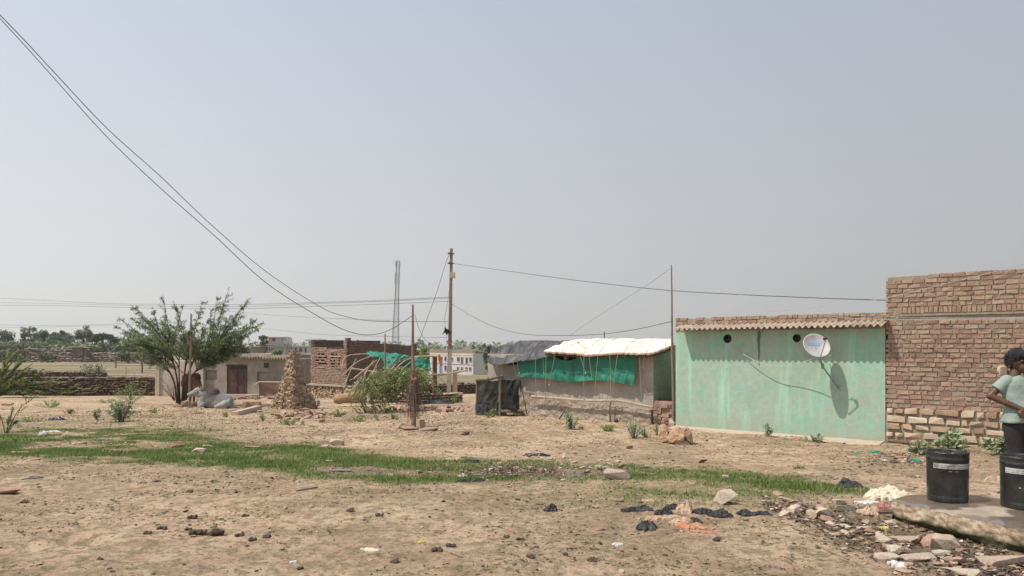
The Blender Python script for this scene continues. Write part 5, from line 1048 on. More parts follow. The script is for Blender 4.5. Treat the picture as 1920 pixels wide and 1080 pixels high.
# twig-wrapped post and its stones
q = GS(776, 801); t = P(774, 571, q.y); T = thing('twig_wrapped_post', 'tall thin post with a sheaf of dry thorn twigs tied round its lower half', 'post', q); m = MB(); m.tube([q-V((0, 0, .1)), q.lerp(t, .35)+V((.03, 0, 0)), q.lerp(t, .55)-V((.01, 0, 0)), t], [.05, .048, .036, .022], 8); m.build('pole', mt['wood'], T)
m = MB(); random.seed(7)
for k in range(120):
    a = random.uniform(0, 6.28); z1 = random.uniform(.5, 1.4); z0 = random.uniform(0.02, .8); r1 = random.uniform(.02, .09); r0 = random.uniform(.05, .36)*(1 if z0 < .4 else .7); p1 = q+V((math.cos(a)*r1, math.sin(a)*r1, z1)); p0 = q+V((math.cos(a+.3)*r0, math.sin(a+.3)*r0, z0)); md = p1.lerp(p0, .5)+V((math.cos(a)*.05, math.sin(a)*.05, random.uniform(-.05, .1))); m.tube(cr([p1, md, p0], 3), [.007, .0065, .006, .005, .004, .003, .0025], 4, cap=False)
m.build('twigs', M('dry_twig', [(.11, .075, .055), (.2, .145, .11)], 9), T)
m = MB(); m.tube(cr([q+V((-.06, -.05, 1.25)), q+V((.0, -.09, 1.15)), q+V((.06, -.05, 1.2)), q+V((-.04, -.07, 1.0))], 4), .03, 6); m.tube(cr([q+V((-.3, -.1, .48)), q+V((-.1, -.15, .38)), q+V((.1, -.12, .28))], 4), .025, 6); m.build('tie_rag', M('faded_red_rag', [(.30, .13, .09), (.4, .2, .15)], 8), T)
for (px, py, sx, sy, sz, rz, lb) in [(758, 803, .5, .25, .16, .3, 'long stone leaning against the left foot of the twig-wrapped post'), (768, 806, .5, .25, .10, -.1, 'flat brown stone directly before the foot of the twig-wrapped post'), (787, 802, .22, .25, .26, .9, 'upright stone against the right foot of the twig-wrapped post'), (802, 807, .55, .22, .10, -.2, 'flat reddish stone a step right of the twig-wrapped post'), (871, 817, .32, .16, .09, .05, 'single red brick lying on bare ground right of the twig-wrapped post')]:
    m = MB(); c = GS(px, py); m.rock(c+V((0, 0, sz*.38)), (sx, sy, sz), 14, rz=rz, tilt=.2); tag(m.build('stone', mt['rubble']), lb, 'stone')
random.seed(112)
for k in range(64):
    px = random.uniform(662, 905) if k > 26 else random.gauss(790, 40); py = 764+abs(random.gauss(0, 7))+max(0, (740-px))*.08
    if px < 640 or px > 885: continue
    g = GS(px, py); r = random.uniform(.12, .34); m = MB(); m.rock(g+V((0, 0, r*.15)), (r, r*.7, r*random.uniform(.3, .6)), 11, tilt=.35); z_ = 'at the left end of the brush pile' if px < 700 else 'before the brush pile' if px < 745 else 'just left of the twig-wrapped post' if px < 775 else 'just right of the twig-wrapped post' if px < 800 else 'before the grey tarpaulin' if px < 828 else 'by the foot of the utility pole' if px < 855 else 'towards the black plastic screen'; tag(m.build('rubble_stone', mt['rubble']), ('big' if r > .27 else 'medium' if r > .19 else 'small')+' reddish rubble stone '+z_+(', nearer row' if py > 769 else ', back row'), 'stone', 'rubble strewn in front of the brush pile')
def crumple(c, sx, sy, h, seed, n=16, rz=0, sharp=1.):
    n = min(n, 20); sx *= 1.2; sy *= 1.25
    m = MB(); ca, sa = math.cos(rz), math.sin(rz)
    def f(i, j):
        x = (i-.5)*2; y = (j-.5)*2; r = min(1, math.hypot(x, y)); ang = math.atan2(y, x); k = 1+.35*N.noise(V((math.cos(ang)*1.7+seed, math.sin(ang)*1.7, 3)))+.35*N.noise(V((math.cos(ang)*4+seed, math.sin(ang)*4, 6)))
        lo = abs(N.noise(V((x*1.3+seed, y*1.3, 0)))); rg = .55*abs(N.noise(V((x*3.5+seed, y*3.5, 1))))+.6*abs(N.noise(V((x*7, y*7+seed, 2))))+.3*abs(N.noise(V((x*15, y*15+seed, 2))))
        z = h*.8*(max(0, 1-r**3)*(.30+.95*lo+.55*rg*sharp))+.006; X_ = x*sx/2*k+.16*sx*N.noise(V((x*2+seed, y*2, 9)))*(1-r); Y_ = y*sy/2*k+.16*sy*N.noise(V((x*2, y*2+seed, 19)))*(1-r)
        if r > .96: z = -.012
        px, py = c.x+X_*ca-Y_*sa, c.y+X_*sa+Y_*ca; return V((px, py, gsurf(px, py)+z))
    vs = []; 
    def disk(i, j):  # square to disk
        x = i*2-1; y = j*2-1; return ((x*math.sqrt(1-y*y/2))+1)/2, ((y*math.sqrt(1-x*x/2))+1)/2
    sheet_grid(m, lambda i, j: f(*disk(i, j)), n, n)
    rr_ = random.Random(int(seed*7)); a_ = min(sx, sy)/n*.42; m.v = [(x+rr_.uniform(-a_, a_), y+rr_.uniform(-a_, a_), z+(rr_.uniform(-.5, 1)*min(h*.22, a_*1.6) if z > gsurf(x, y)+.008 else 0)) for x, y, z in m.v]; return m
tag(crumple(GS(812, 757), 1.5, .8, .22, 3).build('tarpaulin', mt['greytarp'], smooth=True), 'grey crumpled tarpaulin on the ground left of the utility pole', 'tarpaulin')
m = MB(); c = GS(820, 756); R_ = Euler((.3, 1.35, .4)).to_matrix(); m.lathe([(.0, .28), (.2, .28), (.24, .2), (.25, 0), (.235, 0), (.21, .18), (0, .2)], c+V((.0, -.05, .26)), 20, 0, R_); tag(m.build('tub', mt['black'], smooth=True), 'black rubber tub tipped on its side on the grey tarpaulin', 'tub')
# ---------------------------------------------------------------- utility pole
q = GS(841, 755); Yp = q.y; tp = P(846.5, 466, Yp); T = thing('utility_pole', 'tall square concrete utility pole carrying a meter box and several cables', 'utility pole', q)
jn = P(843.5, 655, Yp)
m = MB(); ax = (tp-q)
def taper(m, a, b, wa, wb, mi=0):
    vs = [p+V((sx*w_/2, sy*w_/2, 0)) for p, w_ in ((a, wa), (b, wb)) for sx, sy in ((-1, -1), (1, -1), (1, 1), (-1, 1))]; m.add(vs, [(0, 1, 5, 4), (1, 2, 6, 5), (2, 3, 7, 6), (3, 0, 4, 7), (3, 2, 1, 0), (4, 5, 6, 7)], mi)
taper(m, q-V((0, 0, .1)), jn, .20, .18); m.build('lower_shaft', mt['concrete'], T)
m = MB(); taper(m, jn, tp, .165, .12); m.build('upper_shaft', M('brown_concrete', [(.19, .13, .10), (.27, .195, .155)], 4, bump=.3), T)
m = MB(); b_ = P(848.5, 516, Yp-.12); m.box(b_, (.24, .14, .27), None, 0, .004); m.box(b_+V((0, -.075, .0)), (.2, .012, .22)); m.build('meter_box', M('beige_box', [(.42, .36, .28), (.48, .42, .33)], 4, bump=0), T)
for y in (476, 494, 640): m = MB(); m.box(P(846-(y-466)*.02, y, Yp), (.3, .2, .03)); m.tube([P(842, y, Yp-.1), P(842, y-3, Yp-.1)], .03, 6); m.build('clamp', mt['darkwood'], T)
m = MB(); m.rock(P(842, 640, Yp-.1), (.2, .1, .3), 9); m.build('tie', M('orange_rag', [(.35, .15, .09), (.42, .2, .13)], 8), T)
m = MB(); c = P(837, 621, Yp-.15)
random.seed(4)
for k in range(9): a = rdir(0); b2 = rdir(0); m.add([c, c+a*random.uniform(.15, .32), c+b2*random.uniform(.12, .28)], [(0, 1, 2)])
m.rock(c+V((.05, 0, 0)), (.28, .14, .14), 12); tag(m.build('plastic_bag', mt['black']), 'black torn plastic bag snagged halfway up the utility pole', 'plastic bag')
# ---------------------------------------------------------------- cables
def cable(pts, Y0, Y1, r, label, mat='wire', group=None, k=10):
    a = V(((pts[0][0]-CX)/F*Y0, Y0, 0)); b = V(((pts[-1][0]-CX)/F*Y1, Y1, 0)); fr = Fr(a, b); q = []
    for px, py in pts: u, z = fr.at(px, py); q.append(fr.p(u, z))
    m = MB(); m.tube(cr(q, k), r, 5); return tag(m.build('power_cable', mt[mat]), label, 'cable', group)
cable([(-40, -15), (0, 28), (50, 80), (100, 134), (200, 240), (300, 330), (400, 425), (500, 510), (600, 575), (650, 594), (700, 602), (770, 603), (840, 603)], 15, Yp, .010, 'upper of two slack cables swooping from top left to the utility pole')
cable([(-40, -8), (0, 35), (50, 89), (100, 145), (200, 256), (300, 352), (400, 440), (500, 531), (600, 595), (650, 620), (690, 628), (730, 619), (773, 592)], 14.5, q.y*0+GS(776, 801).y, .008, 'lower of two slack cables swooping from top left to the twig-wrapped post')
cable([(848, 494), (950, 508), (1060, 523), (1160, 535), (1260, 545), (1400, 553), (1540, 559), (1664, 563)], Yp-.1, 14.4, .010, 'long dark cable from the top of the utility pole to the tall brick house')
cable([(847, 570), (880, 590), (925, 612), (980, 626), (1040, 629), (1120, 627), (1190, 618), (1262, 602)], Yp-.1, 17.2, .009, 'dark cable sagging over the shed from the utility pole to the bamboo pole')
cable([(845, 478), (838, 487), (820, 545), (800, 600), (783, 648)], Yp, Yp-4, .012, 'steep stay cable running down left from the top of the utility pole')
cable([(778, 590), (785, 615), (797, 636), (812, 648), (822, 652)], q.y*0+21, Yp, .006, 'thin loop of wire between the twig-wrapped post and utility pole')
cable([(-20, 558), (80, 563), (200, 569), (300, 570.5), (450, 571), (600, 567), (720, 563), (842, 557)], 70, Yp+.2, 0.0105, 'topmost of the near-level overhead wires crossing behind the thorn tree')
cable([(-20, 567), (100, 569), (300, 574), (450, 574.5), (600, 569), (720, 565), (842, 559)], 70, Yp+.2, 0.0093, 'second of the near-level overhead wires crossing behind the thorn tree')
cable([(-20, 572), (100, 573), (300, 578), (450, 578.5), (600, 574), (720, 570), (842, 565)], 70, Yp+.2, 0.0105, 'third of the near-level overhead wires crossing behind the thorn tree')
cable([(-20, 609), (90, 610), (170, 609), (250, 605), (320, 598)], 70, 60, 0.0099, 'low distant wire over the far trees at the left edge, upper strand')
cable([(-20, 614), (90, 613), (170, 611), (250, 608), (320, 604)], 70, 60, 0.0087, 'low distant wire over the far trees at the left edge, lower strand')
cable([(425, 583), (500, 590), (600, 596), (700, 600), (733, 601)], 55, 36, 0.0074, 'wire sloping gently right from the thorn tree crown towards the mast')
cable([(480, 615), (550, 622), (620, 628), (730, 631), (838, 633)], 55, Yp, 0.0074, 'faint wire low in the sky above the white houses and brick room')
cable([(722, 629), (760, 637), (810, 650)], 31.5, Yp, 0.0050, 'short wire from the thin dark pole towards the utility pole')
cable([(848, 642), (880, 646), (930, 650), (1000, 648)], Yp, 24, 0.0056, 'thin wire from the utility pole dipping to the black tarpaulin roof')
cable([(848, 646), (885, 655), (915, 661)], Yp, 21.5, 0.0050, 'pale rope running down from the utility pole to the corner of the black tarpaulin', 'rope')
cable([(1257, 503), (1220, 530), (1170, 562), (1110, 600), (1070, 628)], 17.2, 21, 0.0037, 'thin stay wire slanting down left from the bamboo pole to the shed roof')
cable([(1262, 505), (1310, 524), (1360, 545), (1430, 562), (1480, 578), (1540, 590), (1600, 597), (1700, 599), (1930, 598)], 17.2, 12.3, 0.0034, 'white wire from the bamboo pole drooping over both houses', 'whitewire')
cable([(1400, 588), (1470, 582), (1520, 577), (1580, 570), (1664, 558), (1740, 540), (1830, 518), (1930, 494)], 16.4, 12.3, 0.0043, 'white cable rising across the brick wall to the top right corner', 'whitewire')
cable([(1400, 591), (1440, 589), (1500, 588), (1580, 590), (1664, 594), (1780, 596), (1930, 596)], 16.4, 12.3, 0.0037, 'white cable hanging level along the parapet and brick wall', 'whitewire')
# loose wires down the pole
cable([(843, 540), (838, 575), (834, 600), (838, 640), (833, 655)], Yp-.12, Yp-.14, .008, 'loose wire dangling down the left side of the utility pole')
# ---------------------------------------------------------------- field posts and shrubs
for (px, y0, y1, Y, r, lb, mat) in [(185, 702, 687, 57, .10, 'leaning dark post at the end of the farther dry stone wall', 'darkwood'), (236, 706, 688, 52, .05, 'thin pale post standing in the field behind the dry stone wall', 'bamboo'), (266, 682, 674, 90, .1, 'short dark post in the far field near the thorn tree', 'darkwood'), (217, 681, 673, 110, .1, 'short far post near the middle of the far stone wall', 'darkwood')]:
    stick('field_post', px, y0, y1, Y, r, lb, mat, zb=gz((px-CX)/F*Y, Y)-.1)
def farshrub(px, py, Y, w_, h_, label, nl=500, mat='farleaf', lw=.10, ll=.26, name='field_bush', cat='bush', stems=6):
    c = V(((px-CX)/F*Y, Y, gz((px-CX)/F*Y, Y))); sc = Y/F; w2 = w_*sc/2; h2 = h_*sc; T = thing(name, label, cat, c); ms = MB(); ml = MB(); cl = []
    for k in range(stems):
        a = random.uniform(0, 6.28); t = c+V((math.cos(a)*w2*random.uniform(.3, .9), math.sin(a)*w2*.6, h2*random.uniform(.5, .9))); ms.tube([c, c.lerp(t, .5)+V((0, 0, .1*h2)), t], [.03*h2, .02*h2, .008*h2], 5); cl.append(t)
    cl += [c+V((random.uniform(-.9, .9)*w2, random.uniform(-.6, .6)*w2, h2*random.uniform(.3, .92))) for _ in range(stems*2)]
    for k in range(nl): p = random.choice(cl)+V((random.gauss(0, .2)*w2, random.gauss(0, .2)*w2, random.gauss(0, .11)*h2)); p.z = max(p.z, c.z+.02); leafq(ml, p, rdir(.1), lw, ll)
    ms.build('stem', mt['bark'], T); ml.build('foliage', mt[mat], T); return T
random.seed(121)
farshrub(172, 700, 62, 50, 36, 'airy thorn shrub standing in the field behind the dry stone walls', 900, 'farleaf2', .05, .16)
farshrub(150, 690, 64, 26, 12, 'low grey-green bush left of the airy thorn shrub in the field', 420, 'farleaf2', .05, .16)
# ---------------------------------------------------------------- far trees, buildings, mast
def tree(label, px, ytop, ybase, wpx, Y, mat='farleaf', dens=1., crown0=.25, name='far_tree', shape='round', lf=.30, group='trees beyond the far field'):
    x = (px-CX)/F*Y; s = Y/F; zb = gz(x, Y) if ybase is None else P(px, ybase, Y).z; zt = P(px, ytop, Y).z; h = zt-zb; w2 = wpx*s/2
    T = thing(name, label, 'tree', (x, Y, zb), group); c = V((x, Y, zb)); tr = MB(); cr_ = MB(); cl = []
    for k in range(16 if shape != 'tall' else 12):
        if shape == 'umbrella': a = random.uniform(0, 6.28); r = random.random()**.5; q = V((math.cos(a)*r*w2*.85, math.sin(a)*r*w2*.8, h*(.62+.30*(1-r*r*.7)*random.uniform(.5, 1)))); rad = w2*.24
        elif shape == 'tall': q = V((random.uniform(-.55, .55)*w2, random.uniform(-.5, .5)*w2, h*random.uniform(crown0, .93))); rad = w2*.42
        else: a = random.uniform(0, 6.28); e = random.uniform(-.7, 1.3); r = random.random()**.4; q = V((math.cos(a)*math.cos(e)*w2*.75*r, math.sin(a)*math.cos(e)*w2*.7*r, h*(crown0+(1-crown0)*.5)+math.sin(e)*h*(1-crown0)*.40*r)); rad = w2*.32
        cl.append((c+q, rad*random.uniform(.7, 1.2)))
    tr.tube([c-V((0, 0, .3)), c+V((random.uniform(-.1, .1)*w2, 0, h*.3)), c+V((random.uniform(-.15, .15)*w2, 0, h*.6))], [h*.035, h*.026, h*.015], 7)
    for q, r in cl[:9]: st = c+V((0, 0, h*random.uniform(.2, .45))); tr.tube([st, st.lerp(q, .5)+V((0, 0, h*.03)), q], [h*.015, h*.01, h*.005], 5)
    n = int(150*dens)
    for q, r in cl:
        for k in range(n):
            d = V((random.gauss(0, 1), random.gauss(0, 1), random.gauss(0, 1))).normalized()*r*random.uniform(.35, 1.12)*(1+.25*N.noise(q+V((k*.37, 0, 0)))); d.z *= .78; leafq(cr_, q+d, rdir(.1), lf*.38, lf*random.uniform(.7, 1.4))
    tr.build('trunk', mt['bark'], T); cr_.build('crown', mt[mat], T); return T
random.seed(131)
TR = [(8, 612, 54, 182, 'farleaf', 'round', 'tall dark tree at the very left edge of the far tree line'), (48, 614, 28, 205, 'farleaf2', 'tall', 'narrow bluish tree second in the far tree line'), (30, 640, 60, 165, 'farleaf2', 'round', 'low pale green bush-like tree before the left end of the tree line'), (78, 616, 40, 190, 'farleaf', 'round', 'small dark round tree, third from the left in the tree line'), (62, 613, 22, 215, 'farleaf', 'tall', 'slim dark tree peeking between the first trees of the line'), (100, 622, 36, 186, 'farleaf', 'round', 'dark tree left of the wide pale tree in the tree line'), (125, 625, 44, 195, 'farleaf2', 'round', 'wide pale tree left of the tallest tree in the tree line'), (113, 617, 40, 210, 'farleaf', 'umbrella', 'umbrella shaped tree in the middle of the tree line'), (157, 608, 44, 200, 'farleaf2', 'round', 'tallest bluish tree in the far tree line'), (180, 622, 26, 205, 'farleaf2', 'round', 'pale tree between the tallest tree and the lone round thorn tree'), (196, 621, 50, 158, 'farleaf', 'umbrella', 'lone round thorn tree on the far stone wall, right of the tree line'), (60, 642, 90, 172, 'farleaf2', 'round', 'long low yellow-green thorn thicket before the tree line'), (138, 640, 60, 175, 'farleaf', 'round', 'low dark thicket under the middle trees of the line'), (225, 630, 46, 175, 'farleaf2', 'round', 'pale tree just left of the near thorn tree crown'), (250, 634, 40, 165, 'farleaf', 'round', 'dark tree partly behind the left of the near thorn tree crown'), (95, 638, 50, 178, 'farleaf2', 'round', 'pale low tree behind the middle of the far stone wall'), (10, 650, 36, 158, 'farleaf', 'round', 'low dark bush on the far stone wall at the left edge')]
for px, yt, w_, Y, mat, shp, lb in TR: tree(lb, px, yt, None, w_, Y, mat, .9, shape=shp, crown0=.08 if shp == 'round' else .3, lf=.42)
for px, yt, w_, Y, mat, shp, lb in [(284, 640, 60, 190, 'farleaf2', 'round', 'pale tree seen through the middle of the near thorn tree'), (345, 640, 70, 200, 'farleaf', 'round', 'dark tree seen behind the near thorn tree trunk'), (405, 642, 60, 190, 'farleaf2', 'round', 'pale tree behind the right of the near thorn tree'), (448, 622, 44, 120, 'farleaf2', 'round', 'bright green tree rising behind the hut roof left of the white houses')]: tree(lb, px, yt, None, w_, Y, mat, .9, shape=shp, crown0=.1, lf=.40)
tree('tall narrow dark tree left of the white houses', 491, 624, 668, 16, 190, 'farleaf', .8, .15, shape='tall', lf=.4); tree('thinner pale narrow tree right beside the tall dark one at the white houses', 500, 629, 668, 10, 191, 'farleaf2', .6, .2, shape='tall', lf=.35)
tree('round bright green bush before the white houses', 522, 652, 676, 26, 110, 'brushleaf', 1.2, .05, shape='round', lf=.25, name='round_bush')
tree('bright green tree behind the right end of the roofless brick room', 790, 648, 690, 30, 75, 'brushleaf', 1.2, .1, lf=.2)
tree('leaning dark tree behind the left side of the black tarpaulin roof', 915, 643, 695, 26, 170, 'farleaf', 1., .1, shape='tall', lf=.4)
tree('wispy pointed tree above the flat roof of the two-storey block', 900, 645, 690, 14, 205, 'farleaf2', .35, .2, shape='tall', lf=.35); tree('thin wispy tree left of the pointed one above the two-storey block', 888, 645, 690, 8, 206, 'farleaf2', .25, .2, shape='tall', lf=.3)
tree('small bright green tree beside the left corner of the tarpaulin shed', 916, 680, 706, 16, 60, 'brushleaf', .9, .3, lf=.12)
# far thorn scrub as one mass that nobody could count, along the field's end and the horizon
m = MB()
for k in range(12000):
    if k < 7200: px = random.uniform(-40, 300); Y = random.uniform(168, 185); h = random.uniform(0, 1)*(3.4+1.8*nz(px*.05)); 
    else: px = random.uniform(240, 1000); Y = random.uniform(430, 520); h = random.uniform(0, 1)*(9+5*nz(px*.04))
    x = (px-CX)/F*Y; leafq(m, V((x, Y, gz(x, Y)+h)), rdir(.1), .45 if k < 7200 else 1.2, 1.0 if k < 7200 else 2.6)
tag(m.build('distant_scrub', mt['farleaf2'], loc=(0, 0, 0)), 'continuous low green scrub along the end of the fields', 'scrub', kind='stuff')
random.seed(141)
def farwall(px0, px1, Y0, Y1, py0, py1, label, mat='dullwall', ps=(.18, .4)):
    a = V(((px0-CX)/F*Y0, Y0, 0)); b = V(((px1-CX)/F*Y1, Y1, 0)); fr = Fr(a, b); za = CAMZ+(HY-py0)/F*Y0; zb = CAMZ+(HY-py1)/F*Y1
    tf = lambda u: za+(zb-za)*u/fr.L+.25*nz(u*.13, px0)+.12*nz(u*.5, 3); z0 = min(gz(a.x, a.y), gz(b.x, b.y))-.3
    m = MB(); core(m, fr, 0, fr.L, z0, lambda u: tf(u)-.15, .8, mi=1, n=30, d0=-.05); stonewall(m, fr, 0, fr.L, z0, tf, h=ps, w=(.4, 1.8), proud=.08, mi=0, dep=.5, jit=.14, gap=.05)
    for _ in range(int(fr.L*.9)): u = random.uniform(0, fr.L); m.rock(fr.p(u, tf(u), -random.uniform(0, .8)), (1.2, .6, .3), 9)
    return tag(m.build('field_wall', [mt[mat], mt['bark']]), label, 'wall')
farwall(-40, 45, 146, 148, 656, 657, 'far stone field wall at the left edge below the thicket'); farwall(45, 125, 152, 150, 653, 656, 'middle run of the far stone field wall'); farwall(125, 300, 149, 146, 661, 663, 'right run of the far stone field wall reaching the thorn tree', ps=(.25, .45))
farshrub(90, 672, 146, 26, 14, 'dark bush at the foot of the far field wall', 300, 'farleaf', .2, .5); farshrub(20, 672, 144, 40, 20, 'wide dark bush against the far field wall at the left edge', 420, 'farleaf', .2, .5); farshrub(240, 674, 140, 40, 20, 'dark bush at the foot of the right run of the far field wall', 400, 'farleaf', .2, .5)
# ruin hut on the far wall, slabs
c = P(148, 660, 147); T = thing('ruined_hut', 'small ruined stone hut standing on the far field wall with pale lintels', 'hut', c); m = MB(); m.box(c+V((0, 0, .1)), (2.0, 1.4, 1.7), None, 0, .15); m.box(c+V((1.3, .1, -.1)), (.8, 1.0, 1.3), None, 0, .15); m.build('wall', mt['darkstone'], T)
m = MB(); m.box(c+V((-.2, -.1, 1.03)), (2.6, 1.6, .14), None, 0, .03); m.box(c+V((1.5, -.1, .9)), (1.4, .8, .12), None, 0, .03); m.build('lintel', mt['palestone'], T)
# white houses
def facade(T, fr, z0, z1, mat, dep, d=0, name='wall'):
    m = MB(); 
    for a, b in ((0, fr.L),): m.box(fr.p(fr.L/2, (z0+z1)/2, d-dep/2), (fr.L, dep, z1-z0), fr.R())
    return m.build(name, mt[mat], T)
def win(T, fr, x0, x1, y0, y1, mat='darkpane', frame='white', name='window', d=.0):
    a = fr.at(x0, y1, d); b = fr.at(x1, y0, d); m = MB(); cu, cz, w_, h_ = (a[0]+b[0])/2, (a[1]+b[1])/2, b[0]-a[0], b[1]-a[1]
    m.box(fr.p(cu, cz, d+.04), (w_, .08, h_), fr.R(), 0)
    t = .07
    for (du, dz, sw, sh) in [(-w_/2, 0, t, h_+t), (w_/2, 0, t, h_+t), (0, h_/2+t, w_+t*2, t), (0, -h_/2-t, w_+t*3, t)]: m.box(fr.p(cu+du, cz+dz, d+.07), (sw, .14, sh), fr.R(), 1)
    return m.build(name, [mt[mat], mt[frame]], T)
def zpx(py, Y): return CAMZ+(HY-py)/F*Y
Y = 190.; a = V(((483-CX)/F*Y, Y, 0)); b = V(((534-CX)/F*Y, Y, 0)); fr = Fr(a, b)
T = thing('white_house', 'white and pink two-storey house far off behind the hut, left of its neighbour', 'house', V((a.x, Y, zpx(690, Y))))
facade(T, fr, zpx(690, Y), zpx(646, Y), 'white', 7, name='ground_floor'); f2 = Fr(V(((501-CX)/F*Y, Y+1, 0)), V(((535-CX)/F*Y, Y+1, 0))); facade(T, f2, zpx(646.5, Y), zpx(633, Y), 'white', 5, name='upper_floor')
m = MB(); m.box(f2.p(f2.L*.45, zpx(632.4, Y), -2), (f2.L*.95, 5.6, .18), f2.R()); m.box(fr.p(fr.L/2, zpx(646, Y), -3), (fr.L+.3, 7, .2), fr.R()); m.build('roof_slab', M('pink_slab', [(.42, .24, .21), (.5, .3, .27)], 2, bump=0), T)
for x0, x1, y0, y1 in [(499, 502.5, 650.5, 657), (504.5, 507, 652, 657), (509, 511.5, 651, 657), (513.5, 515.5, 652, 655)]: win(T, fr, x0, x1, y0, y1)
win(T, f2, 511, 516, 634.5, 640); win(T, f2, 528.5, 529.5, 634, 645, 'maroon')
m = MB(); m.box(fr.p(fr.upx(525), zpx(648, Y), .3), (2.5, .5, 1.0), fr.R(), 0, .1); m.build('awning', M('grey_green', [(.16, .22, .21), (.2, .27, .26)], 2), T)
a = V(((534.5-CX)/F*Y, Y+2, 0)); b = V(((600-CX)/F*Y, Y+2, 0)); fr = Fr(a, b); Y2 = Y+2
T = thing('white_house', 'long white flat-roofed house far off with a stair tower and slab on top', 'house', V((a.x, Y2, zpx(690, Y2))))
facade(T, fr, zpx(692, Y2), zpx(649, Y2), 'white', 8)
m = MB(); m.box(fr.p(fr.L/2, zpx(649, Y2), .2), (fr.L+.4, .9, .18), fr.R()); m.build('cornice', mt['white'], T)
m = MB(); m.box(fr.p(fr.L*.4, zpx(643.2, Y2), -.1), (fr.L*.8, .2, .12), fr.R())
for k in range(7): m.box(fr.p(.1+k*fr.L*.8/6, zpx(645.8, Y2), -.1), (.35, .2, .75), fr.R())
m.build('balustrade', mt['white'], T)
for x0, x1, y0, y1 in [(545, 548, 652, 656), (553, 557, 652, 659), (561.5, 567, 653, 659), (571.5, 575, 653, 661), (583.5, 586, 654, 661)]: win(T, fr, x0, x1, y0, y1)
ft = Fr(V(((577.5-CX)/F*Y2, Y2+.3, 0)), V(((598.5-CX)/F*Y2, Y2+.3, 0))); facade(T, ft, zpx(649, Y2), zpx(639, Y2), 'white', 4, name='stair_tower'); m = MB(); m.box(ft.p(ft.L/2, zpx(638, Y2), -2), (ft.L+1.5, 5.2, .45), ft.R()); m.box(ft.p(ft.L*.6, zpx(636.3, Y2), -2), (1.6, 1.2, .4), ft.R()); m.build('tower_slab', mt['white'], T)
# low brown buildings in front of them
def lowb(px0, px1, py0, py1, Y, label, mat='dullwall', rf='palestone', pb=692, d=4):
    fr = Fr(V(((px0-CX)/F*Y, Y, 0)), V(((px1-CX)/F*Y, Y, 0))); T = thing('low_building', label, 'building', fr.p(fr.L/2, gz(fr.p(0, 0).x, Y))); m = MB(); z0 = gz(fr.p(0, 0).x, Y)-.3; z1 = zpx((py0+py1)/2, Y); m.box(fr.p(fr.L/2, (z0+z1)/2, -d/2), (fr.L, d, z1-z0), fr.R(), 0, .03); m.build('wall', mt[mat], T)
    m = MB(); m.box(fr.p(fr.L/2, z1+.06, -d/2+.1), (fr.L+.5, d+.5, .14), fr.R(), 0, .04); m.build('roof', mt[rf], T); return T, fr
lowb(468, 512, 664, 664, 150, 'low brown building with pale flat roof below the left white house'); lowb(555, 588, 664, 666, 140, 'low dark building between the ruined pillar top and the brick room'); lowb(470, 486, 650, 650, 185, 'small grey building beside the left end of the white houses')
lowb(562, 584, 676, 676, 95, 'low brown shed seen between the pillar and the brick room', 'roughbase')
m = MB(); q = P(574, 681, 80); sheet_grid(m, lambda i, j: q+V((-.9+1.8*i, j*.8, .1-.2*j+.15*math.sin(3.1*i)*(1-j)+.08*nz(i*5, j*4))), 20, 8); tag(m.build('green_tarpaulin', mt['green'], smooth=True), 'small green tarpaulin seen between the ruined pillar and the brick room', 'tarpaulin')
m = MB(); q = P(572, 688, 78); m.rock(q, (1.2, .8, .5), 14); tag(m.build('parked_cover', mt['greytarp']), 'grey covered bundle under the small green tarpaulin', 'bundle')
# two-storey block
Y = 205.; fr = Fr(V(((806-CX)/F*Y, Y, 0)), V(((891-CX)/F*(Y-22), Y-22, 0))); T = thing('school_block', 'long two-storey white block with cream band and rows of dark windows, behind the utility pole', 'building', fr.p(0, zpx(702, Y)))
zb = zpx(703, Y-10); zt = zpx(662, Y-10); m = MB()
m.box(fr.p(fr.L/2, (zb+zt)/2, -4), (fr.L, 8, zt-zb), fr.R()); m.build('wall', mt['white'], T)
m = MB(); m.box(fr.p(fr.L/2, zt-.25, .04), (fr.L+.02, .1, .5), fr.R()); m.build('cream_band', mt['cream'], T)
m = MB(); m.box(fr.p(fr.L/2, zt+.42, -4), (fr.L+.1, 8.2, .85), fr.R()); m.build('parapet', mt['dullwall'], T)
m = MB(); m.box(fr.p(fr.L/2, (zb+zt)/2+.1, .06), (fr.L, .14, .1), fr.R()); m.build('floor_ledge', mt['concrete'], T)
for x0, x1, y0, y1, mm in [(826, 830, 669, 680, 'maroon'), (834, 838, 669, 676, 'darkpane'), (845, 850, 670.5, 676, 'darkpane'), (857.5, 862.5, 670, 677, 'darkpane'), (865, 869, 670, 682, 'maroon'), (873.5, 878, 670.5, 682, 'maroon'), (880.5, 885.5, 670.5, 678, 'darkpane'), (857.5, 861, 688.5, 694, 'maroon'), (865, 868.5, 688.5, 694, 'maroon'), (873, 877, 689, 694, 'maroon'), (880, 884, 689, 694.5, 'maroon'), (834, 838, 686, 694, 'darkpane'), (843, 847, 689, 694, 'darkpane')]: win(T, fr, x0, x1, y0, y1, mm)
win(T, fr, 825, 829, 686, 698, 'bluedoor' if 'bluedoor' in mt else 'darkpane', name='door') if False else None
mt['blue'] = M('blue_door', [(.06, .14, .30), (.09, .19, .38)], 2, bump=0); win(T, fr, 824.5, 829, 686, 698, 'blue', name='door')
fs = Fr(fr.p(fr.L+.02, 0, 0), V(((920-CX)/F*(Y-12), Y-12, 0))); m = MB(); m.box(fs.p(fs.L/2, (zb+zt+.8)/2, -.3), (fs.L, .5, zt-zb+.8), fs.R()); m.build('side_wall', M('grey_side', [(.20, .185, .17), (.26, .24, .22)], 1, bump=.05), T)
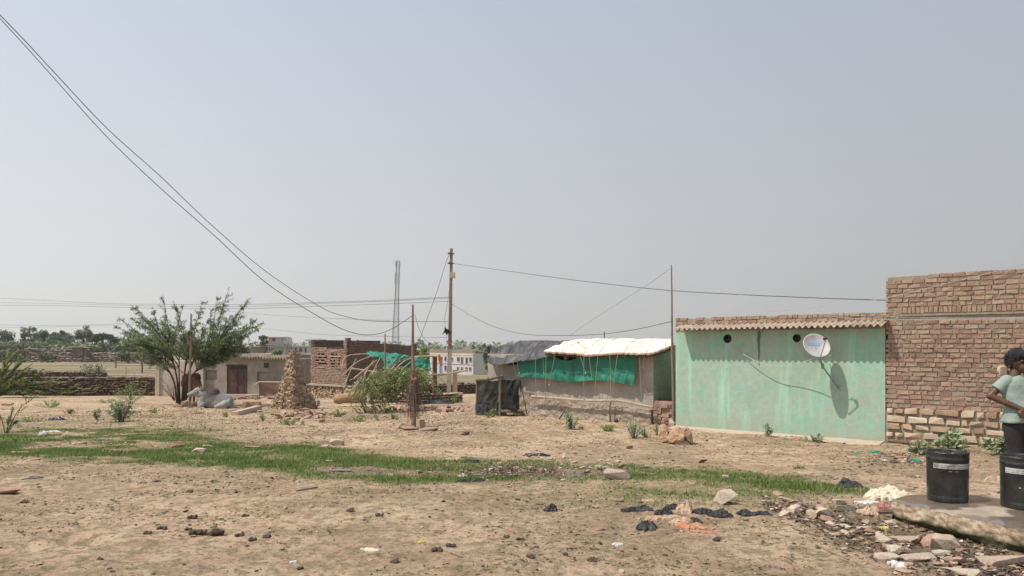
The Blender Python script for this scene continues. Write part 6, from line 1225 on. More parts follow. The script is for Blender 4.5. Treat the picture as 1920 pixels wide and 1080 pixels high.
m = MB(); q = fr.p(fr.upx(857.5), 0, -3); m.box(V((q.x, q.y, zpx(655, Y-12))), (1.6, 1.4, 1.3)); m.build('roof_tank', mt['concrete'], T)
# lattice mast
Y = 330.; bx = (740-CX)/F*Y; zb = gz(bx, Y); T = thing('lattice_mast', 'tall thin steel lattice telephone mast on the horizon', 'mast', V((bx, Y, zb)))
top = P(746.5, 489, Y); wb, wt_ = 13.5*Y/F, 6.0*Y/F; H = top.z-zb; legs = []
pts_at = lambda t: (V((bx+(top.x-bx)*t, Y, zb+H*t)), wb+(wt_-wb)*min(1, t/.72) if t < .72 else wt_)
for sx, sy in ((-1, -1), (1, -1), (1, 1), (-1, 1)):
    m = MB(); m.tube([pts_at(t/10)[0]+V((sx, sy, 0))*pts_at(t/10)[1]/2 for t in range(11)], .12, 5); m.build('leg', mt['steel'], T)
m = MB(); nb = 30
for i in range(nb):
    (c0, w0), (c1, w1) = pts_at(i/nb), pts_at((i+1)/nb); cs = [(-1, -1), (1, -1), (1, 1), (-1, 1)]
    for k in range(4):
        a, b = cs[k], cs[(k+1) % 4]; p = c0+V((a[0], a[1], 0))*w0/2; q = c1+V((b[0], b[1], 0))*w1/2; m.tube([p, q], .045, 4, cap=False); m.tube([c0+V((b[0], b[1], 0))*w0/2, c1+V((a[0], a[1], 0))*w1/2], .045, 4, cap=False); m.tube([c1+V((a[0], a[1], 0))*w1/2, q], .045, 4, cap=False)
m.build('bracing', mt['steel'], T)
for k, t in enumerate((.80, .86, .97)):
    for sx in (-1, 0, 1): m = MB(); c0, w0 = pts_at(t); m.box(c0+V((sx*(w0/2+.35), -w0/2-.2, 0)), (.32, .2, 2.3)); m.build('antenna', mt['white'], T)
m = MB(); m.tube([top, top+V((0, 0, 2.2))], .05, 5); m.build('lightning_rod', mt['steel'], T)
# ---------------------------------------------------------------- concrete platform at the tap
random.seed(151)
ZT = CAMZ-1.43
def PZ(px, py, z): k = (CAMZ-z)/((py-HY)/F); return V(((px-CX)/F*k, k, z))
A0 = PZ(1673, 937, ZT); A1 = PZ(1704, 928, ZT); B1 = PZ(2140, 926, ZT); C1 = PZ(2110, 1035, ZT); Am = PZ(1790, 965, ZT)
front = [A0, PZ(1700, 945, ZT), PZ(1730, 950, ZT), Am, PZ(1850, 976, ZT), PZ(1920, 993, ZT), PZ(2000, 1011, ZT), C1]
fc = cr(front, 10); bc = [A1.lerp(B1, i/(len(fc)-1)) for i in range(len(fc))]
cm = M('wet_concrete', [(.22, .165, .115), (.33, .26, .19), (.43, .36, .275)], 2.2, detail=9, bump=.35, bscale=30, fine=.15)
def wet(m):
    t = m.node_tree; nd = t.nodes; b = nd['Principled BSDF']; tc = nd.new('ShaderNodeTexCoord'); n = nd.new('ShaderNodeTexNoise'); n.inputs['Scale'].default_value = 1.5; n.inputs['Detail'].default_value = 3; t.links.new(tc.outputs['Object'], n.inputs[0])
    r = nd.new('ShaderNodeMapRange'); r.inputs[1].default_value = .44; r.inputs[2].default_value = .52; r.inputs[3].default_value = .8; r.inputs[4].default_value = .04; t.links.new(n.outputs['Fac'], r.inputs[0]); t.links.new(r.outputs[0], b.inputs['Roughness'])
    r2 = nd.new('ShaderNodeMapRange'); r2.inputs[1].default_value = .44; r2.inputs[2].default_value = .52; r2.inputs[3].default_value = 1; r2.inputs[4].default_value = .42; t.links.new(n.outputs['Fac'], r2.inputs[0])
    old = b.inputs['Base Color'].links[0].from_socket; v = nd.new('ShaderNodeVectorMath'); v.operation = 'SCALE'; t.links.new(old, v.inputs[0]); t.links.new(r2.outputs[0], v.inputs['Scale']); t.links.new(v.outputs[0], b.inputs['Base Color']); b.inputs['Specular IOR Level'].default_value = 1.0
    bp = [x for x in nd if x.type == 'BUMP'][0]; r3 = nd.new('ShaderNodeMapRange'); r3.inputs[1].default_value = .44; r3.inputs[2].default_value = .5; r3.inputs[3].default_value = .4; r3.inputs[4].default_value = .02; t.links.new(n.outputs['Fac'], r3.inputs[0]); t.links.new(r3.outputs[0], bp.inputs['Strength'])
wet(cm)
T = thing('concrete_platform', 'raised wet concrete washing platform with broken mossy edge under the black buckets', 'platform', V((Am.x, Am.y, .0)))
m = MB(); sheet_grid(m, lambda i, j: polyl(fc, i).lerp(polyl(bc, i), j)+V((0, 0, .006*nz(i*9, j*6)-(.012+.012*nz(i*40)) * (j < .001))), 70, 16); m.build('top', cm, T, smooth=True)
def sidef(i, j):
    a = polyl(fc, i); b = polyl(fc, min(1, i+.01)) if i < .99 else fc[-1]; t_ = (polyl(fc, min(1, i+.02))-polyl(fc, max(0, i-.02))).normalized(); n = V((t_.y, -t_.x, 0))
    return a+n*((.016*N.noise(V((a.x*5, a.y*5, j*1.2)))+.012*N.noise(V((a.x*18, a.y*18, j*5))))*min(1, j*3+.25)-.10*max(0, j-.7)*3.3*(.6+.8*nz(i*6, 1, 2)))+V((0, 0, -.20*j-(.012+.012*nz(i*40))*(j < .001)))
sm = M('broken_concrete_edge', [(.17, .115, .07), (.40, .30, .20), (.50, .41, .30)], 8, bump=.5, bscale=40, fine=.3, stretch=(1, 1, .5))
def moss(m):
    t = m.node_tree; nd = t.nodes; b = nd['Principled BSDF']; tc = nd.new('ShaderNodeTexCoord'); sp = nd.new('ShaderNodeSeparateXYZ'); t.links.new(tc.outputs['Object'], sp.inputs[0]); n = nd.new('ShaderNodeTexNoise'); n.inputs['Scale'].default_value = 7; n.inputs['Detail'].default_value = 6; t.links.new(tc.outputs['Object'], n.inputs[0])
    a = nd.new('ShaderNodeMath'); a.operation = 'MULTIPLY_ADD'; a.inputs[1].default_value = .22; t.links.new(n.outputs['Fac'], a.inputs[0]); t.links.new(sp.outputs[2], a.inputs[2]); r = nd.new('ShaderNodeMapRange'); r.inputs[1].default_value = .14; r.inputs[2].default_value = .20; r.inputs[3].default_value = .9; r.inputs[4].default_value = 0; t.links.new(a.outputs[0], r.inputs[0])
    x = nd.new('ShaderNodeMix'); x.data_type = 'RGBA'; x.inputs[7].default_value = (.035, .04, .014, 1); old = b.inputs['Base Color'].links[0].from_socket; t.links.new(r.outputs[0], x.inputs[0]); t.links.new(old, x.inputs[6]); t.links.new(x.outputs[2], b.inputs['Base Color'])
moss(sm)
m = MB(); sheet_grid(m, sidef, 160, 14); m.quad(A0, A1, A1-V((0, 0, .2)), A0-V((0, 0, .2))); m.quad(A1, B1, B1-V((0, 0, .2)), A1-V((0, 0, .2))); m.build('edge', sm, T, smooth=False)
# ---------------------------------------------------------------- black buckets
pl = M('black_bucket_plastic', [(.010, .010, .010), (.024, .023, .022), (.065, .062, .057)], 4, rough=.33, bump=.05, fine=.25, spec=.5, stretch=(1, 1, .5))
def scuff(m):
    nd = m.node_tree.nodes; t = m.node_tree; b = nd['Principled BSDF']; n = nd.new('ShaderNodeTexNoise'); n.inputs['Scale'].default_value = 9; n.inputs['Detail'].default_value = 8; tc = nd.new('ShaderNodeTexCoord'); t.links.new(tc.outputs['Object'], n.inputs[0]); r = nd.new('ShaderNodeMapRange'); r.inputs[1].default_value = .4; r.inputs[2].default_value = .65; r.inputs[3].default_value = .25; r.inputs[4].default_value = .7; t.links.new(n.outputs['Fac'], r.inputs[0]); t.links.new(r.outputs[0], b.inputs['Roughness'])
scuff(pl)
lb_m = M('worn_white_label', [(.02, .02, .02), (.42, .41, .38), (.5, .49, .46)], 7, detail=8, rough=.6, bump=0, fine=.1, stretch=(1, 1, 2)); lb_full = M('white_label', [(.34, .34, .33), (.45, .45, .43), (.52, .52, .5)], 9, rough=.6, bump=0, fine=.12)
def bucket(px, pyb, label, full):
    c = PZ(px, pyb, ZT); c.z = ZT; s = c.y/F; rt, rb = 35.5*s, 34*s; h = .455; n = 48
    T = thing('black_bucket', label, 'bucket', c); m = MB()
    R_ = lambda z: rb+(rt-rb)*(z/h)
    prof = [(0, .004), (rb*.93, .004), (rb*.97, .0), (rb*.985, .012), (rb, .03), (R_(.055), .055), (R_(.06)*.985, .06), (R_(.065), .066), (R_(.2), .2), (R_(.385), .385), (R_(.39)*1.02, .392), (R_(.40)*1.025, .398), (R_(.40)*1.0, .404), (R_(.43), .43), (R_(.43)*1.015, .444), (rt*1.02, .452), (rt*1.01, h+.004), (rt*.955, h+.004), (rt*.945, h-.012), (rt*.93, h-.03), (rt*.6, h-.022), (rt*.4, h-.02), (0, h-.02)]
    m.lathe(prof, c, n); o = m.build('body', pl, T, smooth=True); o.data.polygons.foreach_set('use_smooth', [True]*len(o.data.polygons))
    m = MB(); a0 = c+V((rt*.25, -rt*.2, h-.02)); m.lathe([(0, .012), (.05, .012), (.055, .02), (.062, .02), (.066, .0), (.045, .0)], a0, 20); m.lathe([(0, .016), (.024, .016), (.03, .0)], c+V((-rt*.45, .02, h-.02)), 14); m.tube(cr([c+V((-rt*.5, -rt*.35, h+.0)), c+V((0, -rt*.1, h+.012)), c+V((rt*.45, rt*.35, h+.0))], 5), .006, 6); m.build('lid_spout', pl, T, smooth=True)
    for sg in (-1, 1): m = MB(); m.ell(c+V((sg*rt*1.0, 0, .405)), (.014, .02, .02)); m.build('handle_lug', pl, T)
    m = MB()
    def cyl(i, j, a0, a1, z0, z1): a = a0+(a1-a0)*i; z = z0+(z1-z0)*j; r = R_(z)+.0025; return c+V((r*math.cos(a), r*math.sin(a), z))
    d = math.radians
    sheet_grid(m, lambda i, j: cyl(i, j, d(-170 if full else -160), d(0 if full else -42), .315, .362), 30, 2); m.build('label_band', lb_full if full else lb_m, T)
    m = MB()    # rows of tiny illegible print on the band
    for row in range(2):
        a = -168. if full else -156.
        while a < (-10 if full else -45):
            w_ = random.uniform(4, 14); sheet_grid(m, lambda i, j: (lambda q: q+(q-V((c.x, c.y, q.z))).normalized()*.0012)(cyl(i, j, d(a), d(a+w_), .324+row*.018, .3275+row*.018)), 3, 1); a += w_+random.uniform(2, 5)
    m.build('fine_print', mt['darkpane'], T)
    if full:
        m = MB(); 
        def star(ac, zc, r):
            ps = [cyl(0, 0, d(ac)+(r*(1 if k % 2 == 0 else .42))*math.sin(k*math.pi/5)/rt, 0, zc+(r*(1 if k % 2 == 0 else .42))*math.cos(k*math.pi/5), 0) for k in range(10)]; cc = cyl(0, 0, d(ac), 0, zc, 0); m.add([cc]+ps, [(0, 1+k, 1+(k+1) % 10) for k in range(10)])
        for k in range(5): star(-129+k*12.5, .195, .011)
        m.build('star_print', lb_full, T)
        def txt(s, size, ac, zc, name):
            cu = bpy.data.curves.new('text', 'FONT'); cu.body = s; cu.size = size; cu.align_x = 'LEFT'; to = bpy.data.objects.new('text', cu); COL.objects.link(to); me = to.to_mesh(); vs = [v.co.copy() for v in me.vertices]; fs = [tuple(p.vertices) for p in me.polygons]; to.to_mesh_clear(); bpy.data.objects.remove(to)
            q = MB(); q.add([cyl(0, 0, d(ac)+v.x/rt, 0, zc+v.y, 0) for v in vs], fs); q.build(name, lb_full, T)
        txt('ASTRAL', .034, -118, .232, 'lettering'); txt('THE BEST', .016, -118, .165, 'lettering')
        m = MB(); m.tube([cyl(0, 0, d(-117+k*3), 0, .226-.012*math.sin(k*.3), 0) for k in range(11)], .0018, 4); m.build('swoosh_print', lb_full, T)
    else:
        m = MB()
        for a in (-118, -100): sheet_grid(m, lambda i, j: cyl(i, j, d(a), d(a+10), .292, .295), 4, 1)
        m.build('fine_print', lb_full, T)
    return T
bucket(1776.5, 938, 'black plastic bucket with worn scraped label, left one on the concrete platform', False)
bucket(1916, 951, 'black plastic bucket with white label band and stars, cut by the right edge', True)
# ---------------------------------------------------------------- boy
def boy():
    Yb = 7.05; s = Yb/F; o = V(((1913-CX)/F*Yb, Yb, ZT)); T = thing('person', 'boy in pale green shirt and dark trousers, arms folded at the waist, looking down', 'person', o)
    def p(px, py, d=0): return V(((px-CX)/F*Yb, Yb+d, CAMZ+(HY-py)/F*Yb))
    # body (skin)
    m = MB(); hc = p(1910, 679, .0)
    m.ell(hc+V((-.005, .01, .015)), (.078, .092, .095), n=20); m.ell(hc+V((.018, -.045, -.045)), (.055, .058, .06), n=16); m.ell(hc+V((.025, -.07, -.075)), (.03, .03, .028), n=12)   # skull, jaw, chin
    m.cone(hc+V((.012, -.088, .0)), hc+V((.018, -.112, -.028)), .012, .0145, 10)   # nose
    m.ell(hc+V((.020, -.098, -.052)), (.024, .014, .008), n=10)                      # lips
    for dx in (-.02, .05): m.ell(hc+V((dx, -.083, .012)), (.02, .014, .008), n=10)  # brow
    m.cone(hc+V((-.012, .02, -.06)), p(1903, 708, .01), .044, .05, 14)               # neck
    m.ell(hc+V((-.080, .012, -.028)), (.010, .02, .03), n=12)                        # right ear
    m.ell(hc+V((.080, .012, -.028)), (.010, .02, .03), n=12)
    m.cone(p(1897, 718, .01), p(1926, 718, .01), .035, .035, 12); m.cone(p(1909, 722, .01), p(1910, 788, .01), .06, .06, 14)
    # right arm (left in the picture): upper arm back and down to the elbow, forearm forward across the waist
    sh = p(1885, 717, .02); elb = p(1860, 743, .03); wr = p(1903, 768, -.15); m.cone(sh, elb, .040, .031, 14); m.cone(elb, elb.lerp(wr, .45), .033, .030, 14); m.cone(elb.lerp(wr, .45), wr, .030, .021, 14)
    m.cone(wr, p(1912, 773, -.165), .022, .024, 12)
    for k in range(4): a = p(1913, 771+k*2.6, -.175); b = p(1921, 773+k*2.8, -.18); e = p(1927, 777+k*2.6, -.165); m.cone(a, b, .0085, .0078, 8); m.cone(b, e, .0078, .0066, 8)
    m.cone(p(1909, 770, -.17), p(1915, 765, -.18), .0095, .008, 8)
    # left arm crosses below it: hand resting on the right of the waist, fingers towards the left of the picture
    sh2 = p(1942, 717, .02); el2 = p(1963, 748, .02); wr2 = p(1916, 778, -.14); m.cone(sh2, el2, .040, .031, 14); m.cone(el2, wr2, .032, .022, 14)
    palm = p(1906, 774, -.145); m.cone(wr2, palm, .022, .023, 12); m.ell(palm, (.034, .016, .034), n=12)
    for k, (l1, l2) in enumerate([(.030, .024), (.036, .027), (.034, .026), (.026, .02)]):
        a = palm+V((-.022, -.004, .026-.0165*k)); b = a+V((-l1, .002, .003-.002*k)); e = b+V((-l2*.8, .020, -.006)); m.cone(a, b, .0088, .0080, 8); m.cone(b, e, .0080, .0064, 8)
    m.cone(palm+V((.0, -.008, .03)), palm+V((-.018, -.018, .052)), .010, .0085, 8); m.cone(palm+V((-.018, -.018, .052)), palm+V((-.036, -.014, .058)), .0085, .007, 8)
    # legs and feet
    for sx, kx, fx in ((1899, 1903, 1905), (1925, 1926, 1927)):
        hp = p(sx, 800, 0); kn = p(kx, 862, -.02); an = V((p(fx, 900).x, Yb+.02, ZT+.06)); m.cone(hp, kn, .066, .044, 14); m.cone(kn, an, .042, .028, 14); m.cone(an, an+V((-.015, -.11, -.035)), .03, .024, 12)
        for t in range(5): m.ell(an+V((-.032+.014*t, -.145+.006*abs(t-1), -.046)), (.0085, .016, .01), n=8)
    ob = m.build('body', mt['skin'], T); remesh(ob, .0052, 2)
    for dx in (-.015, .048): e = MB(); e.ell(hc+V((dx, -.090, -.002)), (.013, .006, .004), n=10); e.build('eye', mt['hair'], T)
    # hair
    m = MB(); m.ell(hc+V((-.006, .018, .040)), (.094, .103, .088), n=24); m.ell(hc+V((-.035, .03, .005)), (.068, .075, .07), n=18); m.ell(hc+V((.01, -.055, .062)), (.07, .05, .04), n=16)
    random.seed(4)
    for k in range(110):
        a = random.uniform(0, 6.28); e = random.uniform(-.1, 1.5); d = V((math.cos(a)*math.cos(e), math.sin(a)*math.cos(e), math.sin(e))); b = hc+V((-.006, .018, .040))+V((d.x*.088, d.y*.097, d.z*.082)); tdir = (d+V((.3*math.sin(a), -.3, .2))).normalized(); td = V((d.x*.5-.1, d.y*.5-.25, -.75)).normalized(); m.cone(b+d*.004, b+td*random.uniform(.02, .045)+d*.006, .008, .003, 6)
    for k in range(5): b = hc+V((-.03+.012*k, .0, .122)); m.cone(b, b+V((-.02+.008*k, 0, .028)), .005, .002, 6)
    remesh(m.build('hair', mt['hair'], T), .004, 1)
    # shirt: torso loft, sleeves
    m = MB(); n = 36; rings = []
    for py, xc, rx, ry, yc in [(704, 1907, .058, .055, .01), (708, 1908, .085, .066, .01), (713, 1910, .130, .080, .01), (722, 1911, .152, .092, .01), (735, 1911, .150, .098, .01), (750, 1911, .142, .100, .0), (765, 1911, .140, .104, -.01), (778, 1910, .146, .110, -.01), (790, 1909, .155, .116, -.01), (792, 1909, .15, .110, -.01)]:
        c = p(xc, py, yc); 
        for j in range(n):
            a = 2*math.pi*j/n; f = 1+.035*math.sin(a*5+py*.12)*(py > 735)+.03*N.noise(V((math.cos(a)*2, math.sin(a)*2, py*.06))); rings.append(c+V((rx*f*math.cos(a), ry*f*math.sin(a), .006*math.sin(a*3))))
    k = 10; m.add(rings, [(i*n+j, (i+1)*n+j, (i+1)*n+(j+1) % n, i*n+(j+1) % n) for i in range(k-1) for j in range(n)]+[tuple(range(n)), tuple(range((k-1)*n+n-1, (k-1)*n-1, -1))])
    for sg, (ax, bx) in ((-1, (1889, 1873)), (1, (1936, 1951))):
        a = p(ax, 714, .01); b = p(bx, 731, .025); m.ell(a, (.058,)*3, n=14); m.tube([a, a.lerp(b, .5), b, b+(b-a).normalized()*.004], [.058, .060, .062, .055], 16)
    so = m.build('shirt', mt['shirt'], T); remesh(so, .006, 4)
    m = MB(); c = p(1921, 742, -.102); sheet_grid(m, lambda i, j: c+V((-.035+.09*i, -.012+.018*(i-.4)**2, .05-.09*j)), 8, 6)
    # pink motif: irregular patches
    m = MB()
    for (x, y, w_, h_) in [(-.03, .045, .022, .035), (-.002, .05, .03, .012), (-.03, .0, .02, .03), (.0, .01, .035, .014), (.03, .03, .02, .05), (.0, -.025, .045, .012)]: m.box(p(1921, 738, -.0)+V((x, -.106+.012*abs(x)*10, y-.03)), (w_, .022, h_), None, 0, .004)
    m.build('shirt_print', mt['pink'], T)
    # trousers
    m = MB(); m.cone(p(1902, 795, .0), p(1921, 795, .0), .088, .088, 20); m.ell(p(1911, 800, .02), (.14, .105, .09), n=20)
    for sx, kx, fx in ((1899.5, 1903.5, 1905), (1924, 1926, 1928)):
        hp = p(sx, 802, 0); kn = p(kx, 862, -.02); an = V((p(fx, 900).x, Yb+.02, ZT+.09)); m.cone(hp, kn, .084, .062, 18); m.tube([kn, kn.lerp(an, .35)+V((.004, 0, 0)), kn.lerp(an, .7)-V((.004, 0, 0)), an], [.062, .060, .056, .056], 18); m.ell(kn, (.062,)*3, n=14)
    remesh(m.build('trousers', mt['trouser'], T), .007, 4)
    # cloth hung over the shoulder behind the neck
    m = MB(); c = p(1890, 695, .09); m.ell(c, (.045, .035, .05), n=16); m.ell(c+V((.03, .0, -.02)), (.045, .03, .035), n=14)
    for k in range(5): m.cone(c+V((-.03+.014*k, -.03, .035)), c+V((-.036+.016*k, -.025, -.045)), .008, .009, 8)
    remesh(m.build('folded_cloth', mt['peach'], T), .005, 3)
boy()
# ---------------------------------------------------------------- boulders and marked stones
def boulder(pts_px, label, mat, name='boulder'): pass
def stone(px, py, sx, sy, sz, lb, mat='rubble', rz=None, n=16, tilt=.15, name='stone', group=None, up=.36, Yoff=0, sub=False, cat='stone', dz=0):
    m = MB(); c = GS(px, py); c.y += Yoff; c.z += dz; m.rock(c+V((0, 0, sz*up)), (sx, sy, sz), n, rz=rz, tilt=tilt); o = m.build(name, mt[mat]); tag(o, lb, cat, group)
    b = o.modifiers.new('bevel', 'BEVEL'); b.width = min(sx, sy, sz)*.06; b.segments = 2; b.limit_method = 'NONE'
    return o
mt['ochre'] = M('ochre_boulder', [(.27, .155, .09), (.41, .26, .16), (.50, .36, .24)], 4, bump=1, bscale=22, fine=.2)
random.seed(162)
c = GS(1268, 833); s = c.y/F
def hullstone(pts, lb, mat, name='boulder'):
    m = MB(); m.hull([V(q) for q in pts]); o = m.build(name, mt[mat]); b = o.modifiers.new('bevel', 'BEVEL'); b.width = .018; b.segments = 2; b.limit_method = 'NONE'
    sub = o.modifiers.new('sub', 'SUBSURF'); sub.subdivision_type = 'SIMPLE'; sub.levels = sub.render_levels = 3
    tx = bpy.data.textures.new('rough', 'CLOUDS'); tx.noise_scale = .12; tx.noise_depth = 4; d = o.modifiers.new('disp', 'DISPLACE'); d.texture = tx; d.strength = .08; d.mid_level = .5; d.texture_coords = 'LOCAL'
    return tag(o, lb, 'boulder')
def pp(px, py, d): return V(((px-CX)/F*c.y, c.y+d, CAMZ+(HY-py)/F*c.y))
hullstone([pp(1250, 824, -.05), pp(1256, 812, .0), pp(1270, 803, .05), pp(1285, 802, .1), pp(1282, 818, -.12), pp(1279, 826, -.1), pp(1260, 830, -.1), pp(1253, 830, .05), pp(1278, 806, .35), pp(1258, 815, .4), pp(1280, 828, .35)], 'large ochre boulder propped on top in front of the bamboo pole', 'ochre')
hullstone([pp(1280, 806, -.05), pp(1287, 802, .0), pp(1293, 805, .05), pp(1300, 822, 0), pp(1298, 832, .0), pp(1290, 828, -.1), pp(1281, 815, -.1), pp(1290, 803, .3), pp(1299, 826, .35), pp(1284, 824, .3)], 'dark shaded boulder leaning on the right side of the ochre boulder', 'rubble')
hullstone([pp(1238, 820, .15), pp(1243, 802, .2), pp(1252, 799, .25), pp(1257, 806, .2), pp(1254, 822, .1), pp(1240, 826, .1), pp(1244, 803, .5), pp(1255, 822, .5)], 'tall brown boulder standing behind the left of the ochre boulder', 'ochre')
hullstone([pp(1262, 836, -.1), pp(1268, 826, -.05), pp(1288, 824, .0), pp(1292, 834, -.05), pp(1266, 826, .35), pp(1290, 832, .35), pp(1275, 838, -.1)], 'pale flat boulder lying under the ochre boulder', 'palestone')
L = [(1156, 897, .40, .26, .14, 'large pale flat-topped boulder sitting in the wet drain', 'palestone', .05), (1360, 945, .23, .17, .16, 'round pale boulder behind the black and orange rubbish', 'palestone', .4),
 (1548, 968, .20, .13, .12, 'pale brown boulder at the left end of the wet rubble', 'palestone', .2), (1522, 966, .13, .1, .08, 'small pale stone touching the brown boulder in the wet rubble', 'palestone', .8), (1573, 945, .15, .11, .08, 'tan stone at the end of the grass near the black bag', 'palestone', 0.1),
 (1770, 1021, .26, .14, .15, 'square-cut sandstone block below the platform edge', 'palestone', -.05), (1745, 1012, .15, .12, .12, 'tilted grey stone left of the square-cut block', 'rubble', .5), (1715, 1004, .13, .1, .09, 'grey angular stone above the long slab fragment', 'rubble', .3),
 (1680, 1005, .38, .10, .05, 'long thin slab fragment slanting through the wet rubble', 'palestone', -.35), (1677, 1024, .13, .1, .07, 'small pale chunk below the slab fragment', 'palestone', .3), (1660, 1045, .20, .13, .05, 'flat pale stone in the mud near the bottom, left of the big flat one', 'palestone', .1), (1718, 1040, .30, .14, .05, 'big flat grey-tan slab in the middle of the wet rubble', 'palestone', -.1),
 (1880, 1050, .38, .2, .08, 'wide pale slab at the lower right corner', 'palestone', .0), (1765, 1030, .14, .08, .05, 'small flat piece before the square-cut block', 'palestone', -.2), (1640, 958, .12, .09, .06, 'rounded stone by the water near the striped sack', 'rubble', .2), (1672, 977, .14, .08, .04, 'pale stone under the left tip of the platform', 'palestone', .2),
 (1617, 985, .16, .07, .03, 'thin flat stone in the mud left of the red packet', 'palestone', .1), (1573, 980, .14, .06, .03, 'thin flat pale stone below the brown boulder', 'palestone', .0), (1490, 962, .14, .09, .09, 'grey pointed stone left of the brown boulder', 'palestone', .5), (1800, 1070, .30, .12, .05, 'flat slab at the bottom edge of the photo right of centre', 'palestone', -.1), (1700, 1062, .12, .1, .05, 'small curved shard near the bottom right', 'rubble', .4),
 (1360, 900, .12, .09, .07, 'pale pointed stone in the grass strip on the right', 'palestone', .3), (1222, 890, .12, .06, .03, 'small pale stone in the grass right of the drain boulder', 'palestone', .1), (1150, 873, .22, .08, .03, 'flat pale slab behind the drain boulder', 'palestone', .0), (1164, 878, .10, .08, .08, 'dark upright stone behind the right of the drain boulder', 'rubble', .8),
 (1060, 862, .12, .08, .06, 'small pale stone above the open water of the drain', 'palestone', .3), (1100, 883, .10, .08, .04, 'round pale stone at the right end of the open water', 'palestone', .1), (472, 840, .35, .12, .06, 'flat slab on the grass strip below the fallen lintel', 'rubble', .05), (374, 848, .30, .2, .10, 'pair-like pale lump on the grass strip, nearer of the two', 'palestone', .1), (330, 838, .22, .14, .10, 'dark tilted stone on the grass strip left of the pale lump', 'rubble', .4), (390, 842, .2, .12, .07, 'squarish pale stone right of the pale lump in the grass', 'palestone', .1),
 (10, 924, .30, .16, .06, 'brown stone lying at the left edge of the bare ground', 'rubble', .1), (150, 833, .35, .1, .05, 'pale slab on the bare tongue inside the grass at left', 'palestone', .1), (15, 760, .5, .3, .18, 'reddish block by the thorn bush at the left edge', 'rubble', .0), (22, 795, .34, .2, .18, 'rounded grey-brown stone under the arching thorn seedling', 'rubble', .2), (15, 768, .5, .3, .08, 'flat reddish slab under the block at the left edge', 'rubble', .1),
 (632, 836, .30, .16, .14, 'hollow pale lump on the upper rim of the grass strip', 'palestone', .1), (608, 842, .22, .12, .07, 'pale stone left of the hollow pale lump', 'palestone', .0), (620, 864, .18, .1, .03, 'flat pale stone inside the green grass strip', 'palestone', .3), (730, 896, .10, .07, .05, 'pinkish stone in the wet middle of the drain', 'palestone', .0), (1317, 869, .16, .08, .06, 'dark dung-like clod right of the drain boulder', 'dung', .2), (988, 773, .3, .12, .08, 'small flat stone before the long block at the shed', 'rubble', .2), (1090, 806, .12, .1, .09, 'small brown stone right of the bluish bush', 'rubble', .3), (1123, 993, .09, .05, .03, 'small dark brown stone on the bare ground left of the rubbish', 'rubble', .1), (1117, 953, .08, .05, .035, 'small reddish stone above the bare ground left of the rubbish', 'rubble', .1), (1163, 943, .10, .05, .03, 'small pinkish brick chip at the edge of the rubbish', 'rubble', .1)]
for (px, py, sx, sy, sz, lb, mat, rz) in L: stone(px, py, sx, sy, sz, lb, mat, rz)
# loose rubble among the mud by the platform
random.seed(171)
for k in range(70):
    t = random.random(); px = random.uniform(1450, 1900); py = 945+(px-1450)*.26+random.gauss(0, 1)*min(28, 6+(px-1450)*.1)
    if py > 1078 or py < 925: continue
    g = GS(px, py)
    if px > 1690 and py < 950+(px-1690)*.38: continue
    r = .025+.08*random.random()**1.8; stone(px, py, r*1.5, r, r*random.uniform(.3, .6), ('tiny' if r < .045 else 'small' if r < .07 else 'fist-sized')+' angular stone in the wet rubble '+('near the round pale boulder' if px < 1530 else 'around the brown boulder' if px < 1600 else 'near the striped sack' if px < 1680 else 'below the platform tip' if px < 1740 else 'before the square-cut block' if px < 1810 else 'by the lower right slab')+(', upper side' if py < 945+(px-1450)*.26 else ', lower side'), random.choice(['palestone', 'rubble', 'rubble']), group='small stones in the wet rubble', tilt=.3)
for k in range(34):
    px = random.gauss(1120, 70); py = 874+random.gauss(0, 7); r = random.uniform(.03, .08); stone(px, py, r*1.6, r, r*.5, ('tiny' if r < .045 else 'small' if r < .065 else 'fist-sized')+' stone in the drain '+('left of the open water' if px < 1030 else 'around the open water' if px < 1110 else 'behind the drain boulder' if px < 1160 else 'right of the drain boulder')+(', far bank' if py < 874 else ', near bank'), random.choice(['palestone', 'rubble']), group='small stones in the drain')
random.seed(172)
# dung and clods on the bare ground
def dung(px, py, w_, h_, lb, n=3):
    m = MB(); c = GS(px, py); s = c.y/F; W = w_*s*.88; H = h_*s*.8
    for k in range(n): x = (k-(n-1)/2)/max(1, n)*W; m.ell(c+V((x, random.uniform(-.01, .01), H*.35)), (W/n*.85, W/n*.7+.01, H*.5*random.uniform(.8, 1.15)), Euler((random.uniform(-.3, .3), random.uniform(-.4, .4), random.uniform(-.5, .5))).to_matrix(), n=12)
    o = m.build('dung', mt['dung']); remesh(o, .006, 1); tx = bpy.data.textures.new('lump', 'CLOUDS'); tx.noise_scale = .025; d = o.modifiers.new('disp', 'DISPLACE'); d.texture = tx; d.strength = .03; return tag(o, lb, 'dung')
m = MB(); c = GS(385, 1006); s = c.y/F
for k in range(5): m.ell(c+V(((-28+k*6.4)*s, .006*(-1)**k, .022+.004*(k % 2))), (.0155, .030, .024), Euler((0, .5, .45)).to_matrix(), n=12)
m.ell(c+V((4*s, 0, .014)), (.05, .022, .014)); m.ell(c+V((20*s, 0, .026)), (.052, .03, .03), n=12); m.ell(c+V((31*s, 0, .026)), (.022, .022, .026), n=12)
o = m.build('dung', mt['dung']); remesh(o, .005, 1); tx = bpy.data.textures.new('lump', 'CLOUDS'); tx.noise_scale = .022; d = o.modifiers.new('disp', 'DISPLACE'); d.texture = tx; d.strength = .026; tag(o, 'largest dark dung pile, twisted in two lumps, on the bare foreground at left', 'dung')
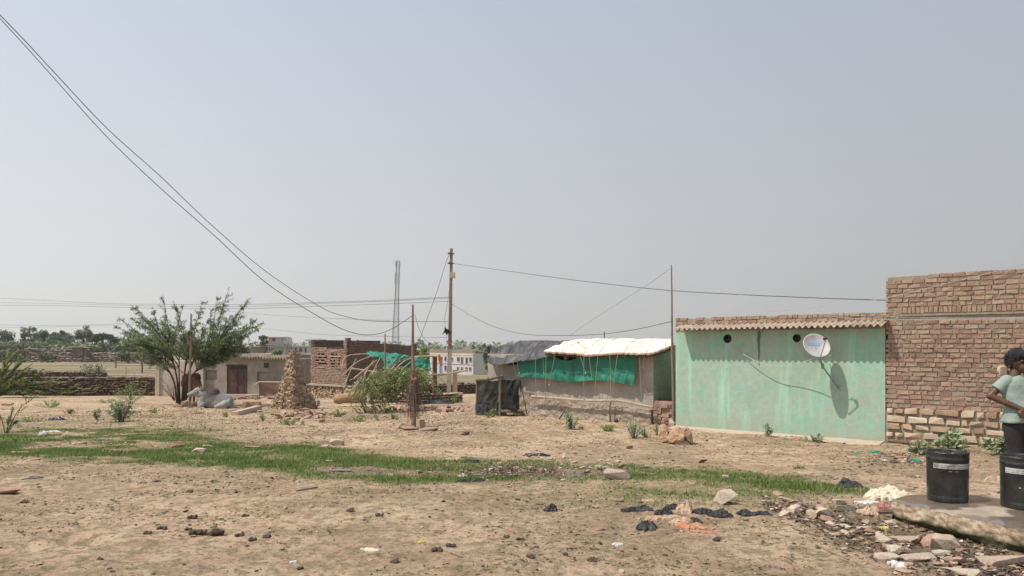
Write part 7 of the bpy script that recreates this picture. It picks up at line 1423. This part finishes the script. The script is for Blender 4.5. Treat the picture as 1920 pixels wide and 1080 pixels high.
for px, py, w_, h_, lb, n in [(277, 1003, 13, 8, 'dark round dung lump left of the largest pile', 2), (305, 994, 18, 6, 'long thin dung piece above and left of the largest pile', 3), (354, 994, 11, 6, 'small dung bit just above the largest pile', 2), (361, 972, 17, 9, 'flat crusty dung above the largest pile', 3), (449, 1007, 14, 7, 'brown dung lump right of the largest pile', 2), (474, 1014, 12, 8, 'dark dung lump second to the right of the largest pile', 2), (500, 1010, 10, 7, 'dark round dung lump farthest right in the row of the largest pile', 1), (712, 969, 14, 7, 'brown dung pat in the middle of the bare foreground', 3), (657, 961, 10, 7, 'dark dung lump left of the brown pat in the middle foreground', 1), (820, 1033, 19, 9, 'blocky dark dung lump at the bottom centre', 2), (846, 1022, 18, 8, 'long dark dung lump at the bottom centre, right of the blocky one', 3), (740, 1051, 11, 8, 'small dark clod near the bottom, left of the blocky dung', 1), (562, 1064, 9, 7, 'small dark clod at the bottom left of centre', 1), (461, 967, 9, 7, 'small dark dung bit upper right of the largest pile', 1), (45, 943, 12, 6, 'small dark clod near the left edge below the grass', 2), (172, 852, 10, 5, 'small black clod on the grass at left', 2), (296, 902, 9, 5, 'small dark clod below the grass, left part', 1), (355, 921, 8, 5, 'small dark clod below the grass above the largest dung pile', 1), (1110, 1050, 12, 6, 'lone dark chip in the lower right foreground', 1), (996, 1050, 11, 6, 'lone brown clod low in the foreground left of the dark chip', 1), (976, 1011, 14, 6, 'reddish brown crust patch in the foreground right of centre', 3), (950, 1008, 8, 5, 'small clod left of the reddish crust patch', 1), (1345, 1015, 11, 8, 'small black clod right of the orange cloth', 1), (1180, 840, 9, 6, 'dark clod on bare ground above the drain, left', 1)]: dung(px, py, w_, h_, lb, n)
# ---------------------------------------------------------------- rubbish
def rag(px, py, sx, sy, h, mat, lb, cat='rag', name='rag', rz=0, seed=None, n=15, sharp=1.): return tag(crumple(GS(px, py), sx, sy, h, seed or px, n, rz, sharp).build(name, mt[mat], smooth=False), lb, cat)
rag(1295, 990, .25, .14, .05, 'orange', 'bright orange cloth lying crumpled in the middle of the rubbish', rz=-.35, name='orange_cloth', cat='cloth'); rag(1318, 1002, .20, .05, .02, 'orange', 'tail end of orange cloth trailing right from the rubbish', rz=-.35, name='orange_cloth', cat='cloth')
rag(1278, 984, .17, .11, .075, 'peach', 'peach coloured bundle left above the orange cloth', name='peach_cloth', cat='cloth'); rag(1283, 964, .15, .12, .14, 'peach', 'upright peach cloth peak behind the orange cloth', name='peach_cloth', cat='cloth'); rag(1245, 975, .28, .11, .05, 'peach', 'long flat peach cloth left of the orange cloth', name='peach_cloth', cat='cloth', rz=.15); rag(1325, 991, .14, .06, .025, 'orange', 'small orange scrap right of the orange cloth', name='orange_cloth', cat='cloth', rz=-.2)
for px, py, sx, sy, h, lb, rz in [(1213, 991, .21, .13, .07, 'shiny black crumpled bag at the lower left of the rubbish', .1), (1195, 959, .38, .10, .05, 'long black bag strip at the upper left of the rubbish', -.1), (1245, 966, .2, .1, .06, 'black bag between the peach and orange cloths', 0.), (1260, 957, .2, .08, .05, 'black rag behind the peach cloths', 0.), (1318, 965, .28, .09, .04, 'black strip right of the upright peach cloth', .0), (1352, 970, .26, .15, .07, 'large grey-black bag in front of the round pale boulder', .1), (1400, 966, .24, .11, .05, 'black crumpled bag right of the round pale boulder', .2), (1430, 966, .2, .09, .03, 'flat black scrap at the right end of the black bags', 0.), (1305, 982, .14, .07, .04, 'dark blue-black rag right above the orange cloth', -.4)]: rag(px, py, sx*.72, sy*1.05, h*1.3, 'dullbag', lb, 'plastic bag', 'black_bag', rz)
rag(1592, 912, .26, .2, .09, 'dullbag', 'black crumpled bag on the ground left of the striped sack', 'plastic bag', 'black_bag'); rag(1033, 956, .12, .1, .08, 'dullbag', 'small upright black scrap alone on the bare ground, right of centre', 'scrap', 'black_scrap'); rag(64, 897, .22, .1, .025, 'greytarp', 'flat grey rag below the grass at the far left', rz=0); rag(105, 787, .4, .25, .12, 'black', 'black crumpled scrap on the sparse grass at left', 'scrap', 'black_scrap'); rag(1005, 855, .36, .12, .05, 'black', 'dark twisted strip above the drain, centre right', 'scrap', 'black_scrap', rz=-.3); rag(885, 902, .3, .08, .04, 'black', 'black strip at the lower edge of the grass, centre', 'scrap', 'black_scrap'); rag(885, 868, .25, .1, .06, 'black', 'black bag scrap in the grass above the drain, centre', 'scrap', 'black_scrap')
rag(1664, 933, .42, .28, .13, 'sack', 'cream and yellow striped sack heaped at the left tip of the concrete platform', 'sack', 'striped_sack', seed=5, n=20, sharp=1.3); rag(1628, 943, .2, .08, .03, 'pvc', 'white plastic scrap left of the striped sack', 'scrap', 'plastic_scrap')
rag(1639, 849, .24, .1, .05, 'greenbag', 'green plastic bag lying before the sandstone plinth, left one', 'plastic bag', 'green_bag'); rag(1716, 864, .14, .09, .06, 'greenbag', 'small green bag left of the black bucket rim', 'plastic bag', 'green_bag'); rag(1606, 852, .09, .06, .02, 'greenbag', 'tiny green scrap left of the green bag', 'scrap', 'plastic_scrap'); rag(1472, 824, .08, .05, .03, 'greenbag', 'tiny green scrap at the foot of the green wall', 'scrap', 'plastic_scrap')
mt['redp'] = M('red_packet', [(.4, .04, .05), (.5, .3, .3)], 30, bump=.3); mt['yellow'] = M('yellow_scrap', [(.55, .40, .08), (.6, .5, .15)], 20, bump=.3)
rag(1656, 951, .1, .07, .04, 'redp', 'small red packet in the mud below the striped sack', 'packet', 'packet'); rag(1628, 962, .15, .12, .08, 'peach', 'pinkish crumpled bag by the drain water left of the platform', 'plastic bag', 'pink_bag'); rag(1655, 985, .1, .05, .02, 'yellow', 'yellow scrap in the wet rubble under the platform tip', 'scrap', 'plastic_scrap'); rag(1686, 1063, .13, .09, .04, 'pvc', 'white wrapper near the bottom right in the mud', 'wrapper', 'wrapper'); rag(790, 1017, .05, .04, .03, 'yellow', 'tiny yellow ball on the bare foreground', 'scrap', 'plastic_scrap'); rag(695, 1030, .14, .05, .02, 'sack', 'flat pale green-grey scrap in the bottom centre foreground', 'scrap', 'cloth_scrap', rz=-.2); rag(550, 1052, .05, .05, .012, 'pvc', 'small curled white strip near the bottom left of centre', 'scrap', 'plastic_scrap'); rag(1158, 1019, .08, .05, .02, 'pvc', 'white torn scrap on the bare ground below the rubbish', 'scrap', 'plastic_scrap'); rag(1215, 941, .12, .05, .04, 'peach', 'small pink scrap above the black bags', 'scrap', 'cloth_scrap'); rag(868, 894, .12, .05, .03, 'pvc', 'white scrap on the grass at the centre', 'scrap', 'plastic_scrap'); rag(80, 816, .16, .12, .16, 'pvc', 'upright white rag on the grass at the left', 'rag', 'rag'); rag(100, 811, .35, .1, .05, 'pvc', 'pale blue-white plastic strip right of the upright white rag', 'scrap', 'plastic_scrap'); rag(852, 864, .3, .1, .05, 'peach', 'pink cloth scrap in the upper grass at the centre', 'scrap', 'cloth_scrap'); rag(1871, 900, .25, .14, .07, 'peach', 'pinkish rubbish heap behind the starred bucket', 'scrap', 'cloth_scrap')
# sticks
def twig(pts, r, lb): m = MB(); q = [GS(*p)+V((0, 0, r*1.1)) for p in pts]; m.tube(cr(q, 4), r, 5); tag(m.build('stick', mt['wood']), lb, 'stick')
twig([(1244, 1023), (1262, 1036)], .008, 'short pale stick on the bare ground below the orange cloth'); twig([(1385, 940), (1440, 946), (1490, 953), (1520, 955)], .007, 'long thin dark stick lying above the wet rubble'); twig([(1487, 993), (1530, 1003), (1580, 1012)], .007, 'thin dark stick across the mud below the brown boulder'); twig([(1530, 1022), (1560, 1036), (1592, 1050)], .007, 'thin dark stick slanting down in the mud near the bottom right'); twig([(555, 924), (595, 916)], .008, 'thin brown stick below the grass at left of centre'); twig([(845, 1037), (868, 1046)], .006, 'pale curled stick right of the blocky dung'); twig([(1770, 1045), (1800, 1050), (1830, 1066)], .010, 'bent branch in the mud near the lower right slab')
# uncountable litter and mud clods in the ditch
def litter():
    n = 2300; px = 1930-500*rng.random(n)**1.5; t = rng.normal(0, 1, n); vs = []; fs = []; mi = []; c0 = 0; mats = ['mud', 'darkstone', 'pvc', 'rubble', 'dung', 'greytarp', 'peach', 'drygrass']; pr = [.17, .26, .03, .12, .28, .05, .02, .07]; cnt = 0
    reg = []
    for i in range(n): reg.append((px[i], 945+(px[i]-1430)*.26+t[i]*np.interp(px[i], [1430, 1520, 1650, 1900], [5, 13, 30, 30])))
    for i in range(900): reg.append((rng.normal(960, 60), 884+rng.normal(0, 7)))
    for i in range(260): reg.append((rng.normal(1685, 32), 862+rng.normal(0, 6)))
    for i in range(300): reg.append((rng.uniform(20, 330), rng.uniform(770, 850)))
    for (x, y) in reg:
        if y < 800 and x > 400 or y > 1085 or (x > 1690 and 925 < y < 955+(x-1690)*.36): continue
        g = GS(x, y); s = (.006+.022*rng.random()**2)*(1.5 if y < 870 else 1); a = rng.uniform(0, 6.28); k = int(rng.choice(8, p=pr))
        for q in range(4): an = a+q*1.57+rng.uniform(-.4, .4); r = s*rng.uniform(.6, 1.3); vs.append((g.x+r*math.cos(an)*1.4, g.y+r*math.sin(an), g.z+rng.uniform(.0, .02)+.004))
        vs.append((g.x, g.y, g.z+s*.7)); fs += [(c0+q, c0+(q+1) % 4, c0+4) for q in range(4)]; mi += [k]*4; c0 += 5
    return stuff_mesh('litter', vs, fs, [mt[x] for x in mats], mi)
tag(litter(), 'tiny scraps, leaves and clods littering the drain and mud', 'litter')
# ---------------------------------------------------------------- dusty air
hz_ = MB(); hz_.box((0, 690, 15), (3300, 1520, 62)); hb = hz_.build('haze', [], loc=(0, 0, 0)); 
vmn = bpy.data.materials.new('dusty_air'); vmn.use_nodes = True; t_ = vmn.node_tree; t_.nodes.clear(); o_ = t_.nodes.new('ShaderNodeOutputMaterial'); v_ = t_.nodes.new('ShaderNodeVolumePrincipled'); v_.inputs['Color'].default_value = (.93, .93, .92, 1); v_.inputs['Density'].default_value = .00035; v_.inputs['Anisotropy'].default_value = .3
t_.links.new(v_.outputs[0], o_.inputs['Volume']); hb.data.materials.append(vmn); hb['kind'] = 'stuff'
